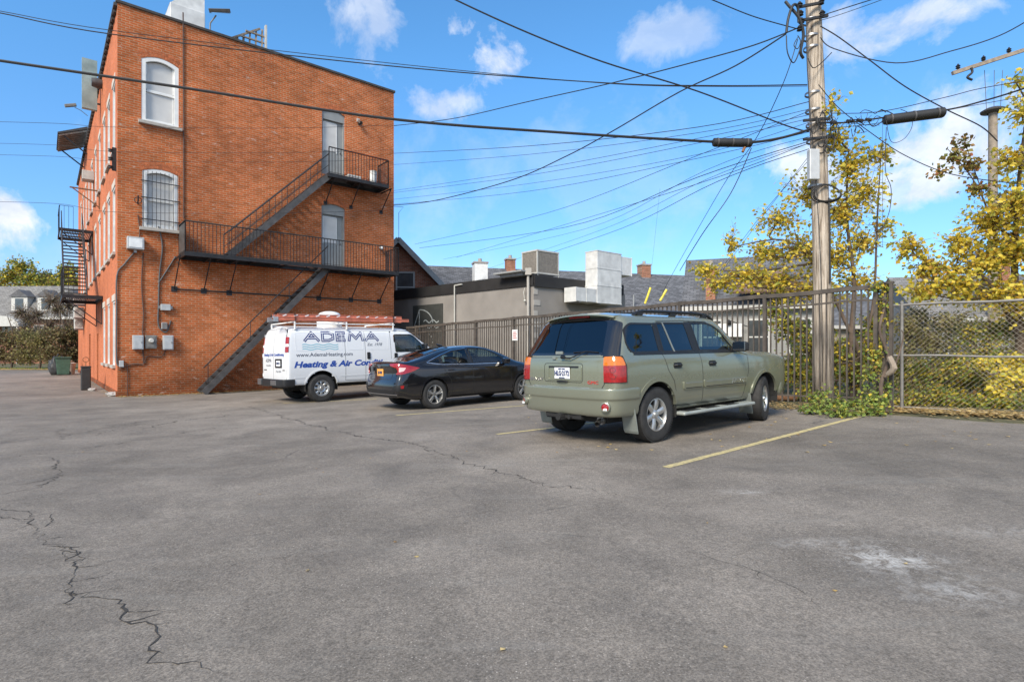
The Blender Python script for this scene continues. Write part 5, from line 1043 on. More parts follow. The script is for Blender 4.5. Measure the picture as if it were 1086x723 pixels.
mat('mesh_wire', (.30,.265,.21), .7, .2, var=.3, vs=3)
M = MATS
def FO(px, py, off):        # point at distance off in front of the front wall, building frame
    r = (px-CX)/FPX; x0 = BX0+.643*off; y0 = BY0-.766*off; s = (r*y0-x0)/(DR[0]-r*DR[1])
    return Vector((s, -off, CAMZ-BGZ+(HY-py)/FPX*(y0+DR[1]*s)))
FR = math.atan2(DR[1], DR[0])
# ------------------------------------------------------------------ rear fire escape
def fire_escape():
    T = thing('fire_escape', 'black iron fire escape with two balconies and stairs down to the parking lot', 'fire escape', matrix=BM.copy()); K = M['iron_black']
    def railing(parent, pts, h, sp=.115, post=1.2, name='railing'):
        b = MB()
        for a, c in zip(pts, pts[1:]):
            a, c = Vector(a), Vector(c); n = max(1, int((c-a).length/sp)); up = Vector((0,0,h))
            b.beam(a+up, c+up, .05, .03); b.beam(a+Vector((0,0,.06)), c+Vector((0,0,.06)), .03, .010); 
            for i in range(n+1): p = a+(c-a)*i/n; w = .026 if i in (0, n) else .013; b.beam(p, p+up, w*1.3, w*1.3)
        return b.build(name, K, parent)
    def deck(s0, s1, o0, o1, z, hole=None):
        g = sub('balcony', T, (s0, 0, z)); b = MB(); n = int((o1-o0)/.05)
        for i in range(n+1):
            y = -(o0+(o1-o0)*i/n)
            if hole and hole[2] < -y < hole[3]:
                b.box((0,y-.014,-.012),(hole[0]-s0,y+.014,.012)); b.box((hole[1]-s0,y-.014,-.012),(s1-s0,y+.014,.012))
            else: b.box((0,y-.014,-.012),(s1-s0,y+.014,.012))
        b.build('grating', K, g)
        b = MB(); L = s1-s0
        for (a, c) in (((0,-o1,-.05),(L,-o1,-.05)), ((0,-o0,-.05),(L,-o0,-.05)), ((0,-o0,-.05),(0,-o1,-.05)), ((L,-o0,-.05),(L,-o1,-.05))): b.beam(a, c, .05, .14)
        k = int(L/1.1)
        for i in range(1, k): x = L*i/k; b.beam((x,-o0,-.07),(x,-o1,-.07),.04,.06)
        b.build('deck_frame', K, g); return g
    a = FO(196.5, 267, 1.12); c = FO(422.5, 289, 1.12); z2 = (a.z+c.z)/2; s0, s1 = a.x, c.x; st0 = FO(300,0,.6).x; st1 = FO(345,0,.6).x
    g = deck(s0, s1, .05, 1.12, z2, (st0, st1, .12, .92)); railing(g, [(0,-.05,0),(0,-1.12,0),(s1-s0,-1.12,0),(s1-s0,-.05,0)], 1.02)
    # solid-looking end screen on the left
    b = MB(); b.box((-.012,-1.10,.04),(-.004,-.06,.96)); b.build('end_screen', M['iron_grey'], g)
    c3 = FO(349, 183.5, .98); e3 = FO(412, 197, .98); z3 = (c3.z+e3.z)/2; t0, t1 = c3.x, e3.x
    h = deck(t0, t1, .05, .98, z3); railing(h, [(0.0,-.98,0),(t1-t0,-.98,0),(t1-t0,-.05,0)], 1.02)
    # flights
    def flight(top, bot, o0, o1, rail_both, name='stair'):
        (xs, zs), (xe, ze) = top, bot; f = sub(name, T, (xe, 0, ze)); d = Vector((xs-xe, 0, zs-ze)); n = max(3, int(abs(d.z)/.205)); b = MB()
        for o in (o0, o1): b.beam((0,-o,0), (d.x,-o,d.z), .035, .21, (0,0,1))
        b.build('stringer', M['iron_grey'], f); b = MB()
        for i in range(1, n+1): p = d*(i-.4)/n; b.box((p.x-.13,-o1+.02,p.z-.01),(p.x+.13,-o0-.02,p.z+.015)); b.box((p.x-.13,-o1+.02,p.z-.03),(p.x-.11,-o0-.02,p.z+.0))
        b.build('treads', K, f); b = MB(); up = Vector((0,0,.86))
        for o in ((o0, o1) if rail_both else (o1,)):
            v = Vector((0,-o,0)); b.tube([v+up*1, v+d+up], .020, 8)
            if rail_both: b.tube([v+up*.5, v+d+up*.5], .012, 6)
            k = 8 if rail_both else 3
            for i in range(k+1): q = v+d*(i/k if rail_both else (.03+.94*i/k)); b.tube([q, q+up], .012, 6)
        b.build('handrail', K, f, True)
    fb = FO(243, 269, .86); flight((t0+.05, z3-.06), (fb.x, z2+.03), .10, .86, True)
    fc = FO(216, 417, .86); flight((st1, z2-.06), (fc.x, .05), .14, .88, False)
    # brackets and the tie bar on the wall
    zt = None
    for px, py in ((184.7,306.4),(216,308.5),(243,310.5),(338,316.3),(372,318),(402,319.6)):
        s, z = FW(px, py); q = sub('bracket', T, (s, 0, z)); b = MB(); b.beam((0,-.03,0),(0,-1.08,z2-z-.13),.03,.03); b.beam((0,-.02,z2-z-.13),(0,-1.10,z2-z-.13),.04,.04); b.box((-.09,-.03,-.09),(.09,-.003,.09)); b.build('strut', K, q); zt = (s, z)
    for px in (345, 372, 404):
        s = FW(px, 0)[0]; q = sub('bracket', T, (s, 0, z3-.9)); b = MB(); b.beam((0,-.03,0),(0,-.90,.78),.03,.03); b.beam((0,-.02,.80),(0,-.95,.80),.04,.04); b.box((-.07,-.03,-.07),(.07,-.003,.07)); b.build('strut', K, q)
    s0b = FW(184.7,0)[0]; b = MB(); za = FW(184.7,306.4)[1]; zb = FW(402,319.6)[1]; b.tube([(s0b,-.035,za),(FW(290,0)[0],-.035,(za+zb)/2),(FW(404,0)[0],-.035,zb)], .022, 8); b.build('tie_bar', K, T, True)
    return z2, z3, s0, s1, t0, t1
Z2, Z3, FS0, FS1, FT0, FT1 = fire_escape()
def place(name, label, cat, s, z, off=0.0, group=None):      # a thing fixed on the front wall; local x along the wall, -y outwards
    return thing(name, label, cat, wl(s, z, off), FR, group)
# things on the balconies
t = place('bucket', 'tall white bucket standing at the right end of the top balcony', 'bucket', FT1-.38, Z3+.014, .35); b = MB(); b.lathe([(.10,0),(.13,.02),(.15,.62),(.165,.64),(.15,.645),(.135,.05)], (0,0,0), (0,0,1), 24); b.build('bucket_body', M['window_white'], t, True); b = MB(); b.tube([(-.15,0,.60),(-.12,-.12,.50),(0,-.16,.47),(.12,-.12,.50),(.15,0,.60)], .006); b.build('handle', M['steel'], t, True)
t = place('crate', 'small white crate on the top balcony near the door', 'crate', FT1-1.25, Z3+.014, .35); b = MB(); b.box((-.28,-.15,0),(.28,.15,.03)); [b.box((x0,y0,.03),(x1,y1,.26)) for x0,y0,x1,y1 in ((-.28,-.15,-.25,.15),(.25,-.15,.28,.15),(-.25,.12,.25,.15))]; b.build('crate_body', M['window_white'], t); b = MB(); [b.box((-.27,-.17,z),(.27,-.151,z+.05)) for z in (.05,.13,.21)]; b.build('slats', M['window_white'], t)
# ------------------------------------------------------------------ things fixed to the front wall
def wallbox(name, label, cat, px0, py0, px1, py1, d, m, group=None, extra=None):
    s0, z1 = FW(px0, py0); s1, z0 = FW(px1, py1); w, h = s1-s0, z1-z0; t = place(name, label, cat, (s0+s1)/2, z0, 0, group)
    b = MB(); b.box((-w/2,-d,0),(w/2,-.004,h)); b.build('case', m, t, bevel=.012)
    if extra: extra(t, w, h, d)
    return t
def mdoor(t, w, h, d):
    b = MB(); b.box((-w/2+.03,-d-.012,.03),(w/2-.03,-d-.001,h-.03)); b.build('cover', M['meter_grey'], t, bevel=.006); b = MB(); b.box((w/2-.07,-d-.03,h*.45),(w/2-.05,-d-.012,h*.55)); b.build('latch', M['steel'], t)
def mmeter(t, w, h, d):
    b = MB(); b.box((-w*.33,-d-.012,h*.1),(w*.33,-d-.001,h*.9)); b.build('cover', M['galv'], t, bevel=.006); b = MB(); b.lathe([(w*.24,d),(w*.24,d+.10),(w*.18,d+.13),(.001,d+.13)], (0,0,h*.6), (0,-1,0), 24); b.build('meter_glass', M['ac_beige'], t, True)
def mlines(t, w, h, d):
    b = MB()
    for i in range(9): z = .05+(h-.1)*i/9; b.box((-w/2+.05,-d-.006,z),(w/2-.05,-d-.001,z+.02))
    b.build('louvre', M['meter_grey'], t)
    b = MB(); b.box((-w/2-.02,-d-.02,h-.012),(w/2+.02,0,h+.02)); b.build('hood', M['meter_grey'], t)
wallbox('meter_cabinet', 'large grey cabinet, left of the three electric cabinets on the brick wall', 'electric cabinet', 140,355.5,151.5,370.5,.20,M['meter_grey'],'electric cabinets low on the brick wall',mdoor)
wallbox('meter_cabinet', 'grey cabinet with a round meter, middle of the three electric cabinets', 'electric cabinet', 153.5,355.5,165.5,369.5,.16,M['galv'],'electric cabinets low on the brick wall',mmeter)
wallbox('meter_cabinet', 'large grey cabinet, right of the three electric cabinets on the brick wall', 'electric cabinet', 172,355.5,183,370.8,.20,M['meter_grey'],'electric cabinets low on the brick wall',mdoor)
wallbox('junction_box', 'small grey junction box just above the right electric cabinet', 'junction box', 171,342,177,349,.10,M['meter_grey'],None,lambda t,w,h,d: MB.build((lambda b: (b.box((-w/2+.01,-d-.008,.01),(w/2-.01,-d-.001,h-.01)), b)[1])(MB()), 'cover', M['galv'], t))
wallbox('telephone_box', 'wide pale connection box between the wall cables below the balcony brackets', 'connection box', 170,322.5,180.5,329.5,.12,M['meter_grey'],None,lambda t,w,h,d: MB.build((lambda b: (b.box((-w/2-.06,-.06,h*.25),(-w/2,-.01,h*.75)), b.box((w/2,-.06,h*.25),(w/2+.06,-.01,h*.75)), b)[2])(MB()), 'bracket', M['steel'], t))
t = wallbox('flood_light', 'grey box flood light on the brick wall under the barred window', 'light', 134,251.5,152,266,.26,M['meter_grey'],None,None)
s0, z1 = FW(134,251.5); s1, z0 = FW(152,266); w, h = s1-s0, z1-z0; b = MB(); b.box((-w/2+.05,-.272,.05),(w/2-.05,-.262,h-.05)); b.build('lens', M['lamp_clear'], t, bevel=.01); b = MB(); b.box((-.04,-.12,-.10),(.04,-.004,-.002)); b.build('mounting_arm', M['steel'], t)
for px, py, lb in ((379.5,126,'small grey floodlight on the brick wall right of the top door'),):
    s, z = FW(px, py); t = place('wall_light', lb, 'light', s, z-.15, 0); b = MB(); b.box((-.06,-.05,0),(.06,-.004,.14)); b.build('mounting_box', M['ac_beige'], t, bevel=.01); b = MB(); b.lathe([(.05,0),(.10,.16),(.11,.18),(.09,.185)], (0,-.06,.05), (.2,-.6,-.8), 18); b.build('lamp_head', M['steel'], t, True)
s, z = FW(403, 263); t = place('wall_lamp', 'small white bulb lamp beside the lower balcony end', 'light', s, z, 0); b = MB(); b.lathe([(.06,0),(.06,.06),(.001,.07)], (0,-.003,0), (0,-1,0), 14); b.build('mounting_plate', M['steel'], t, True); b = MB(); b.lathe([(.03,0),(.07,.07),(.06,.14),(.001,.17)], (0,-.06,0), (0,-1,-.2), 14); b.build('bulb', M['lamp_clear'], t, True)
s, z = FW(146, 213); t = place('insulator_rack', 'black cable hook with coiled wires beside the barred window', 'cable hook', s, z, 0); b = MB(); b.tube([(0,-.01,-.1),(0,-.12,0),(0,-.14,.15)], .02); b.tube([(.1*cos(a),-.10,.1*sin(a)) for a in [i*.5 for i in range(14)]], .012); b.build('hook', M['cable_black'], t, True)
# ------------------------------------------------------------------ alley wall things (local x into wall, y along the alley)
def alley(name, label, cat, t_, z, group=None): return thing(name, label, cat, (BX0+DL[0]*t_, BY0+DL[1]*t_, BGZ+z), FR, group)
AT = AW
T = alley('alley_fire_escape', 'black iron fire escape hanging over the alley with a steep stair', 'fire escape', 9.5, 0); K = M['iron_black']
ta, tb = -3.9, 3.8; zA, zB = 3.75, 7.1
for (t0, t1, z) in ((ta, ta+3.2, zA-.12), (tb-2.2, tb+.6, zB)):
    g = sub('balcony', T, (0, t0, z)); b = MB(); [b.box((-1.25+i*.06, 0, -.012), (-1.22+i*.06, t1-t0, .012)) for i in range(21)]; b.build('grating', K, g)
    b = MB(); L = t1-t0; [b.beam(*q, .05, .14) for q in (((-.03,0,-.05),(-.03,L,-.05)), ((-1.25,0,-.05),(-1.25,L,-.05)), ((-.03,0,-.05),(-1.25,0,-.05)), ((-.03,L,-.05),(-1.25,L,-.05)))]; b.build('deck_frame', K, g)
    b = MB()
    for a, c in (((-1.25,0,0),(-1.25,L,0)), ((-1.25,0,0),(-.75,0,0))):
        a, c = Vector(a), Vector(c); n = int((c-a).length/.13); up = Vector((0,0,1.05)); b.beam(a+up, c+up, .04, .012)
        for i in range(n+1): p = a+(c-a)*i/n; b.beam(p, p+up, .014, .014)
    b.build('railing', K, g)
    for y in (.1, L-.1): b = MB(); b.beam((-.03,y,-1.1),(-1.2,y,-.12),.035,.035); b.beam((-.03,y,-1.1),(-.03,y,-.1),.03,.03); b.build('strut', K, g)
f = sub('stair', T, (0, ta+1.6, zA-.1)); d = Vector((0, tb-1.9-ta-1.6, zB-zA+.1)); b = MB(); [b.beam((x,0,0),(x,d.y,d.z),.035,.2) for x in (-.42,-1.18)]; b.build('stringer', M['iron_grey'], f)
b = MB(); [b.box((-1.16,d.y*i/19-.13,d.z*i/19-.014),(-.44,d.y*i/19+.13,d.z*i/19+.014)) for i in range(1,19)]; b.build('treads', K, f)
b = MB(); [b.tube([(x,0,.85),(x,d.y,d.z+.85)], .018) for x in (-.42,-1.18)]; [b.tube([(x,d.y*i/5,d.z*i/5),(x,d.y*i/5,d.z*i/5+.85)], .012) for x in (-.42,-1.18) for i in range(6)]; b.build('handrail', K, f, True)
T = alley('roof_canopy', 'dark bracketed canopy jutting out over the alley high on the wall', 'canopy', AW(93,0)[0], AW(93,137)[1]); b = MB(); b.prism([(0,0),(-1.25,-.55),(-1.25,-.45),(0,.14)], 0, 3.2, (0,0,0), (1,0,0), (0,0,1), (0,1,0)); b.build('canopy_roof', M['coping'], T); b = MB(); [b.beam((-1.2,.075+i*.38,-.60),(-.02,.075+i*.38,-.08),.05,.08) for i in range(9)]; b.build('boards', M['wood_old'], T)

for y in (.15,3.05): b = MB(); b.beam((-.02,y,-1.3),(-1.0,y,-.55),.06,.06); b.build('strut', M['iron_black'], T)
T = alley('window_air_conditioner', 'white window air conditioner sticking out of the alley wall', 'air conditioner', AW(99.5,0)[0], AW(99.5,193)[1]); b = MB(); b.box((-.45,-.32,0),(.0,.32,.42)); b.build('case', M['ac_beige'], T, bevel=.02); b = MB(); [b.box((-.456,-.28,.05+i*.045),(-.451,.28,.07+i*.045)) for i in range(8)]; b.build('louvre', M['ac_grille'], T)
T = alley('sign_bracket', 'rusty empty sign bracket on the alley wall', 'bracket', AW(106,0)[0], AW(106,203)[1]); b = MB(); b.beam((0,0,0),(-1.0,0,0),.05,.05); b.beam((0,0,-.7),(-.9,0,-.02),.04,.04); b.beam((-.02,0,-.75),(-.02,0,.1),.05,.05); b.build('frame', M['rust'], T)
T = alley('cable_insulators', 'stack of three black cable insulators at the corner of the alley wall', 'insulator', .30, AW(122.5,184)[1]); b = MB(); b.box((-.12,-.03,0),(-.0,.03,.75)); [b.lathe([(.03,-.05),(.07,-.04),(.05,0),(.07,.04),(.03,.05)], (-.16,0,.1+.27*i), (0,0,1), 12) for i in range(3)]; b.build('insulator_body', M['cable_black'], T, True)
for t_, z, lb in ((AW(93,0)[0], AW(93,135)[1], 'grey security camera on a rod above the alley canopy'),):
    T = alley('security_camera', lb, 'camera', t_, z+.8); b = MB(); b.tube([(0,0,-.2),(-.3,0,.02),(-.55,0,.10)], .018); b.build('mounting_rod', M['steel'], T, True); b = MB(); b.obox((-.72,0,.16), (.24,0,.09), (0,.08,0), (-.02,0,.07)); b.build('camera_body', M['ac_grille'], T, bevel=.02)
for t_, z, s_, lb in ((17.5, 4.0, .55, 'upper white dish-like box on the far alley wall'), (18.2, 3.3, .5, 'middle white box on the far alley wall'), (19.0, 2.7, .45, 'lower pale box on the far alley wall')):
    T = alley('outdoor_condenser', lb, 'condenser', t_, z, 'white boxes stacked on the far alley wall'); b = MB(); b.box((-s_,-.45,0),(-.05,.45,.58)); b.build('case', M['ac_beige'], T, bevel=.02); b = MB(); [b.lathe([(.05+.05*k,0),(.05+.05*k,.01),(.06+.05*k,.01)], (-s_/2,-.45,.3), (0,-1,0), 18) for k in range(4)]; b.build('fan_grille', M['ac_grille'], T); b = MB(); b.box((-s_,-.4,-.05),(0,-.36,-.001)); b.box((-s_,.36,-.05),(0,.4,-.001)); b.build('bracket', M['steel'], T)
# bins in the alley
def gthing(name, label, cat, px, py, rz=FR, group=None): p = gp(px, py); return thing(name, label, cat, p, rz, group), p
T, p = gthing('litter_bin', 'tall black square litter bin standing by the alley wall', 'bin', 91, 413.5); b = MB(); b.box((-.15,-.15,0),(.15,.15,.84)); b.build('bin_body', M['bin_black'], T, bevel=.03); b = MB(); b.box((-.165,-.165,.84),(.165,.165,.90)); b.build('bin_lid', M['bin_black'], T, bevel=.03); b = MB(); b.tube([(.0,0,.90),(.0,0,1.05)]+[(.09*sin(a),0,1.14-.09*cos(a)) for a in [i*.45 for i in range(15)]], .012); b.build('ring', M['rust'], T, True)
T, p = gthing('wheeled_bin', 'green wheeled bin at the far end of the alley', 'bin', 67, 397.5); b = MB(); b.prism([(-.28,0.04),(.28,.04),(.36,1.0),(-.36,1.0)], -.33, .33, (0,0,0), (1,0,0), (0,0,1), (0,1,0)); b.build('bin_body', M['bin_green'], T, bevel=.02); b = MB(); b.box((-.40,-.38,1.0),(.40,.38,1.06)); b.build('bin_lid', M['bin_green'], T, bevel=.02); b = MB(); [b.lathe([(.001,-.03),(.12,-.03),(.12,.03),(.001,.03)], (.25,y,.12), (0,1,0), 16) for y in (-.28,.28)]; b.build('wheels', M['rubber'], T)
T, p = gthing('rubbish_bag', 'slumped black rubbish bag left of the green wheeled bin', 'bag', 60.5, 397.5)
def lump(r, m, par, name, seed=1, sc=(1,1,1), amp=.25, fr=2.0):
    bm = bmesh.new(); bmesh.ops.create_icosphere(bm, subdivisions=4, radius=1)
    for v in bm.verts:
        n = mnoise.fractal(v.co*fr+Vector((seed*7,0,0)), 1, 2, 4); v.co = Vector((v.co.x*r*sc[0], v.co.y*r*sc[1], max(-.0, (v.co.z+.75)/1.75)*r*1.7*sc[2]))*(1+n*amp)
        v.co.z = max(0, v.co.z)
    me = bpy.data.meshes.new(name); bm.to_mesh(me); bm.free(); me.materials.append(m); return link(name, me, par, 'all')
lump(.40, M['bin_black'], T, 'bag_body', 3, (1,1,1.6), .18); b = MB(); b.tube([(0,0,1.0),(.02,0,1.15),(.08,0,1.22)], [.06,.03,.07]); b.build('knot', M['bin_black'], T, True)
T, p = gthing('blue_grey_tub', 'pale tub and pipes beside the green bin against the wall end', 'tub', 74, 396.5); b = MB(); b.lathe([(.001,0),(.24,0),(.30,.65),(.32,.66),(.27,.68),(.001,.69)], (0,0,0), (0,0,1), 20); b.build('tub_body', M['ac_beige'], T, True); b = MB(); b.tube([(-.2,0,.66),(-.1,0,.85),(.1,0,.85),(.2,0,.66)], .014); b.build('handle', M['steel'], T, True)
for px, py, s_ in ((262/3.285+40, 210+690/3.285, .16), (98, 414.5, .12)):
    p = gp(px, py, .0); T = lump(s_, M['concrete'], None, 'broken_stone', int(px), (1.2,.8,.5), .3); T.location = p; tag(T, 'pale broken stone lying at the foot of the building corner' if px > 110 else 'small pale stone beside the tall black litter bin', 'stone')
# ------------------------------------------------------------------ on the roof of the brick building
RZ = BH+.05
def roofthing(name, label, cat, s, t_, z=0): return thing(name, label, cat, (BX0+DR[0]*s+DL[0]*t_, BY0+DR[1]*s+DL[1]*t_, BGZ+RZ+z), FR)
sA = FW(180,0)[0]; sB = FW(214,0)[0]
T = roofthing('rooftop_unit', 'pale boxy roof unit standing behind the parapet', 'roof unit', (sA+sB)/2+.25, 1.3, -.35); w = 1.0; b = MB(); b.box((-w/2-.1,-.5,0),(w/2,.7,1.35)); b.build('case', M['duct_metal'], T, bevel=.02); b = MB(); b.prism([(-w/2-.1,1.352),(w/2,1.352),(w/2,2.1),(w*.1,2.1)], -.4, .6, (0,0,0), (1,0,0), (0,0,1), (0,1,0)); b.build('sloped_top', M['billboard_pale'] if 'billboard_pale' in M else M['duct_metal'], T)
T = roofthing('roof_floodlight', 'square floodlight on an arm leaning over the parapet', 'light', sB+.45, .3, .0); b = MB(); b.tube([(-.1,.2,-.1),(-.1,.1,.5),(.05,-.1,.75)], .025); b.build('arm', M['steel'], T, True); b = MB(); b.obox((.12,-.28,.85), (.32,-.12,.06), (.05,.22,.10), (-.02,-.02,.05)); b.build('lamp_head', M['iron_grey'], T, bevel=.015); b = MB(); b.obox((.14,-.285,.795), (.26,-.10,.05), (.04,.17,.075), (0,0,.004)); b.build('lamp_glass', M['lamp_clear'], T)
sC = FW(262,0)[0]; T = roofthing('timber_trestle', 'weathered timber and iron trestle standing on the roof edge', 'trestle', sC, .5, .02); b = MB()
for i in range(6): b.beam((-.45+.22*i,0,0),(-.40+.22*i,.1,.25+.15*i),.07,.05)
for z in (.2,.45,.7): b.beam((-.55+z*.9,0,z),(.75,.05,z+.03),.06,.05)
b.beam((-.75,0,.0),(.60,.05,.98),.08,.06); b.build('lattice', M['wood_old'], T); b = MB(); b.beam((.80,0,0),(.80,0,1.15),.14,.06); b.build('post', M['yellow_pale'] if 'yellow_pale' in M else M['ac_beige'], T)
tb_, zb_ = AW(107,0)[0], AW(107,118)[1]; T = alley('hanging_sign_panel', 'pale greenish sign panel projecting from the top of the alley wall', 'sign', tb_, zb_); zh_ = AW(107,66)[1]-zb_; b = MB(); b.box((-.62,0,0),(-.12,.22,zh_)); b.build('panel', M['billboard'], T); b = MB(); [b.beam((-.2,.1,z),(.05,.1,z),.06,.06) for z in (.3,zh_*.5)]; b.build('support', M['iron_grey'], T)
T = roofthing('wall_vent', 'dark round vent on the alley parapet', 'vent', -.15, 5.9, -.55); b = MB(); b.lathe([(.001,-.2),(.16,-.2),(.2,0),(.16,.2),(.001,.2)], (0,0,0), (1,0,0), 16); b.build('vent_body', M['iron_grey'], T, True)
# ------------------------------------------------------------------ iron fence behind the cars
def iron_fence():
    T = thing('iron_fence', 'long rusty iron picket fence running behind the parked cars', 'fence', (FP0.x, FP0.y, G(FP0.x)), math.atan2(DL[1], DL[0])); L = 17.9; H = 2.36; m = M['fence_iron']
    def z(t): return G(FP0.x+DL[0]*t)-G(FP0.x)
    k = (z(10)-z(0))/10
    for h, w, hh in ((H, .075, .085), (H-.24, .035, .035), (.24, .035, .035)):
        b = MB(); n = 30
        for i in range(n): a, c = L*i/n, L*(i+1)/n; b.beam((a,0,z(a)+h+.012*sin(i*1.9)),(c,0,z(c)+h+.012*sin((i+1)*1.9)),w,hh)
        b.build('rail', m, T)
    n = 0; far = MB(); t = .10; i = 0; pm = None
    while t < L:
        lean = .010*mnoise.noise(Vector((t*3,0,0)))
        if i % 17 == 0:
            b = MB(); b.box((t-.035,-.035,z(t)-.05),(t+.035,.035,z(t)+H+.06)); b.build('post', m, T)
        elif n < 100:
            b = MB(); b.beam((t,0,z(t)+.10),(t+lean,lean,z(t)+H-.01),.027,.027); b.build('picket', m, T); n += 1
        else: far.beam((t,0,z(t)+.10),(t+lean,lean,z(t)+H-.01),.027,.027)
        t += .125; i += 1
    o = far.build('far_pickets', m, T); o['kind'] = 'stuff'
    # end post cluster at the right, doubled and thick
    b = MB()
    for (x, y) in ((-.04,0),(-.15,.01)): b.box((x-.028,y-.028,-.05),(x+.028,y+.028,H+.05+.02*y))
    b.box((-.19,-.04,H+.04),(.02,.04,H+.08)); b.build('end_post', m, T)
    return T
iron_fence()
p = Vector(fp(10.6, -.04)); T = thing('fence_sign', 'small white notice fixed on the iron fence behind the black sedan', 'sign', (p.x, p.y, G(p.x)+1.62), math.atan2(DL[1], DL[0])-pi); b = MB(); b.box((-.14,-.012,0),(.14,.0,.36)); b.build('panel', M['sign_white'], T); b = MB(); [b.box((-.09,-.016,.08+.06*i),(.09-.03*(i%2),-.0125,.10+.06*i)) for i in range(4)]; b.build('notice_marks', M['text_red'], T)
# fallen log at the fence foot
a, c = gp(808, 427), gp(848, 425.5); b = MB(); b.tube([(0,0,.07),((c-a)*.5)+Vector((0,0,.075)),(c-a)+Vector((0,0,.06))], [.07,.065,.06], 10); T = b.build('rusty_pipe', M['rust'], None, True); T.location = a+Vector((0,.15,0)); tag(T, 'rusty pipe lying on the asphalt edge at the foot of the iron fence', 'pipe')
# ------------------------------------------------------------------ chain link fence
def chain_fence():
    p0 = at(946, 437, 10.9); p1 = at(1086, 440, 9.55); P0 = Vector((p0.x, p0.y)); d = (Vector((p1.x, p1.y))-P0).normalized(); gz = G(P0.x); L = 9.0; H = 2.02
    T = thing('chain_link_fence', 'galvanised chain link fence at the right of the lot, trees behind it', 'fence', (P0.x, P0.y, gz), math.atan2(d.y, d.x)); m = M['galv']
    for t in (0, .16, 3.0, 6.0, 9.0): b = MB(); b.tube([(t,0,-.05),(t,0,H+.04)], .030, 10); b.lathe([(.036,0),(.036,.03),(.001,.06)], (t,0,H+.03), (0,0,1), 10); b.build('post', m, T, True)
    for h, r in ((H, .024), (1.05, .02), (.06, .012)): b = MB(); b.tube([(L*i/12,0,h+.012*sin(i*2.1)) for i in range(13)], r, 8); b.build('rail', m, T, True)
    b = MB(); s = .088; r = .0026
    n = int((L+H)/s)
    for i in range(n):
        for sg in (1, -1):
            t0 = i*s-(H if sg == 1 else 0); a = Vector((t0,0,0)); c = Vector((t0+H,0,H))
            if sg == -1: a = Vector((t0,0,H)); c = Vector((t0+H,0,0))
            if a.x < 0: q = -a.x/(c.x-a.x); a = a+(c-a)*q
            if c.x > L: q = (L-a.x)/(c.x-a.x); c = a+(c-a)*q
            if c.x <= a.x: continue
            mid = (a+c)/2; a.y += sg*.004; c.y += sg*.004; b.tube([a, c], r, 4, False)
    b.build('wire_mesh', M['mesh_wire'], T); return T, P0, d
CF, CFP, CFD = chain_fence()
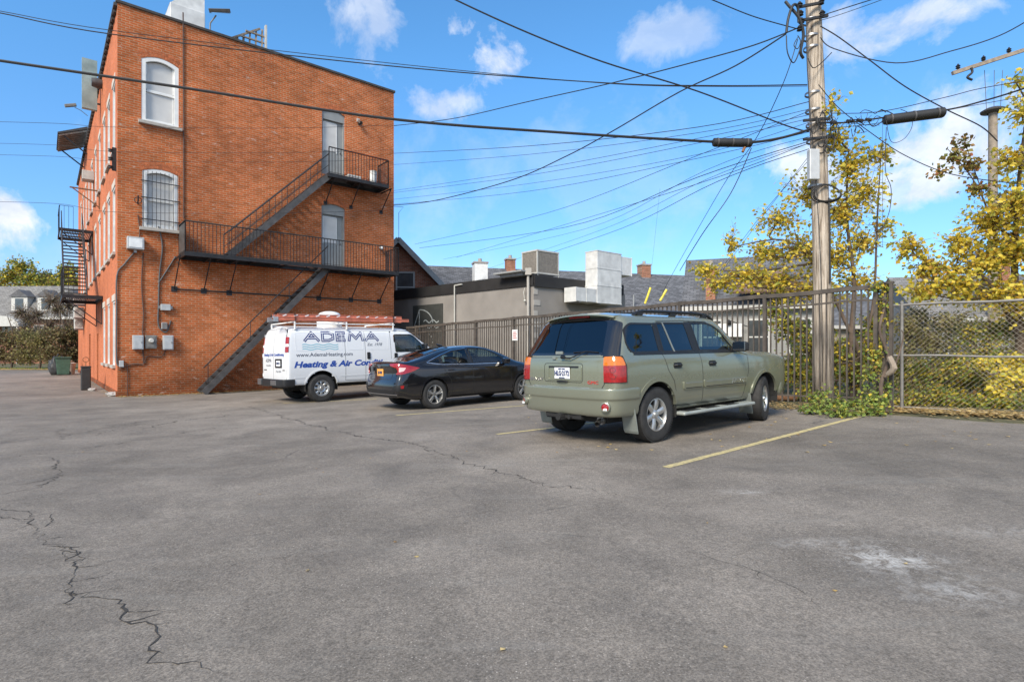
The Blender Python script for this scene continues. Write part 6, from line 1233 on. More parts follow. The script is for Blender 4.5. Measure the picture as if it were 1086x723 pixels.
# ------------------------------------------------------------------ grey shop with the mural
def roofuv(me):
    uv = me.uv_layers.new(name='UVMap')
    for p in me.polygons:
        n = p.normal; v = Vector((0,0,1))-n*n.z; v = v.normalized() if v.length > 1e-3 else Vector((0,1,0)); u = v.cross(n)
        for li in p.loop_indices: c = me.vertices[me.loops[li].vertex_index].co; uv.data[li].uv = (c.dot(u), c.dot(v))
def grey_shop():
    C0 = at(566, 290, 21.5); C0 = Vector((C0.x, C0.y)); e = at(413, 309, 28.2); dA = (Vector((e.x, e.y))-C0).normalized(); dB = Vector(DR); gz = G(C0.x)-.05; hA = CAMZ-gz+(HY-290)/FPX*21.5; hf = .55*1.0
    T = thing('grey_shop', 'low grey painted building with a black fascia behind the iron fence', 'building', (C0.x, C0.y, gz)); a, c = dA*9.5, dB*5.35
    def w(name, p, q, h0, h1, m, off=0): # vertical slab between p and q
        b = MB(); p, q = Vector(p), Vector(q); d = (q-p).normalized(); n = Vector((-d.y, d.x)); n = n if n.dot(Vector((-C0.x, -C0.y))) > 0 else -n; o = n*off; i_ = -n*.2
        vs = [(p.x+o.x,p.y+o.y,h0),(q.x+o.x,q.y+o.y,h0),(q.x+i_.x,q.y+i_.y,h0),(p.x+i_.x,p.y+i_.y,h0)]; vs += [(x,y,h1) for x,y,_ in vs]; b.add(vs, [(0,1,2,3),(4,5,6,7),(0,1,5,4),(1,2,6,5),(2,3,7,6),(3,0,4,7)]); return b.build(name, m, T), n
    fz = hA-.44; w('wall', (0,0), a, 0, fz, M['stucco_grey']); o, nB = w('wall', (0,0), c, 0, fz, M['stucco_grey']); w('fascia', (-dA.x*.02,-dA.y*.02), a, fz-.02, hA, M['fascia_black'], .06); w('fascia', (0,0), c, fz-.06, hA-.06, M['fascia_black'], .07)
    nA = Vector((dA.y, -dA.x)); nA = nA if nA.dot(-C0) > 0 else -nA
    w('rear_wall', c, c+dA*9.5, 0, fz, M['stucco_grey']); b = MB(); b.add([(0,0,fz+.02),(a.x,a.y,fz+.02),(a.x+c.x,a.y+c.y,fz+.02),(c.x,c.y,fz+.02)], [(0,1,2,3)]); b.build('roof', M['roof_grey'], T)
    for k in range(9):
        z = fz-.25-k*.42; L_ = .34 if k % 2 else .2; b = MB(); b.obox(Vector((c.normalized().x*L_/2, c.normalized().y*L_/2, z))+Vector((nB.x,nB.y,0))*.004, Vector((*c.normalized(),0))*L_/2, Vector((nB.x,nB.y,0))*.012, (0,0,.105)); b.build('quoin', M['stucco_pale'], T)
    b = MB(); p = dA*2.35; b.obox(Vector((p.x,p.y,2.55)), Vector((*dA,0))*.42, Vector((nA.x,nA.y,0))*.006, (0,0,.55)); b.build('paint_patch', M['stucco_pale'], T) if False else None
    # conduits on the long wall
    for (t, z0, z1) in ((4.55,.3,hA-.12),):
        p = dA*t+nA*.10; b = MB(); b.tube([(p.x,p.y,z0),(p.x,p.y,z1)], .03, 8); b.tube([(p.x,p.y,z1),(p.x-dA.x*.5,p.y-dA.y*.5,z1+.02)], .03, 8); b.build('conduit', M['ac_beige'], T, True)
    p = dA*.16+nA*.14; b = MB(); b.tube([(p.x,p.y,.2),(p.x,p.y,hA+.02)], .055, 10); b.box((p.x-.12,p.y-.12,hA-.06),(p.x+.12,p.y+.12,hA+.20)); b.build('service_mast', M['stucco_pale'], T, True)
    p = dA*.9+nA*.25; b = MB(); b.obox(Vector((p.x,p.y,hA+.08)), Vector((*dA,0))*.75, Vector((nA.x,nA.y,0))*.30, (0,0,.03)); b.obox(Vector((p.x,p.y,hA+.0))-Vector((nA.x,nA.y,0))*.1, Vector((*dA,0))*.6, Vector((nA.x,nA.y,0))*.18, (0,0,.07)); b.build('metal_hood', M['trim_grey'], T)
    p = dA*.35+nA*.12; b = MB(); b.tube([(p.x,p.y,fz-.1),(p.x+nA.x*.08,p.y+nA.y*.08,fz-.3),(p.x,p.y,fz-.55)], .014); b.lathe([(.03,0),(.06,.05),(.001,.12)], (p.x,p.y,fz-.55), (0,0,-1), 12); b.build('hanging_lamp', M['ac_beige'], T, True)
    # mural board: dark square with pale line drawing
    u = -dA; U = Vector((u.x,u.y,0)); N3 = Vector((nA.x,nA.y,0)); dd = lambda px: (lambda r: (r*C0.y-C0.x)/(dA.x-r*dA.y))((px-CX)/FPX)
    t0, t1 = dd(438.5), dd(470); dm = C0.y+dA.y*t0; zt = CAMZ-gz+(HY-324)/FPX*dm*.99; org = Vector((dA.x*t0, dA.y*t0, 0))+N3*.02; W_ = t0-t1; Hh = 3.0; z0 = zt-Hh
    mb = MB(); mb.obox(org+U*W_/2+Vector((0,0,z0+Hh/2)), U*W_/2, N3*.015, Vector((0,0,Hh/2))); mu = mb.build('mural', M['mural_dark'], T)
    def ml(pts, r=.022):
        b = MB(); P_ = [org+U*W_*x+Vector((0,0,z0+Hh*y))+N3*.022 for x, y in pts]
        for a_, c_ in zip(P_, P_[1:]): b.beam(a_, c_, .012, r*2, N3.cross(c_-a_))
        b.build('mural_line', M['mural_line'], mu)
    ml([(.23,.93),(.23,.45)]); ml([(.23,.93),(.06,.68),(.20,.50)]); ml([(.07,.66),(.09,.30)]); ml([(.23+.46*sin(a)*1.0, .70+.23*cos(a)) for a in [i*pi/2*.95/12 for i in range(13)]]); ml([(.38+.5*i/20, .74+.022*sin(i*.63)) for i in range(21)]); ml([(.38+.5*i/20, .655+.022*sin(i*.63)) for i in range(21)])
    for k in range(7): a = -1.2+k*.36; ml([(.44+.24*cos(a), .42+.14*sin(a)), (.44+.24*cos(a+.2), .42+.14*sin(a+.2))])
    ml([(.20,.42),(.28,.52)], .03)
    # roof-top air conditioner and the duct: things of their own
    q = dB*1.15-nB*.9; A_ = thing('rooftop_air_conditioner', 'beige box air conditioner on legs on the grey shop roof', 'air conditioner', (C0.x+q.x, C0.y+q.y, gz+hA), FR); b = MB(); b.box((-.55,-.45,.12),(.62,.45,1.02)); b.build('case', M['ac_grille'], A_); b = MB()
    for x in (-.56,.60): 
        for y in (-.46,.43): b.box((x,y,.0),(x+.05,y+.05,1.06))
    b.box((-.57,-.47,1.0),(.66,.49,1.06)); b.box((-.57,-.47,.10),(.66,.49,.16)); b.build('frame', M['ac_beige'], A_)
    D_ = thing('air_duct', 'large silver metal duct climbing over the fascia of the grey shop', 'duct', (C0.x, C0.y, gz), FR)
    def B(px): r = (px-CX)/FPX; return (r*(C0.y)-C0.x)/(DR[0]-r*DR[1])
    s1, s2, s3, s0 = B(619), B(645), B(656), B(597); zc = CAMZ-gz; y_ = C0.y+DR[1]*s1
    zz = lambda py: zc+(HY-py)/FPX*y_
    for nm, (x0, x1, z0_, z1_, d0, d1) in (('duct_riser', (s1, s2-.02, zz(322), zz(268), -.75, -.09)), ('duct_branch', (s0, s1-.003, zz(322), zz(308), -.73, -.10)), ('duct_outlet', (s2-.018, s3, zz(290), zz(270), -.72, -.12))):
        b = MB(); b.box((x0, d0, z0_), (x1, d1, z1_)); o = b.build(nm, M['duct_metal'], D_, bevel=.015); b = MB(); k = max(1, int((z1_-z0_)/.62)) if nm == 'duct_riser' else max(1, int((x1-x0)/.6))
        for i in range(k+1):
            if nm == 'duct_riser': z = z0_+(z1_-z0_)*i/k; b.box((x0-.012,d0-.012,z-.015),(x1+.012,d1+.012,z+.015))
            else: x = x0+(x1-x0)*i/k; b.box((x-.012,d0-.012,z0_-.012),(x+.012,d1+.012,z1_+.012))
        b.build('flange', M['duct_metal'], o)
    b = MB(); [b.beam((x,-.1,zz(322)-.03),(x,-.74,zz(322)-.03),.04,.04) for x in (s0+.2,s1+.2)]; b.build('bracket', M['steel'], D_)
    return C0, dA, nA, gz, hA
GS = grey_shop()
# ------------------------------------------------------------------ houses behind
def slab(b, pts, th):      # a roof slope: quad with thickness
    n = (Vector(pts[1])-Vector(pts[0])).cross(Vector(pts[3])-Vector(pts[0])).normalized()*th; b.add([Vector(p) for p in pts]+[Vector(p)-n for p in pts], [(0,1,2,3),(7,6,5,4),(0,4,5,1),(1,5,6,2),(2,6,7,3),(3,7,4,0)])
def roof_part(name, pts_list, th, m, T):
    b = MB(); [slab(b, q, th) for q in pts_list]; o = b.build(name, m, T); roofuv(o.data); return o
def win(T, x0, x1, z0, z1, y, m='pane_dark', fr='trim_white', sill=True):
    o = sub('window', T, ((x0+x1)/2, y, z0)); w, h = x1-x0, z1-z0; b = MB(); b.box((-w/2,-.03,0),(w/2,-.004,h)); b.build('pane', M[m], o); b = MB()
    for q in ((-w/2-.08,-w/2,-.08,h+.08),(w/2,w/2+.08,-.08,h+.08)): b.box((q[0],-.06,q[2]),(q[1],-.003,q[3]))
    b.box((-w/2,-.06,h),(w/2,-.003,h+.08)); b.box((-w/2,-.06,-.08),(w/2,-.003,0)); b.box((-w/2,-.045,h/2-.03),(w/2,-.031,h/2+.03)); b.build('frame', M[fr], o)
def chimney(T, x, y, z0, z1, w, m, d=None):
    d = d or w; b = MB(); b.box((x-w/2,y-d/2,z0),(x+w/2,y+d/2,z1)); o = b.build('chimney', m, T); b = MB(); b.box((x-w/2-.05,y-d/2-.05,z1),(x+w/2+.05,y+d/2+.05,z1+.10)); b.lathe([(.10,0),(.13,0),(.12,.25),(.09,.25)], (x,y,z1+.1), (0,0,1), 12); b.build('chimney_cap', M['terracotta'], o)
def side_gable(name, label, x, y, rz, W, D, he, hr, wallm, roofm, trim='trim_grey', o=.35):
    """ridge along local x; front eave towards the camera"""
    gz = G(x)-.05; T = thing(name, label, 'house', (x, y, gz), rz); b = MB(); b.add([(0,0,0),(W,0,0),(W,0,he),(0,0,he)], [(0,1,2,3)]); b.add([(0,D,0),(W,D,0),(W,D,he),(0,D,he)], [(3,2,1,0)])
    for xx in (0, W): b.add([(xx,0,0),(xx,D,0),(xx,D,he),(xx,D/2,hr-.12),(xx,0,he)], [(0,1,2,3,4)])
    b.build('wall', wallm, T); k = (hr-he)/(D/2); roof_part('roof', [[(-o,-o,he-o*k),(W+o,-o,he-o*k),(W+o,D/2,hr),(-o,D/2,hr)], [(W+o,D+o,he-o*k),(-o,D+o,he-o*k),(-o,D/2,hr),(W+o,D/2,hr)]], .12, roofm, T)
    b = MB(); b.box((-o,-o-.04,he-o*k-.20),(W+o,-o,he-o*k+.0)); b.build('gutter', M[trim], T); return T
# long dark-roofed house
p = at(446, 370, 34.0); T = side_gable('shingle_roof_house', 'long low house with a dark grey shingle roof behind the grey shop', p.x, p.y, radians(15), 21.5, 7.5, 3.9, 7.15, M['siding_grey'], M['shingles'])
def lx(px, T=T, y=0, rz=radians(15), X=p.x, Y=p.y): r = (px-CX)/FPX; c, s = cos(rz), sin(rz); X2, Y2 = X-s*y, Y+c*y; return (r*Y2-X2)/(c-r*s)
chimney(T, lx(541,y=3.75), 3.75, 6.3, 7.75, .62, M['brick_chimney']); chimney(T, lx(683,y=3.75), 3.75, 6.3, 7.75, .75, M['brick_chimney']); chimney(T, lx(509,y=1.2), 1.2, 4.2, 7.0, .85, M['window_white'])
for px in (488, 650, 672): 
    x = lx(px, y=.5); b = MB(); b.tube([(x,.5,4.1),(x,.5,5.2)], .05); b.build('vent_pipe', M['trim_grey'], T, True)
x = lx(498, y=1.0); b = MB(); b.box((x-.7,.6,4.3),(x+.5,1.4,5.6)); b.build('dormer_box', M['siding_tan'], T); b = MB(); b.obox((x-.3,.2,5.5), (1.1,0,.45), (0,.5,0), (0,0,.05)); b.build('dormer_cover', M['window_white'], T)
x = lx(433, y=0)
for k in (2.5, 6, 11, 15, 19): win(T, k, k+1.0, 1.2, 2.8, 0)
# brick gable
cx, cy = -6.05, 30.0; T = thing('brick_gable_house', 'red brick house with a steep grey edged gable just right of the tall brick building', 'house', (cx, cy, -.2), radians(4)); hw, he, hr, dp = 4.2, 3.1, 7.35, 9
b = MB(); b.add([(-hw,0,0),(hw,0,0),(hw,0,he),(0,0,hr),(-hw,0,he)], [(0,1,2,3,4)]); b.add([(hw,0,0),(hw,dp,0),(hw,dp,he),(hw,0,he)], [(0,1,2,3)]); b.add([(-hw,0,0),(-hw,dp,0),(-hw,dp,he),(-hw,0,he)], [(3,2,1,0)]); b.add([(-hw,dp,0),(hw,dp,0),(hw,dp,he),(0,dp,hr),(-hw,dp,he)], [(4,3,2,1,0)]); b.build('wall', M['brick_gable'], T)
roof_part('roof', [[(hw+.3,-.35,he-.30),(hw+.3,dp,he-.30),(0,dp,hr+.12),(0,-.35,hr+.12)], [(0,-.35,hr+.12),(0,dp,hr+.12),(-hw-.3,dp,he-.30),(-hw-.3,-.35,he-.30)]], .16, M['shingles'], T)
b = MB()
for sg in (-1, 1): b.beam((0,-.40,hr+.02),(sg*(hw+.3),-.40,he-.42),.06,.26,(0,0,1))
b.build('bargeboard', M['trim_grey'], T); win(T, -.1, .75, 4.1, 5.6, 0, fr='trim_grey'); win(T, 1.0, 2.6, 3.0, 4.6, 0, fr='trim_grey'); win(T, 2.75, 3.6, 3.0, 3.5, 0, fr='trim_white')
b = MB(); b.tube([(0,-.2,hr),(0,-.2,hr+1.45),(.25,-.2,hr+1.75),(-.6,-.2,hr+1.8)], .012); b.build('aerial', M['cable_grey'], T); b = MB(); b.box((1.7,-.5,3.55),(3.6,-.2,3.62)); b.build('window_hood', M['trim_white'], T)
# white-walled house with the brick chimney
p = at(731, 370, 26.5); T = side_gable('white_wall_house', 'pale sided house with a big brick chimney behind the iron fence', p.x, p.y, radians(-21), 5.6, 6.5, 3.45, 5.9, M['siding_white'], M['shingles'], 'trim_white')
chimney(T, .95, .15, 3.3, 5.0, .42, M['brick_chimney'], .55); b = MB(); b.box((-.35,-.10,3.05),(5.9,-.02,3.35)); b.build('frieze', M['trim_white'], T)
roof_part('porch_roof', [[(1.9,-1.0,3.75),(4.9,-1.0,3.75),(4.1,1.4,4.9),(2.5,1.4,4.9)]], .1, M['shingles_brown'], T)
for x in (.6, 2.6, 4.3): win(T, x, x+.8, 1.0, 2.5, 0)
b = MB(); b.box((1.2,-.5,1.75),(2.3,-.06,2.35)); b.build('wall_cabinet', M['window_white'], T, bevel=.02); b = MB(); b.lathe([(.05,0),(.10,.12),(.10,.22),(.001,.24)], (1.75,-.5,2.50), (0,-.5,-.6), 14); b.tube([(1.75,-.06,2.5),(1.75,-.5,2.5),(2.6,-.3,2.2)], .02); b.build('yard_lamp', M['iron_black'], T, True)
p = at(980, 370, 27); T = side_gable('grey_sided_house', 'grey sided house mostly hidden by the yellow trees behind the chain link fence', p.x, p.y, radians(-12), 9, 6, 2.9, 5.0, M['siding_grey'], M['shingles_pale'], 'trim_white'); chimney(T, 4.6, 2.6, 4.4, 6.0, .6, M['brick_chimney'])
for x in (1.0, 4.0, 6.6): win(T, x, x+1.0, 1.0, 2.4, 0)
p = at(815, 370, 33); T = side_gable('tan_sided_house', 'tan sided house seen between the leaves beyond the utility pole', p.x, p.y, radians(6), 8, 6, 2.8, 4.8, M['siding_tan'], M['shingles'], 'trim_white')
for x in (1.0, 5.0): win(T, x, x+1.0, .9, 2.3, 0)
# house beyond the alley
p = at(-70, 370, 60); T = thing('mansard_house', 'brick house with a pale grey mansard roof and white dormers beyond the alley', 'house', (p.x, p.y, -.2), radians(-3)); W_, he, ht = 23, 5.0, 8.4
b = MB(); b.box((0,0,0),(W_,9,he)); b.build('wall', M['brick_gable'], T); roof_part('roof', [[(-.3,-.4,he-.1),(W_+.3,-.4,he-.1),(W_-.8,1.6,ht),(.8,1.6,ht)], [(.8,1.6,ht),(W_-.8,1.6,ht),(W_-.8,7.4,ht+.3),(.8,7.4,ht+.3)]], .15, M['shingles_pale'], T)
b = MB(); b.box((-.4,-.6,he-.35),(W_+.4,-.401,he-.1)); b.build('gutter', M['trim_white'], T)
rr = lambda px: ((px-CX)/FPX*60-p.x)
for px in (-30, 25, 54, 82):
    x = rr(px); o = sub('dormer', T, (x, .0, he+.5)); b = MB(); b.prism([(-.9,0),(.9,0),(.9,1.6),(-.9,1.6)], 0, 1.6, (0,0,0), (1,0,0), (0,0,1), (0,1,0)); b.build('dormer_wall', M['trim_white'], o); b = MB(); b.prism([(-1.1,1.6),(1.1,1.6),(0,2.35)], -.15, 1.8, (0,0,0), (1,0,0), (0,0,1), (0,1,0)); b.build('dormer_roof', M['shingles_pale2'] if 'shingles_pale2' in M else M['roof_grey'], o); b = MB(); b.box((-.45,-.04,.25),(.45,-.004,1.4)); b.build('pane', M['pane_dark'], o)
for px in (-20, 12, 22, 47, 70): x = rr(px); win(T, x-.5, x+.5, 2.2, 4.0, 0)
x = rr(17); b = MB(); b.prism([(-2.1,0),(2.1,0)]+[(2.1*cos(a), 1.1*sin(a)) for a in [pi*i/12 for i in range(1,12)]], -1.4, 0, (x,0,3.9), (1,0,0), (0,0,1), (0,1,0)); b.build('arched_hood', M['trim_white'], T); b = MB(); [b.tube([(x+q,-1.2,0),(x+q,-1.2,3.9)], .12, 12) for q in (-1.8,1.8)]; b.build('porch_column', M['trim_white'], T)
# ------------------------------------------------------------------ poles
def pole():
    d = 12.35; b0 = gp(874, 441); base = at(873.5, 370, d); base.z = G(base.x); top = at(858.5, -180, d); T = thing('utility_pole', 'tall weathered wooden utility pole crowded with cables behind the iron fence', 'pole', base); t = top-base; b = MB(); n = 14
    f = lambda k: t*k+Vector((.035*sin(k*5), 0, 0)); b.tube([f(i/n) for i in range(n+1)], [.19-.05*i/n for i in range(n+1)], 22); b.build('shaft', M['wood_pole'], T, 'all')
    P = lambda px, py, dy=0: at(px, py, d+dy)-base
    def tb(name, pts, r, m, n=8): b = MB(); b.tube(smooth_path([P(*q) for q in pts], 5), r, n); b.build(name, m, T, True)
    b = MB(); c = P(862.5, 175, -.26); b.box(c+Vector((-.11,-.07,-.33)), c+Vector((.11,.07,.33))); b.build('cabinet', M['meter_grey'], T, bevel=.02)
    for i, py in enumerate((23, 40, 52, 100, 118, 133, 150, 198)): b = MB(); b.lathe([(.165,-.025),(.172,-.02),(.172,.02),(.165,.025)], P(859+py*.034, py), (0,0,1), 22); b.build('band', M['steel'], T, True)
    for (x0, y0, x1, y1) in ((846,8,872,3), (849,22,878,17), (852,128,880,126), (852,148,884,145)): b = MB(); b.beam(P(x0,y0,-.24), P(x1,y1,-.24), .05, .05); b.build('bracket_arm', M['iron_black'], T)
    for px, py in ((848,5),(849,14),(850,22),(871,2),(872,14),(848,30)): b = MB(); b.lathe([(.02,-.07),(.06,-.05),(.04,-.02),(.065,0),(.04,.03),(.02,.06)], P(px, py, -.24), (0,0,1), 12); b.build('insulator', M['cable_black'], T, True)
    tb('riser_cable', [(833,2,-.2),(838,8,-.25),(846,17,-.28),(850,26,-.28),(852,38,-.26),(849,55,-.25),(852,62,-.2)], .03, M['cable_black']); tb('riser_cable', [(834,35,-.4),(836,20,-.4),(841,6,-.35),(846,8,-.3),(847,24,-.26)], .028, M['cable_black']); tb('jumper_loop', [(834,38,-.4),(835,55,-.4),(840,66,-.35),(844,64,-.3),(850,48,-.24)], .012, M['cable_black'])
    tb('jumper_loop', [(846,40,-.3),(842,48,-.3),(846,52,-.3),(849,44,-.3),(846,38,-.3)], .009, M['cable_black']); tb('jumper_loop', [(857,62,-.3),(862,72,-.3),(870,68,-.25),(882,56,-.1)], .010, M['cable_black']); tb('ground_wire', [(855,30,-.24),(857,90,-.26),(866,200,-.25),(871,300,-.24),(872,405,-.24)], .008, M['cable_black'])
    rnd = random.Random(5)
    for i in range(15):      # drip loops and lashings
        x, y = rnd.uniform(856,886), rnd.uniform(105,158); w, h = rnd.uniform(4,13), rnd.uniform(4,14); dd = -.27-rnd.random()*.1
        tb('drip_loop', [(x,y,dd),(x+w*.2,y+h*.8,dd),(x+w*.7,y+h,dd),(x+w,y+h*.1,dd+.05)], rnd.choice((.007,.010,.014)), M['cable_black'], 6)
    for r in (.28,.33,.30): b = MB(); c = P(877,205,-.2); b.tube([c+Vector((r*cos(a), .05*sin(a*2)+(r-.3), r*.62*sin(a))) for a in [i*.35 for i in range(19)]], .012, 6); b.build('cable_coil', M['cable_black'], T, True)
    tb('conduit', [(880,300,-.2),(880,250,-.2),(879,210,-.2)], .02, M['cable_black'])
    return base
PB = pole()
p = at(1053, 370, 26); p.z = G(p.x); T = thing('distant_pole', 'pale distant pole with a round cap rising above the right hand trees', 'pole', p); h = CAMZ-p.z+(HY-118)/FPX*26; b = MB(); b.tube([(0,0,0),(0,0,h)], [.20,.17], 16); b.build('shaft', M['wood_old'], T, True); b = MB(); b.lathe([(.001,h+.16),(.30,h+.12),(.48,h+.02),(.46,h-.04),(.22,h-.10)], (0,0,0), (0,0,1), 24); b.build('cap', M['iron_grey'], T, True)
b = MB(); [b.tube([(x,0,h+.1),(x*1.3,0,h+1.9)], .012) for x in (-.3,.05,.35)]; b.build('rod', M['cable_grey'], T)
p = at(1112, 370, 26); p.z = G(p.x); T = thing('crossarm_pole', 'wooden crossarm with insulators reaching in above the right hand trees', 'pole', p); q = lambda px, py, dy=0: at(px, py, 26+dy)-p; b = MB(); b.tube([(0,0,0), q(1112,20)], [.2,.15], 14); b.build('shaft', M['wood_pole'], T, True); b = MB(); b.beam(q(1010,78,-.3), q(1118,43,-.3), .12, .16); b.build('crossarm', M['wood_old'], T)
for px, py in ((1016,72),(1043,63),(1070,54)): b = MB(); b.lathe([(.03,-.12),(.10,-.05),(.05,0),(.10,.03),(.05,.08),(.02,.14)], q(px,78-(px-1010)*.324-5,-.3), (0,0,1), 12); b.build('insulator', M['cable_black'], T, True)
b = MB(); b.tube(smooth_path([q(1030,72,-.4),q(1031,77,-.4),q(1026,82,-.4),q(1031,85,-.4)]), .05); b.build('clamp', M['cable_black'], T, True)
# ------------------------------------------------------------------ wires
GW = 'overhead wires and cables'
def wire(pts, r, name='overhead_wire', label='thin overhead wire fanning out from the utility pole', cat='wire', m='cable_black', grp=GW):
    P_ = [at(*p) for p in pts]; b = MB(); b.tube(smooth_path([q-P_[0] for q in P_], 7), r*(.86 if r < .027 else 1), 6); o = b.build(name, M[m], None, True); o.location = P_[0]; tag(o, label, cat, grp); return o
PD = 12.1
wire([(-60,55,11.0),(0,64.5,11.2),(200,94,11.5),(412,126,11.8),(600,141,12),(757,150.5,PD),(797,151,PD),(830,146,PD),(860,137,PD)], .028, 'trunk_cable', 'thickest black trunk cable sweeping past the brick building to the utility pole', 'cable')
wire([(-60,4,11.2),(0,14,11.3),(122,37,11.5),(412,70,11.9),(640,88,12),(760,91,12),(856,90,PD)], .013, 'messenger_wire', 'upper line of the close pair of wires crossing the top of the brick building', 'wire')
wire([(-60,2,11.1),(0,12,11.2),(122,33,11.4),(412,67,11.8),(640,88.5,11.95),(760,92,12),(856,91.5,PD)], .008, 'messenger_wire', 'lower thinner line of the close pair of wires crossing the top of the brick building', 'wire')
wire([(460,-14,10.5),(483,0,10.7),(560,35,11),(640,66,11.3),(740,97,11.8),(830,132,PD),(858,140,PD)], .017, 'service_cable', 'black cable running from the top centre of the sky down to the utility pole', 'cable')
wire([(413,134,25),(480,126,22),(560,108,18),(650,88,15.5),(740,65,13.5),(800,48,12.6),(846,30,PD)], .016, 'service_cable', 'service cable rising from the brick building corner to the head of the utility pole', 'cable')
wire([(413,218,25),(460,213,23),(540,192,19),(600,166,17),(650,139,15.2),(720,98,13.8),(780,70,12.9),(834,36,PD)], .018, 'twisted_cable', 'twisted service cable curving up from the balcony level to the head of the utility pole', 'cable')
for k, (a, m1, m2, e) in enumerate((((413,163,25),(560,155,18),(740,135,13.5),(858,108,PD)), ((413,175,25),(560,164,18),(740,141,13.5),(858,116,PD)), ((413,203,25),(560,181,18),(740,147,13.5),(858,122,PD)), ((413,205,25),(560,186,18),(740,152,13.5),(858,126,PD)), ((413,212,25),(560,195,18),(740,164,13.5),(858,130,PD)), ((413,217,25),(560,203,18),(740,168,13.5),(858,140,PD)), ((440,259,29),(580,226,21),(740,165,13.8),(858,118,PD)), ((445,263,29),(600,241,21),(740,188,13.8),(858,150,PD)), ((470,275,32),(620,243,22),(750,180,13.8),(858,145,PD)), ((520,284,34),(640,243,22),(750,190,13.8),(858,152,PD)), ((560,276,30),(660,242,21),(760,193,13.8),(858,158,PD)), ((484,273,34),(600,238,23),(740,195,14),(858,152,PD)))):
    wire([a, m1, m2, e], (.010,.007,.007,.007,.006,.007,.008,.010,.006,.006,.009,.008)[k])
for y0, y1, r in ((129,132,.007), (152,158,.006), (164,168,.006), (214,222,.007)):
    wire([(-60,y0-1,17.2),(60,y0+2,17.4),(124,y1+3,17.6),(300,y1+4,18.5),(412,y1+1,22)], r, label='thin wire running level across the left sky and the brick wall', grp='level wires across the brick building')
wire([(740,-6,11),(760,2,11.2),(800,18,11.6),(846,31,PD)], .012, 'service_cable', 'short cable coming in from above to the left side of the pole head', 'cable')
wire([(797,157,12.1),(775,205,12.4),(745,248,12.8),(721,287,16)], .011, 'guy_wire', 'slanting guy wire from below the left splice case down to the roofs', 'wire')
wire([(846,42,PD),(830,90,12.3),(800,150,14),(765,200,18),(708,300,26),(700,320,27)], .010, 'guy_wire', 'long guy wire falling from the pole head to the right yellow guard', 'wire'); wire([(700,200,24),(690,292,27),(684,322,28)], .004, 'guy_wire', 'faint wire rising from the left yellow guard', 'wire')
for (a, c, lb) in (((684,322,28),(690,305,28),'left yellow plastic guard on a guy wire'), ((700,319,27),(707,307,27),'right yellow plastic guard on a guy wire')):
    A_, C_ = at(*a), at(*c); b = MB(); b.tube([(0,0,0), C_-A_], .055, 8); o = b.build('guy_guard', M['yellow_guard'], None, True); o.location = A_; tag(o, lb, 'wire guard')
wire([(866,155,PD),(820,215,13.5),(775,275,16),(757,300,20)], .006, label='faint stay wire slanting down left from the pole into the leaves'); wire([(862,165,PD),(810,225,13.5),(765,285,16)], .006, label='faint stay wire slanting down left from the pole into the leaves')
# right of the pole
wire([(866,18,PD),(880,14,12),(905,6,11.8),(950,-8,11)], .011, 'service_cable', 'cable leaving the pole head towards the top right corner', 'cable'); wire([(870,22,PD),(890,16,12),(930,2,11.5),(960,-10,11)], .007, label='thin wire beside the cable at the right of the pole head')
wire([(870,40,PD),(885,52,12),(950,67,11.3),(1010,54,10.8),(1060,38,10.4),(1100,16,10)], .012, 'drooping_cable', 'drooping cable crossing the upper right sky', 'cable')
wire([(870,28,PD),(890,40,12),(925,66,11.9),(960,92,11.8),(1003,116,11.8),(1040,134,11.8),(1058,150,11.8)], .014, 'service_cable', 'cable slanting down right from the pole head into the yellow tree', 'cable')
wire([(868,130,PD),(900,130,12),(936,125,11.9),(1002,117,11.7),(1040,108,11.5),(1086,94,11),(1120,80,10.6)], .020, 'trunk_cable', 'thick cable leaving the pole to the right through the long splice case', 'cable'); wire([(868,120,PD),(930,119,12),(1000,104,11.6),(1040,94,11.3),(1100,84,10.8)], .009, label='thin wire above the long black splice case'); wire([(868,137,PD),(930,131,12),(1010,116,11.7),(1100,100,10.8)], .007, label='thin wire just below the long black splice case')
wire([(868,90,PD),(890,115,12),(925,142,11.8),(960,165,11.6),(1010,185,11.3),(1086,196,11),(1110,200,11)], .010, 'drooping_cable', 'thin cable sagging from the pole behind the right hand branches', 'cable')
wire([(940,128,11.8),(945,150,11.8),(958,148,11.8),(967,135,11.8),(966,122,11.8),(955,116,11.8)], .007, 'cable_loop', 'loose loop of cable hanging under the long splice case', 'cable'); wire([(940,135,11.8),(939,180,11.8),(945,200,11.8),(943,225,11.8),(932,250,11.8),(925,262,11.8)], .008, 'cable_loop', 'loose cable end dangling below the long splice case', 'cable'); wire([(936,130,11.8),(936,262,11.8)], .004, 'cable_loop', 'straight thin drop wire below the left end of the long splice case', 'wire')
for (a, c, r, lb) in (((756,151,PD),(797,151.5,PD),.088,'short black splice case on the trunk cable left of the utility pole'), ((937,127.5,11.9),(1002,119,11.7),.10,'long black splice case on the cable right of the utility pole')):
    A_, C_ = at(*a), at(*c); d = C_-A_; T = thing('splice_case', lb, 'splice case', A_); b = MB(); b.tube([d*0, d*.02, d*.98, d], [r*.7,r,r,r*.7], 16); b.tube([d*.04+Vector((0,0,-r*.9)), d*.96+Vector((0,0,-r*.9))], r*.25, 6); b.build('case', M['cable_black'], T, True); b = MB(); [b.tube([d*k-d.normalized()*.015, d*k+d.normalized()*.015], r*1.08, 16) for k in (.12,.5,.88)]; b.build('clamp', M['iron_grey'], T, True)
T = thing('cable_tangle', 'messy tangle of black lashing wire and clamps on the cables just right of the pole', 'cable tangle', at(868,132,12)); rt_ = random.Random(12)
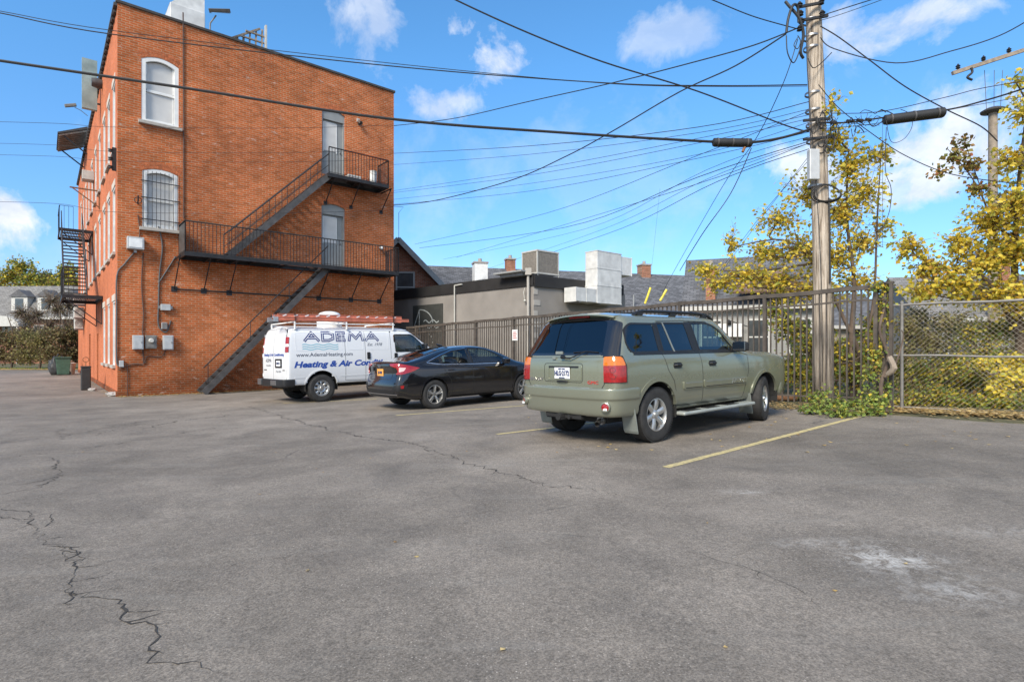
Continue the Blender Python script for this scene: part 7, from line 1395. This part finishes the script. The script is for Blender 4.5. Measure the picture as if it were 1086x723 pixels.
for i in range(26):
    x, y = rt_.uniform(868,936), 0; y = 132-(x-868)*.10+rt_.uniform(-9,12); dd = 12-rt_.random()*.15; w, h = rt_.uniform(5,20), rt_.uniform(-9,12); b = MB(); b.tube(smooth_path([at(*q)-at(868,132,12) for q in ((x,y,dd),(x+w*.3,y+h,dd),(x+w*.7,y+h*.6,dd),(x+w,y-h*.2,dd))], 4), rt_.choice((.005,.007,.010)), 5); b.build('lashing_wire', M['cable_black'], T, True)
for px in (884, 901, 912, 921): b = MB(); p0_ = at(px, 131-(px-868)*.08, 11.95)-at(868,132,12); b.tube([p0_-Vector((.06,0,0)), p0_+Vector((.06,0,-.01))], .035, 8); b.build('clamp', M['cable_black'], T, True)
A_ = at(790,156,PD); T = thing('insulator_link', 'small rust red strain insulator under the left splice case', 'insulator', A_); b = MB(); b.tube([(0,0,0),(-.05,0,-.11)], .03); b.build('insulator_body', M['rust'], T, True)
# ------------------------------------------------------------------ vegetation
Y1, Y2, Y3 = (.84,.62,.06), (.92,.74,.13), (.66,.50,.06); GR1, GR2, GR3 = (.11,.18,.04), (.20,.27,.06), (.38,.42,.09); OR = (.52,.29,.06); BR = (.22,.12,.05)
leafmat('leaf_autumn', [GR2, Y1, GR3, Y2, GR3, Y1, OR, Y2, (.90,.74,.16), Y1, GR3, Y1, Y2], .52); leafmat('leaf_mixed', [GR1, GR2, Y3, GR3, GR2, BR, Y1, GR2], .35); leafmat('leaf_green', [GR1, GR2, (.14,.22,.07), GR3, GR1], .3); leafmat('leaf_yellow', [Y2, Y1, (.75,.66,.10), GR3, Y2], .4)
leafmat('leaf_brown', [BR, (.13,.09,.05), (.20,.16,.07), (.10,.11,.04), (.28,.20,.08)], .2); leafmat('leaf_litter', [(.62,.44,.18), (.42,.28,.10), (.30,.17,.06), (.50,.38,.15), (.22,.13,.06), (.55,.42,.2), (.36,.26,.14)], .1); leafmat('leaf_olive', [(.16,.16,.065), (.24,.23,.08), (.32,.28,.11), (.20,.15,.08), (.42,.36,.12)], .35)
leafmat('leaf_ivy', [GR1, GR2, GR2, GR3, GR1, GR2, Y3], .3); leafmat('leaf_red', [(.35,.12,.06), (.30,.22,.06), (.22,.24,.06), (.45,.25,.08)], .3)
def leaf(b, p, s, rnd, flat=False):
    a = rnd.uniform(0, 2*pi); t = rnd.uniform(-.5, .5) if not flat else rnd.uniform(-.15,.15); d = Vector((cos(a)*cos(t), sin(a)*cos(t), sin(t)-(.55 if not flat else 0))).normalized(); x = d.orthogonal().normalized(); x = (x*cos(a*3)+d.cross(x)*sin(a*3)) if not flat else d.cross(Vector((0,0,1))).normalized(); n = d.cross(x); w = s*rnd.uniform(.34,.46); k = len(b.v)
    b.v += [tuple(p), tuple(p+d*s*.45+x*w+n*s*.10), tuple(p+d*s), tuple(p+d*s*.45-x*w+n*s*.10)]; b.f += [(k,k+1,k+2), (k,k+2,k+3)]; b.mi += [0,0]
def plant(name, label, cat, base, blobs, size, lm, trunk=None, dens=2.7, group=None, seed=1, twig=.006, bark='bark', per=9, limbs=True, spread=1.0):
    """blobs [(px, py, d, rx, ry, rz, twigs)]"""
    rnd = random.Random(seed); T = thing(name, label, cat, base, 0, group); base = Vector(base); lf = MB(); tw = MB(); tk = MB(); stems = []
    for st in (trunk or []):
        P_ = smooth_path([at(*q[:3])-base for q in st], 4); n = len(P_); r0, r1 = st[0][3], st[-1][3]; tk.tube(P_, [r0+(r1-r0)*i/(n-1) for i in range(n)], 10); stems += P_
    for (px, py, d, rx, ry, rz, n) in blobs:
        rx, ry, rz = rx*spread, ry*spread, rz*spread; c = at(px, py, d)-base
        if stems and limbs:
            low = [s_ for s_ in stems if s_.z < c.z+.1] or stems; s0 = min(low, key=lambda q: (q-c).length); m = (s0+c)/2+Vector((rnd.uniform(-.15,.15), rnd.uniform(-.1,.1), -.12)); tk.tube(smooth_path([s0, m, c], 4), [.028-.0024*i for i in range(9)], 6)
        elif not stems: s0 = Vector((c.x*.7, c.y*.7, 0)); 
        for i in range(int(n*dens)):
            v = Vector((rnd.gauss(0,1), rnd.gauss(0,1), rnd.gauss(0,1))).normalized()*(rnd.random()**.45); e = c+Vector((v.x*rx, v.y*ry, v.z*rz)); s_ = c+(e-c)*rnd.uniform(.05,.35); m = (s_+e)/2+Vector((rnd.uniform(-1,1), rnd.uniform(-1,1), rnd.uniform(-.2,1)))*.08
            if e.z < .03: e.z = .03+rnd.random()*.1
            tw.tube([s_, m, e], [twig, twig*.7, twig*.35], 3, False)
            for j in range(per):
                k = j/(per-1); q = (s_*(1-k)**2+m*2*k*(1-k)+e*k*k) if True else e; q = q+Vector((rnd.gauss(0,1), rnd.gauss(0,1), rnd.gauss(0,1)))*size*.6
                if rnd.random() < .25+.75*k and q.z > 0: leaf(lf, q, size*rnd.uniform(.6,1.2), rnd)
    if tk.f: tk.build('trunk', M[bark], T, True)
    if tw.f: tw.build('twigs', M['twig'], T)
    if lf.f: lf.build('crown', M[lm], T, fix=False)
    return T
D1 = 12.9; bs = at(903, 370, D1); bs.z = G(bs.x)
plant('yellow_tree', 'slender tree with yellow and green autumn leaves wrapped around the utility pole', 'tree', bs,
  [(885,148,12.4,.45,.3,.35,22),(903,175,12.6,.55,.4,.5,34),(915,205,12.6,.5,.4,.45,30),(893,225,12.8,.75,.5,.5,46),(930,165,12.4,.35,.3,.35,14),(852,205,13,.55,.4,.45,26),(828,232,13,.55,.4,.35,26),(850,262,13,.8,.5,.45,46),(885,275,13,.7,.5,.5,44),(915,258,13,.45,.4,.4,24),(812,268,13.2,.6,.4,.35,32),(790,292,13.3,.7,.4,.3,36),(765,300,13.4,.5,.35,.22,22),(828,300,13.2,.8,.5,.35,46),(868,308,13,.8,.5,.35,44),(912,300,13,.45,.4,.4,22),(776,258,13.3,.18,.2,.42,9),(750,285,13.5,.35,.3,.15,12),(938,240,12.7,.3,.3,.3,10),(880,110,12.2,.3,.2,.3,8)],
  .10, 'leaf_autumn', [[(905,437,D1,.075),(903,360,D1,.06),(906,300,D1,.05),(898,230,D1,.035),(900,160,12.7,.015)], [(908,437,D1,.06),(912,380,D1,.05),(896,340,D1,.04),(870,290,13,.03),(835,255,13,.02),(776,262,13.3,.01)], [(903,400,D1,.04),(925,330,D1,.03),(930,240,12.7,.02),(934,165,12.5,.01)]], seed=11, spread=1.32, per=8)
plant('fence_sapling', 'green leaved saplings growing through the iron fence left of the pole', 'shrub', (bs.x-.9, bs.y, G(bs.x)), [(835,345,13.2,.5,.4,.5,26),(860,365,13.2,.5,.4,.5,28),(845,395,13.2,.6,.4,.4,30),(885,375,13,.4,.3,.6,24),(905,395,12.8,.5,.4,.5,26),(820,330,13.4,.4,.3,.4,16),(862,415,12.8,.6,.3,.25,24),(925,370,12.4,.3,.3,.6,18)], .10, 'leaf_mixed', [[(870,437,13.1,.03),(865,400,13.1,.02),(850,350,13.2,.01)], [(850,437,13.1,.02),(840,390,13.2,.015),(828,330,13.4,.008)]], seed=12)
bs2 = at(1080, 370, 12.6); bs2.z = G(bs2.x)
YT = plant('yellow_tree', 'broad yellow leaved tree filling the right edge above the chain link fence', 'tree', bs2,
  [(1078,215,12.0,.7,.6,.5,60),(1050,238,12.2,.6,.5,.45,50),(1082,262,12.2,.8,.6,.5,70),(1045,275,12.4,.7,.5,.45,60),(1018,258,12.4,.4,.4,.35,26),(1012,300,12.4,.6,.5,.4,44),(985,285,12.6,.45,.4,.35,30),(965,262,12.6,.4,.3,.3,22),(978,310,12.6,.5,.4,.3,28),(1058,312,12.4,.8,.6,.4,60),(1088,320,12.2,.7,.6,.5,50),(1070,170,11.8,.35,.4,.35,20),(1084,120,11.6,.3,.3,.45,14),(1076,85,11.6,.18,.2,.15,5),(1120,230,12,1.0,.7,1.2,70),(1130,320,12,.9,.7,.8,50),(1095,165,11.9,.4,.4,.4,24)],
  .108, 'leaf_autumn', [[(1085,440,12.6,.12),(1082,360,12.5,.10),(1076,290,12.4,.07),(1080,200,12.1,.04),(1090,110,11.7,.015)], [(1082,360,12.5,.07),(1050,300,12.4,.045),(1010,285,12.5,.03),(965,270,12.6,.012)], [(1080,330,12.4,.06),(1110,260,12.2,.04),(1130,180,12,.02)]], seed=21, spread=1.25, per=8)
for i_, (x_, y_, r_) in enumerate(((16.0,9.6,1.9),(21.0,6.0,4.0))):  # out-of-view copies added so the side windows have leaves to reflect
    q_ = copy_tree(YT); q_.location = (x_, y_, G(x_)); q_.rotation_euler = (0,0,r_); q_['label'] = ('unseen yellow leaved tree added beyond the chain link fence for side window reflections', 'farthest unseen yellow leaved tree added for side window reflections')[i_]
plant('reddish_branch_shrub', 'thin branch with sparse reddish leaves left of the distant capped pole', 'shrub', at(1040,370,12.2)*1, [(1030,175,12.2,.28,.2,.25,9),(1012,165,12.2,.25,.2,.2,7),(1022,150,12.2,.2,.2,.15,4),(1040,200,12.2,.3,.2,.2,8),(998,182,12.2,.2,.15,.12,4)], .11, 'leaf_red', [[(1062,300,12.4,.03),(1052,240,12.3,.02),(1035,195,12.2,.015),(1005,158,12.2,.006)], [(1042,205,12.2,.012),(1028,165,12.2,.008),(1022,145,12.2,.004)]], seed=23, limbs=False)
def gb(px, d): q = at(px, 370, d); q.z = G(q.x); return q
plant('twiggy_bush', 'brown twiggy bush behind the left end of the chain link fence', 'shrub', gb(975,13.6), [(965,350,13.6,.6,.5,.6,46),(985,365,13.6,.7,.5,.6,50),(958,395,13.4,.6,.5,.6,44),(995,400,13.4,.8,.5,.5,50),(975,335,13.6,.5,.4,.3,26),(1000,345,13.8,.4,.4,.4,20)], .075, 'leaf_olive', [[(975,437,13.6,.03),(975,400,13.6,.02),(965,350,13.6,.01)], [(980,437,13.6,.03),(990,380,13.6,.02),(1002,340,13.6,.008)]], seed=31, twig=.007)
plant('bramble_bush', 'green and yellow bramble bush behind the middle of the chain link fence', 'shrub', gb(1030,12.6), [(1025,400,12.6,.6,.5,.5,50),(1045,375,12.8,.6,.5,.5,46),(1010,420,12.3,.5,.3,.3,30),(1050,420,12.2,.6,.3,.35,40),(1030,355,12.9,.5,.4,.4,30),(1060,350,12.9,.6,.4,.4,36)], .08, 'leaf_mixed', [[(1030,437,12.6,.02),(1030,400,12.6,.015),(1045,370,12.7,.008)]], seed=32)
plant('bright_yellow_shrub', 'bright yellow leaved shrub against the lower right of the chain link fence', 'shrub', gb(1078,11.7), [(1068,398,11.6,.32,.25,.14,26),(1045,385,11.8,.28,.2,.10,16),(1082,382,11.6,.3,.25,.14,24),(1060,412,11.5,.25,.2,.08,12),(1090,405,11.4,.35,.3,.25,26),(1075,425,11.4,.5,.2,.2,16)], .10, 'leaf_yellow', [[(1080,440,11.6,.015),(1075,410,11.6,.012),(1060,395,11.6,.006)]], seed=33)
plant('dark_backdrop_bush', 'dense olive thicket in the yard far behind the chain link fence', 'shrub', gb(1030,16.5), [(960,395,16,1.0,.8,.9,60),(1000,385,16.5,1.1,.8,1.0,70),(1045,390,16.5,1.1,.8,1.0,70),(1085,380,16,1.1,.8,1.1,70),(1015,345,17,.8,.6,.6,36),(1110,360,16,1.2,.9,1.4,70),(1065,345,17,1.0,.7,.7,44)], .10, 'leaf_olive', [[(1030,430,16.5,.05),(1035,370,16.5,.03)]], seed=34, per=11)
plant('yard_bush', 'yellow green bush between the pale house and the iron fence', 'shrub', gb(860,15), [(835,395,15,.7,.5,.6,40),(870,385,15,.8,.5,.8,50),(905,380,15,.8,.5,.8,46),(850,350,15.3,.5,.4,.5,26),(925,350,15,.5,.4,.6,26),(800,408,15.5,.6,.4,.4,26)], .09, 'leaf_mixed', [[(870,430,15,.03),(872,370,15,.015)]], seed=40)
plant('undergrowth_bush', 'low tangled yellow green undergrowth along the foot of the chain link fence', 'shrub', gb(1010,11.4), [(965,425,11.6,.5,.3,.3,40),(995,422,11.5,.5,.3,.35,44),(1025,428,11.2,.5,.3,.28,40),(1055,432,10.9,.5,.3,.25,36),(1085,430,10.7,.5,.3,.3,40),(980,395,11.9,.45,.3,.4,30),(1012,385,11.9,.45,.3,.4,30),(955,390,11.8,.3,.25,.5,24)], .07, 'leaf_mixed', None, seed=38, twig=.004)
plant('hanging_vine', 'straggling vine of olive leaves climbing the left half of the chain link fence', 'creeper', gb(975,11.4), [(965,345,11.3,.35,.1,.35,22),(985,360,11.2,.35,.1,.35,22),(960,375,11.3,.3,.1,.3,18),(1005,340,11.2,.3,.1,.25,14)], .06, 'leaf_olive', None, seed=39, twig=.004)
plant('backdrop_bush', 'loose green bush in the yard behind the iron fence and the pole', 'shrub', gb(880,17), [(850,385,17,.9,.8,.8,40),(885,380,17,1.0,.8,.9,46),(920,375,17,.9,.8,.9,46),(935,345,17,.6,.6,.6,26),(815,398,18,.9,.7,.6,34)], .10, 'leaf_mixed', [[(885,425,17,.04),(890,370,17,.02)]], seed=35, per=10)
ip = gp(905, 437); plant('ivy_clump', 'low green creeper spilling onto the asphalt at the foot of the iron fence', 'creeper', ip, [(880,430,10.3,.35,.25,.22,40),(905,430,10.2,.45,.3,.18,45),(925,427,10.3,.40,.25,.26,40),(868,422,10.7,.3,.2,.25,26),(938,418,10.4,.25,.2,.35,26),(895,436,9.9,.5,.25,.10,40),(862,434,10.4,.35,.2,.10,20),(930,434,10,.3,.2,.12,22),(922,398,10.45,.2,.1,.4,14)], .07, 'leaf_ivy', None, seed=36, twig=.004, per=8, dens=1.4)
# dead vine wrapped round the end post
a = at(933, 370, 10.35); a.z = G(a.x); T = thing('dead_vine', 'thick dry vine trunk twisting up the end post of the iron fence', 'vine', a); b = MB(); rel = lambda px, py, d: at(px, py, d)-a
b.tube(smooth_path([rel(940,436,10.3),rel(934,410,10.3),(rel(942,380,10.35)),rel(933,350,10.4),rel(939,320,10.45),rel(934,300,10.5)], 5), [.04-.0010*i for i in range(26)], 8); b.tube(smooth_path([rel(938,400,10.25),rel(950,385,10.2),rel(958,358,10.2),rel(956,350,10.2)], 4), [.022-.0012*i for i in range(13)], 6); b.build('stem', M['bark'], T, True); b = MB(); b.tube(smooth_path([rel(941,397,10.25),rel(948,390,10.15),rel(943,378,10.2)], 3), [.04,.05,.055,.06,.05,.05,.045,.05,.05,.04,.05,.04,.03,.03,.02,.02,.02,.02,.02][:len(smooth_path([(0,0,0),(0,0,1),(0,1,1)], 3))], 8); b.build('cut_stump', M['wood_old'], T, True)
plant('vine_leaves', 'thin climbing leaves hanging on the end post of the iron fence', 'creeper', a, [(938,330,10.5,.12,.1,.6,16),(930,380,10.5,.12,.1,.5,12),(936,305,10.5,.25,.12,.10,12)], .07, 'leaf_mixed', None, seed=37, twig=.003)
# left background: hedge and trees
for i, (px, d, w, h, lb) in enumerate(((-45,43,3.2,3.0,'dark olive hedge bush at the left edge of the view'), (12,44,2.6,3.1,'left olive and brown bush beyond the alley road'), (42,43,2.5,3.0,'middle yellow green bush beyond the alley road'), (68,42,2.0,3.3,'brown bush beside the end of the brick building'), (92,43,2.5,3.2,'brown bush hidden behind the end of the brick building'))):
    c = gb(px, d); k = d/FPX; plant('hedge_bush', lb, 'bush', c, [(px+q[0]/k*1.0, 370+(CAMZ-q[1])/k*1.0, d+q[2], w*.55, 1.3, q[3], 60) for q in ((-w*.4,h*.3,0,.9),(w*.35,h*.3,.3,.9),(0,h*.62,0,1.0),(-w*.3,h*.75,.4,.7),(w*.4,h*.8,.3,.6))], .17, ('leaf_olive','leaf_brown','leaf_olive','leaf_brown','leaf_brown')[i], [[(px,392,d,.09),(px+3,360,d,.05),(px-4,335,d,.02)]], seed=50+i, group='bushes beyond the alley', per=9, twig=.012)
for i, (px, d, hh, w, lm, lb) in enumerate(((-35,74,14,4.5,'leaf_olive','leafy tree behind the mansard house at the left edge'), (22,72,12.5,4.6,'leaf_mixed','green and yellow tree rising behind the mansard roof'), (48,76,11.5,3.8,'leaf_olive','sparser olive tree between the mansard roof and the brick building'), (72,74,12.2,3.4,'leaf_mixed','tree behind the far end of the brick building'))):
    c = gb(px, d); k = d/FPX; f = lambda x, z: (px+x/k, 370+(CAMZ-z)/k); plant('background_tree', lb, 'tree', c, [(*f(q[0]*w, hh*q[1]), d+q[2], w*.42, w*.4, hh*.13, 55) for q in ((-.5,.62,0),(.5,.62,.5),(0,.72,0),(-.3,.85,.3),(.35,.83,0),(0,.95,.2),(-.7,.75,0),(.75,.74,0))], .30, lm, [[(*f(0,0),d,.28),(*f(.1,hh*.4),d,.2),(*f(-.1,hh*.85),d,.06)]], seed=60+i, group='trees beyond the alley', per=9, twig=.02)
BT_ = [o for o in COL.objects if o.name.startswith('background_tree') and o.parent is None]
for i_, (x_, y_, r_) in enumerate(((-40,3,0),(-44,11,2),(-42,-6,4))):  # unseen trees added to give the SUV rear glass something to reflect
    q_ = copy_tree(BT_[i_ % len(BT_)]); q_.location = (x_, y_, G(x_)); q_.rotation_euler = (0,0,r_); q_['group'] = 'unseen trees added far left for rear glass reflections'; q_['label'] = ('middle unseen tree added far left for rear glass reflections','northern unseen tree added far left for rear glass reflections','southern unseen tree added far left for rear glass reflections')[i_]
for i, (px, py, d, w, h) in enumerate(((62,330,50,2.2,6.5),(30,345,52,2.0,5.5))):
    c = gb(px, d); k = d/FPX; f = lambda x, z: (px+x/k, 370+(CAMZ-z)/k); plant('bare_bush', 'tall bare twigged bush before the end of the brick building' if i == 0 else 'bare twigged bush in front of the arched porch', 'bush', c, [(*f(q*w, h*z), d, w*.6, 1, h*.22, 60) for q, z in ((-.4,.5),(.4,.5),(0,.75),(-.3,.85),(.4,.8))], .12, 'leaf_brown', [[(*f(0,0),d,.1),(*f(.2,h*.8),d,.02)]], seed=70+i, per=3, twig=.022)
# leaf litter
rnd = random.Random(9); b = MB()
def scatter(b, n, fx, s=.075, lift=.02):
    for _ in range(n): x, y = fx(); leaf(b, Vector((x, y, G(x)+.006+rnd.random()*lift)), s*rnd.uniform(.6,1.2), rnd, True)
def along(t0, t1, w0, w1, sh=1.0):
    def f(): t = rnd.uniform(t0, t1); o = w0+(w1-w0)*(rnd.random()**sh); return fp(t, o)
    return f
CFd = lambda: (lambda t, o: (CFP.x+CFD.x*t+CFD.y*o, CFP.y+CFD.y*t-CFD.x*o))(rnd.uniform(-.6, 7), rnd.gauss(.1, .28))
scatter(b, 5600, CFd, .085, .06); scatter(b, 1500, along(-.2, 4, -.75, .6), .07, .04); scatter(b, 700, along(4, 17, -.5, .6), .07, .03)
scatter(b, 1300, lambda: bw(rnd.uniform(0, 9.8), 0, .02+abs(rnd.gauss(0, .22))), .07, .03)
scatter(b, 60, lambda: (lambda q: (q.x, q.y))(gp(rnd.uniform(560,1086), rnd.uniform(440,480))), .06, .005); scatter(b, 16, lambda: (lambda q: (q.x, q.y))(gp(rnd.uniform(30,1050), rnd.uniform(470,700))), .035, .003)
scatter(b, 4000, lambda: (rnd.uniform(-46,-27), 41.2+rnd.random()*2.0), .16, .05)
scatter(b, 200, lambda: bw(rnd.gauss(-.15,.12), rnd.uniform(0,20)), .05, .01)
tag(b.build('leaf_litter', M['leaf_litter'], None, fix=False), 'fallen brown and tan leaves along the fences and the foot of the brick wall', 'leaves', kind='stuff')
b = MB(); rr_ = random.Random(4)
for _ in range(1500): x = rr_.uniform(-48,-27); y = 41.6+rr_.random()*3.5; h = rr_.uniform(.05,.18); b.v += [(x,y,G(x)),(x+.03,y,G(x)),(x+.05*rr_.uniform(-1,1),y,G(x)+h)]; k = len(b.v); b.f.append((k-3,k-2,k-1)); b.mi.append(0)
tag(b.build('grass', M['leaf_green'], None, fix=False), 'thin grass on the verge beyond the alley', 'grass', kind='stuff')
# ------------------------------------------------------------------ cars
build_van(); build_sedan(); build_suv()
# ------------------------------------------------------------------ camera, sun, sky
cam = bpy.data.cameras.new('camera'); co = bpy.data.objects.new('camera', cam); COL.objects.link(co); cam.sensor_width = 36; cam.lens = FPX/1086*36; cam.shift_y = (HY-361.5)/1086; cam.clip_end = 6000; co.location = (0,0,CAMZ); co.rotation_euler = (radians(90),0,0); SC.camera = co
SUN_AZ, SUN_EL = radians(206), radians(38)      # clockwise from +Y
sd = Vector((sin(SUN_AZ)*cos(SUN_EL), cos(SUN_AZ)*cos(SUN_EL), sin(SUN_EL)))
sl = bpy.data.lights.new('sun', 'SUN'); sl.energy = 3.0; sl.angle = radians(20); sl.color = (1,.90,.76); so = bpy.data.objects.new('sun', sl); COL.objects.link(so); so.rotation_euler = (-sd).to_track_quat('-Z', 'Y').to_euler(); so.location = sd*50
w = bpy.data.worlds.new('World'); SC.world = w; w.use_nodes = True; N, L = w.node_tree.nodes, w.node_tree.links; bg = N['Background']; STR = .118; bg.inputs[1].default_value = STR
sky = N.new('ShaderNodeTexSky'); sky.sky_type = 'NISHITA'; sky.sun_disc = False; sky.sun_elevation = SUN_EL; sky.sun_rotation = SUN_AZ; sky.air_density = 1.0; sky.dust_density = .6; sky.ozone_density = 2.0
tint = N.new('ShaderNodeMix'); tint.data_type = 'RGBA'; tint.blend_type = 'MULTIPLY'; tint.inputs[0].default_value = 1; L.new(sky.outputs[0], tint.inputs[6])
tc = N.new('ShaderNodeTexCoord'); s0_ = N.new('ShaderNodeSeparateXYZ'); L.new(tc.outputs['Generated'], s0_.inputs[0]); rz_ = N.new('ShaderNodeMapRange'); rz_.inputs[1].default_value = 0; rz_.inputs[2].default_value = .45; L.new(s0_.outputs[2], rz_.inputs[0])
tn = N.new('ShaderNodeMix'); tn.data_type = 'RGBA'; L.new(rz_.outputs[0], tn.inputs[0]); tn.inputs[6].default_value = (.56,.70,.96,1); tn.inputs[7].default_value = (.58,1.05,1.30,1); L.new(tn.outputs[2], tint.inputs[7])
def wn(scale, det, rough, dist=0, sc=(1,1,1)):
    mp = N.new('ShaderNodeMapping'); mp.inputs['Scale'].default_value = sc; L.new(tc.outputs['Generated'], mp.inputs[0]); n = N.new('ShaderNodeTexNoise'); n.inputs['Scale'].default_value = scale; n.inputs['Detail'].default_value = det; n.inputs['Roughness'].default_value = rough; n.inputs['Distortion'].default_value = dist; L.new(mp.outputs[0], n.inputs['Vector']); return n.outputs['Fac']
def mth(op, a, b_=None):
    q = N.new('ShaderNodeMath'); q.operation = op
    for i, v in enumerate((a, b_)):
        if v is None: continue
        if isinstance(v, (int, float)): q.inputs[i].default_value = v
        else: L.new(v, q.inputs[i])
    return q.outputs[0]
nz = wn(8.5, 12, .62, .25); nz2 = wn(3.2, 4, .5); acc = None
for (px, py, rx, ry, amt) in ((398,30,36,40,.5),(528,62,62,36,.8),(490,106,44,16,.6),(705,36,56,20,.4),(985,14,90,24,.7),(1010,160,105,42,.85),(840,172,60,30,.8),(15,225,34,44,.95),(930,195,90,26,.6),(640,190,260,60,.14),(300,300,500,40,.10)):
    v = Vector(((px-CX)/FPX, 1, (HY-py)/FPX)); l = v.length; v.normalize(); mp = N.new('ShaderNodeMapping'); mp.vector_type = 'TEXTURE'; mp.inputs['Location'].default_value = v; mp.inputs['Scale'].default_value = (rx/FPX/l, rx/FPX/l, ry/FPX/l); L.new(tc.outputs['Generated'], mp.inputs[0]); ln = N.new('ShaderNodeVectorMath'); ln.operation = 'LENGTH'; L.new(mp.outputs[0], ln.inputs[0])
    f = mth('SUBTRACT', 1.0, ln.outputs['Value']); f = mth('ADD', f, mth('MULTIPLY', mth('SUBTRACT', nz, .5), 5.0)); f = mth('MULTIPLY', f, 1.35); q = N.new('ShaderNodeMath'); q.operation = 'MULTIPLY'; q.use_clamp = True; L.new(f, q.inputs[0]); q.inputs[1].default_value = 1.0; f = mth('MULTIPLY', q.outputs[0], amt); acc = f if acc is None else mth('MAXIMUM', acc, f)
# unseen cloud cover added behind the camera for neutral fill light and reflections
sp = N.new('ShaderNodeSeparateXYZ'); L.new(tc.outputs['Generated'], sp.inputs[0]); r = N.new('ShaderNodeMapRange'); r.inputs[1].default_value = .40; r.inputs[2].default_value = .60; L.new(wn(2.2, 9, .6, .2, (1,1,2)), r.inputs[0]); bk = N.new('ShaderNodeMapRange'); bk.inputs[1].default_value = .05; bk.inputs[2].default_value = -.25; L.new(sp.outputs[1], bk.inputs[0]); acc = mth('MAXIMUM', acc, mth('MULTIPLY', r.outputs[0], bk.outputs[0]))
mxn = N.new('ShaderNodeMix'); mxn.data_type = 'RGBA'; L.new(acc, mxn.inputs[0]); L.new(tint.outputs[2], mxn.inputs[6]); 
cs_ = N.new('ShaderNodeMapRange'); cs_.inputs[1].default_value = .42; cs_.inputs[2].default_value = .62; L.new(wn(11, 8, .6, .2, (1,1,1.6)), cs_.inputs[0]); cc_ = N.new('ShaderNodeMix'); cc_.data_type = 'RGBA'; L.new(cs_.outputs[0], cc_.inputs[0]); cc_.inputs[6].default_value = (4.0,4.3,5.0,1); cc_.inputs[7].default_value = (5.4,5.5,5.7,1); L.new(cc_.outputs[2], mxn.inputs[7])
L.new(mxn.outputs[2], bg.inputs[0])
SC.view_settings.view_transform = 'Standard'; SC.view_settings.look = 'None'; SC.view_settings.gamma = 1; SC.view_settings.use_curve_mapping = False; SC.view_settings.exposure = 0.80
SC.render.engine = 'CYCLES'; SC.cycles.max_bounces = 6; SC.cycles.transparent_max_bounces = 12; SC.cycles.use_denoising = True
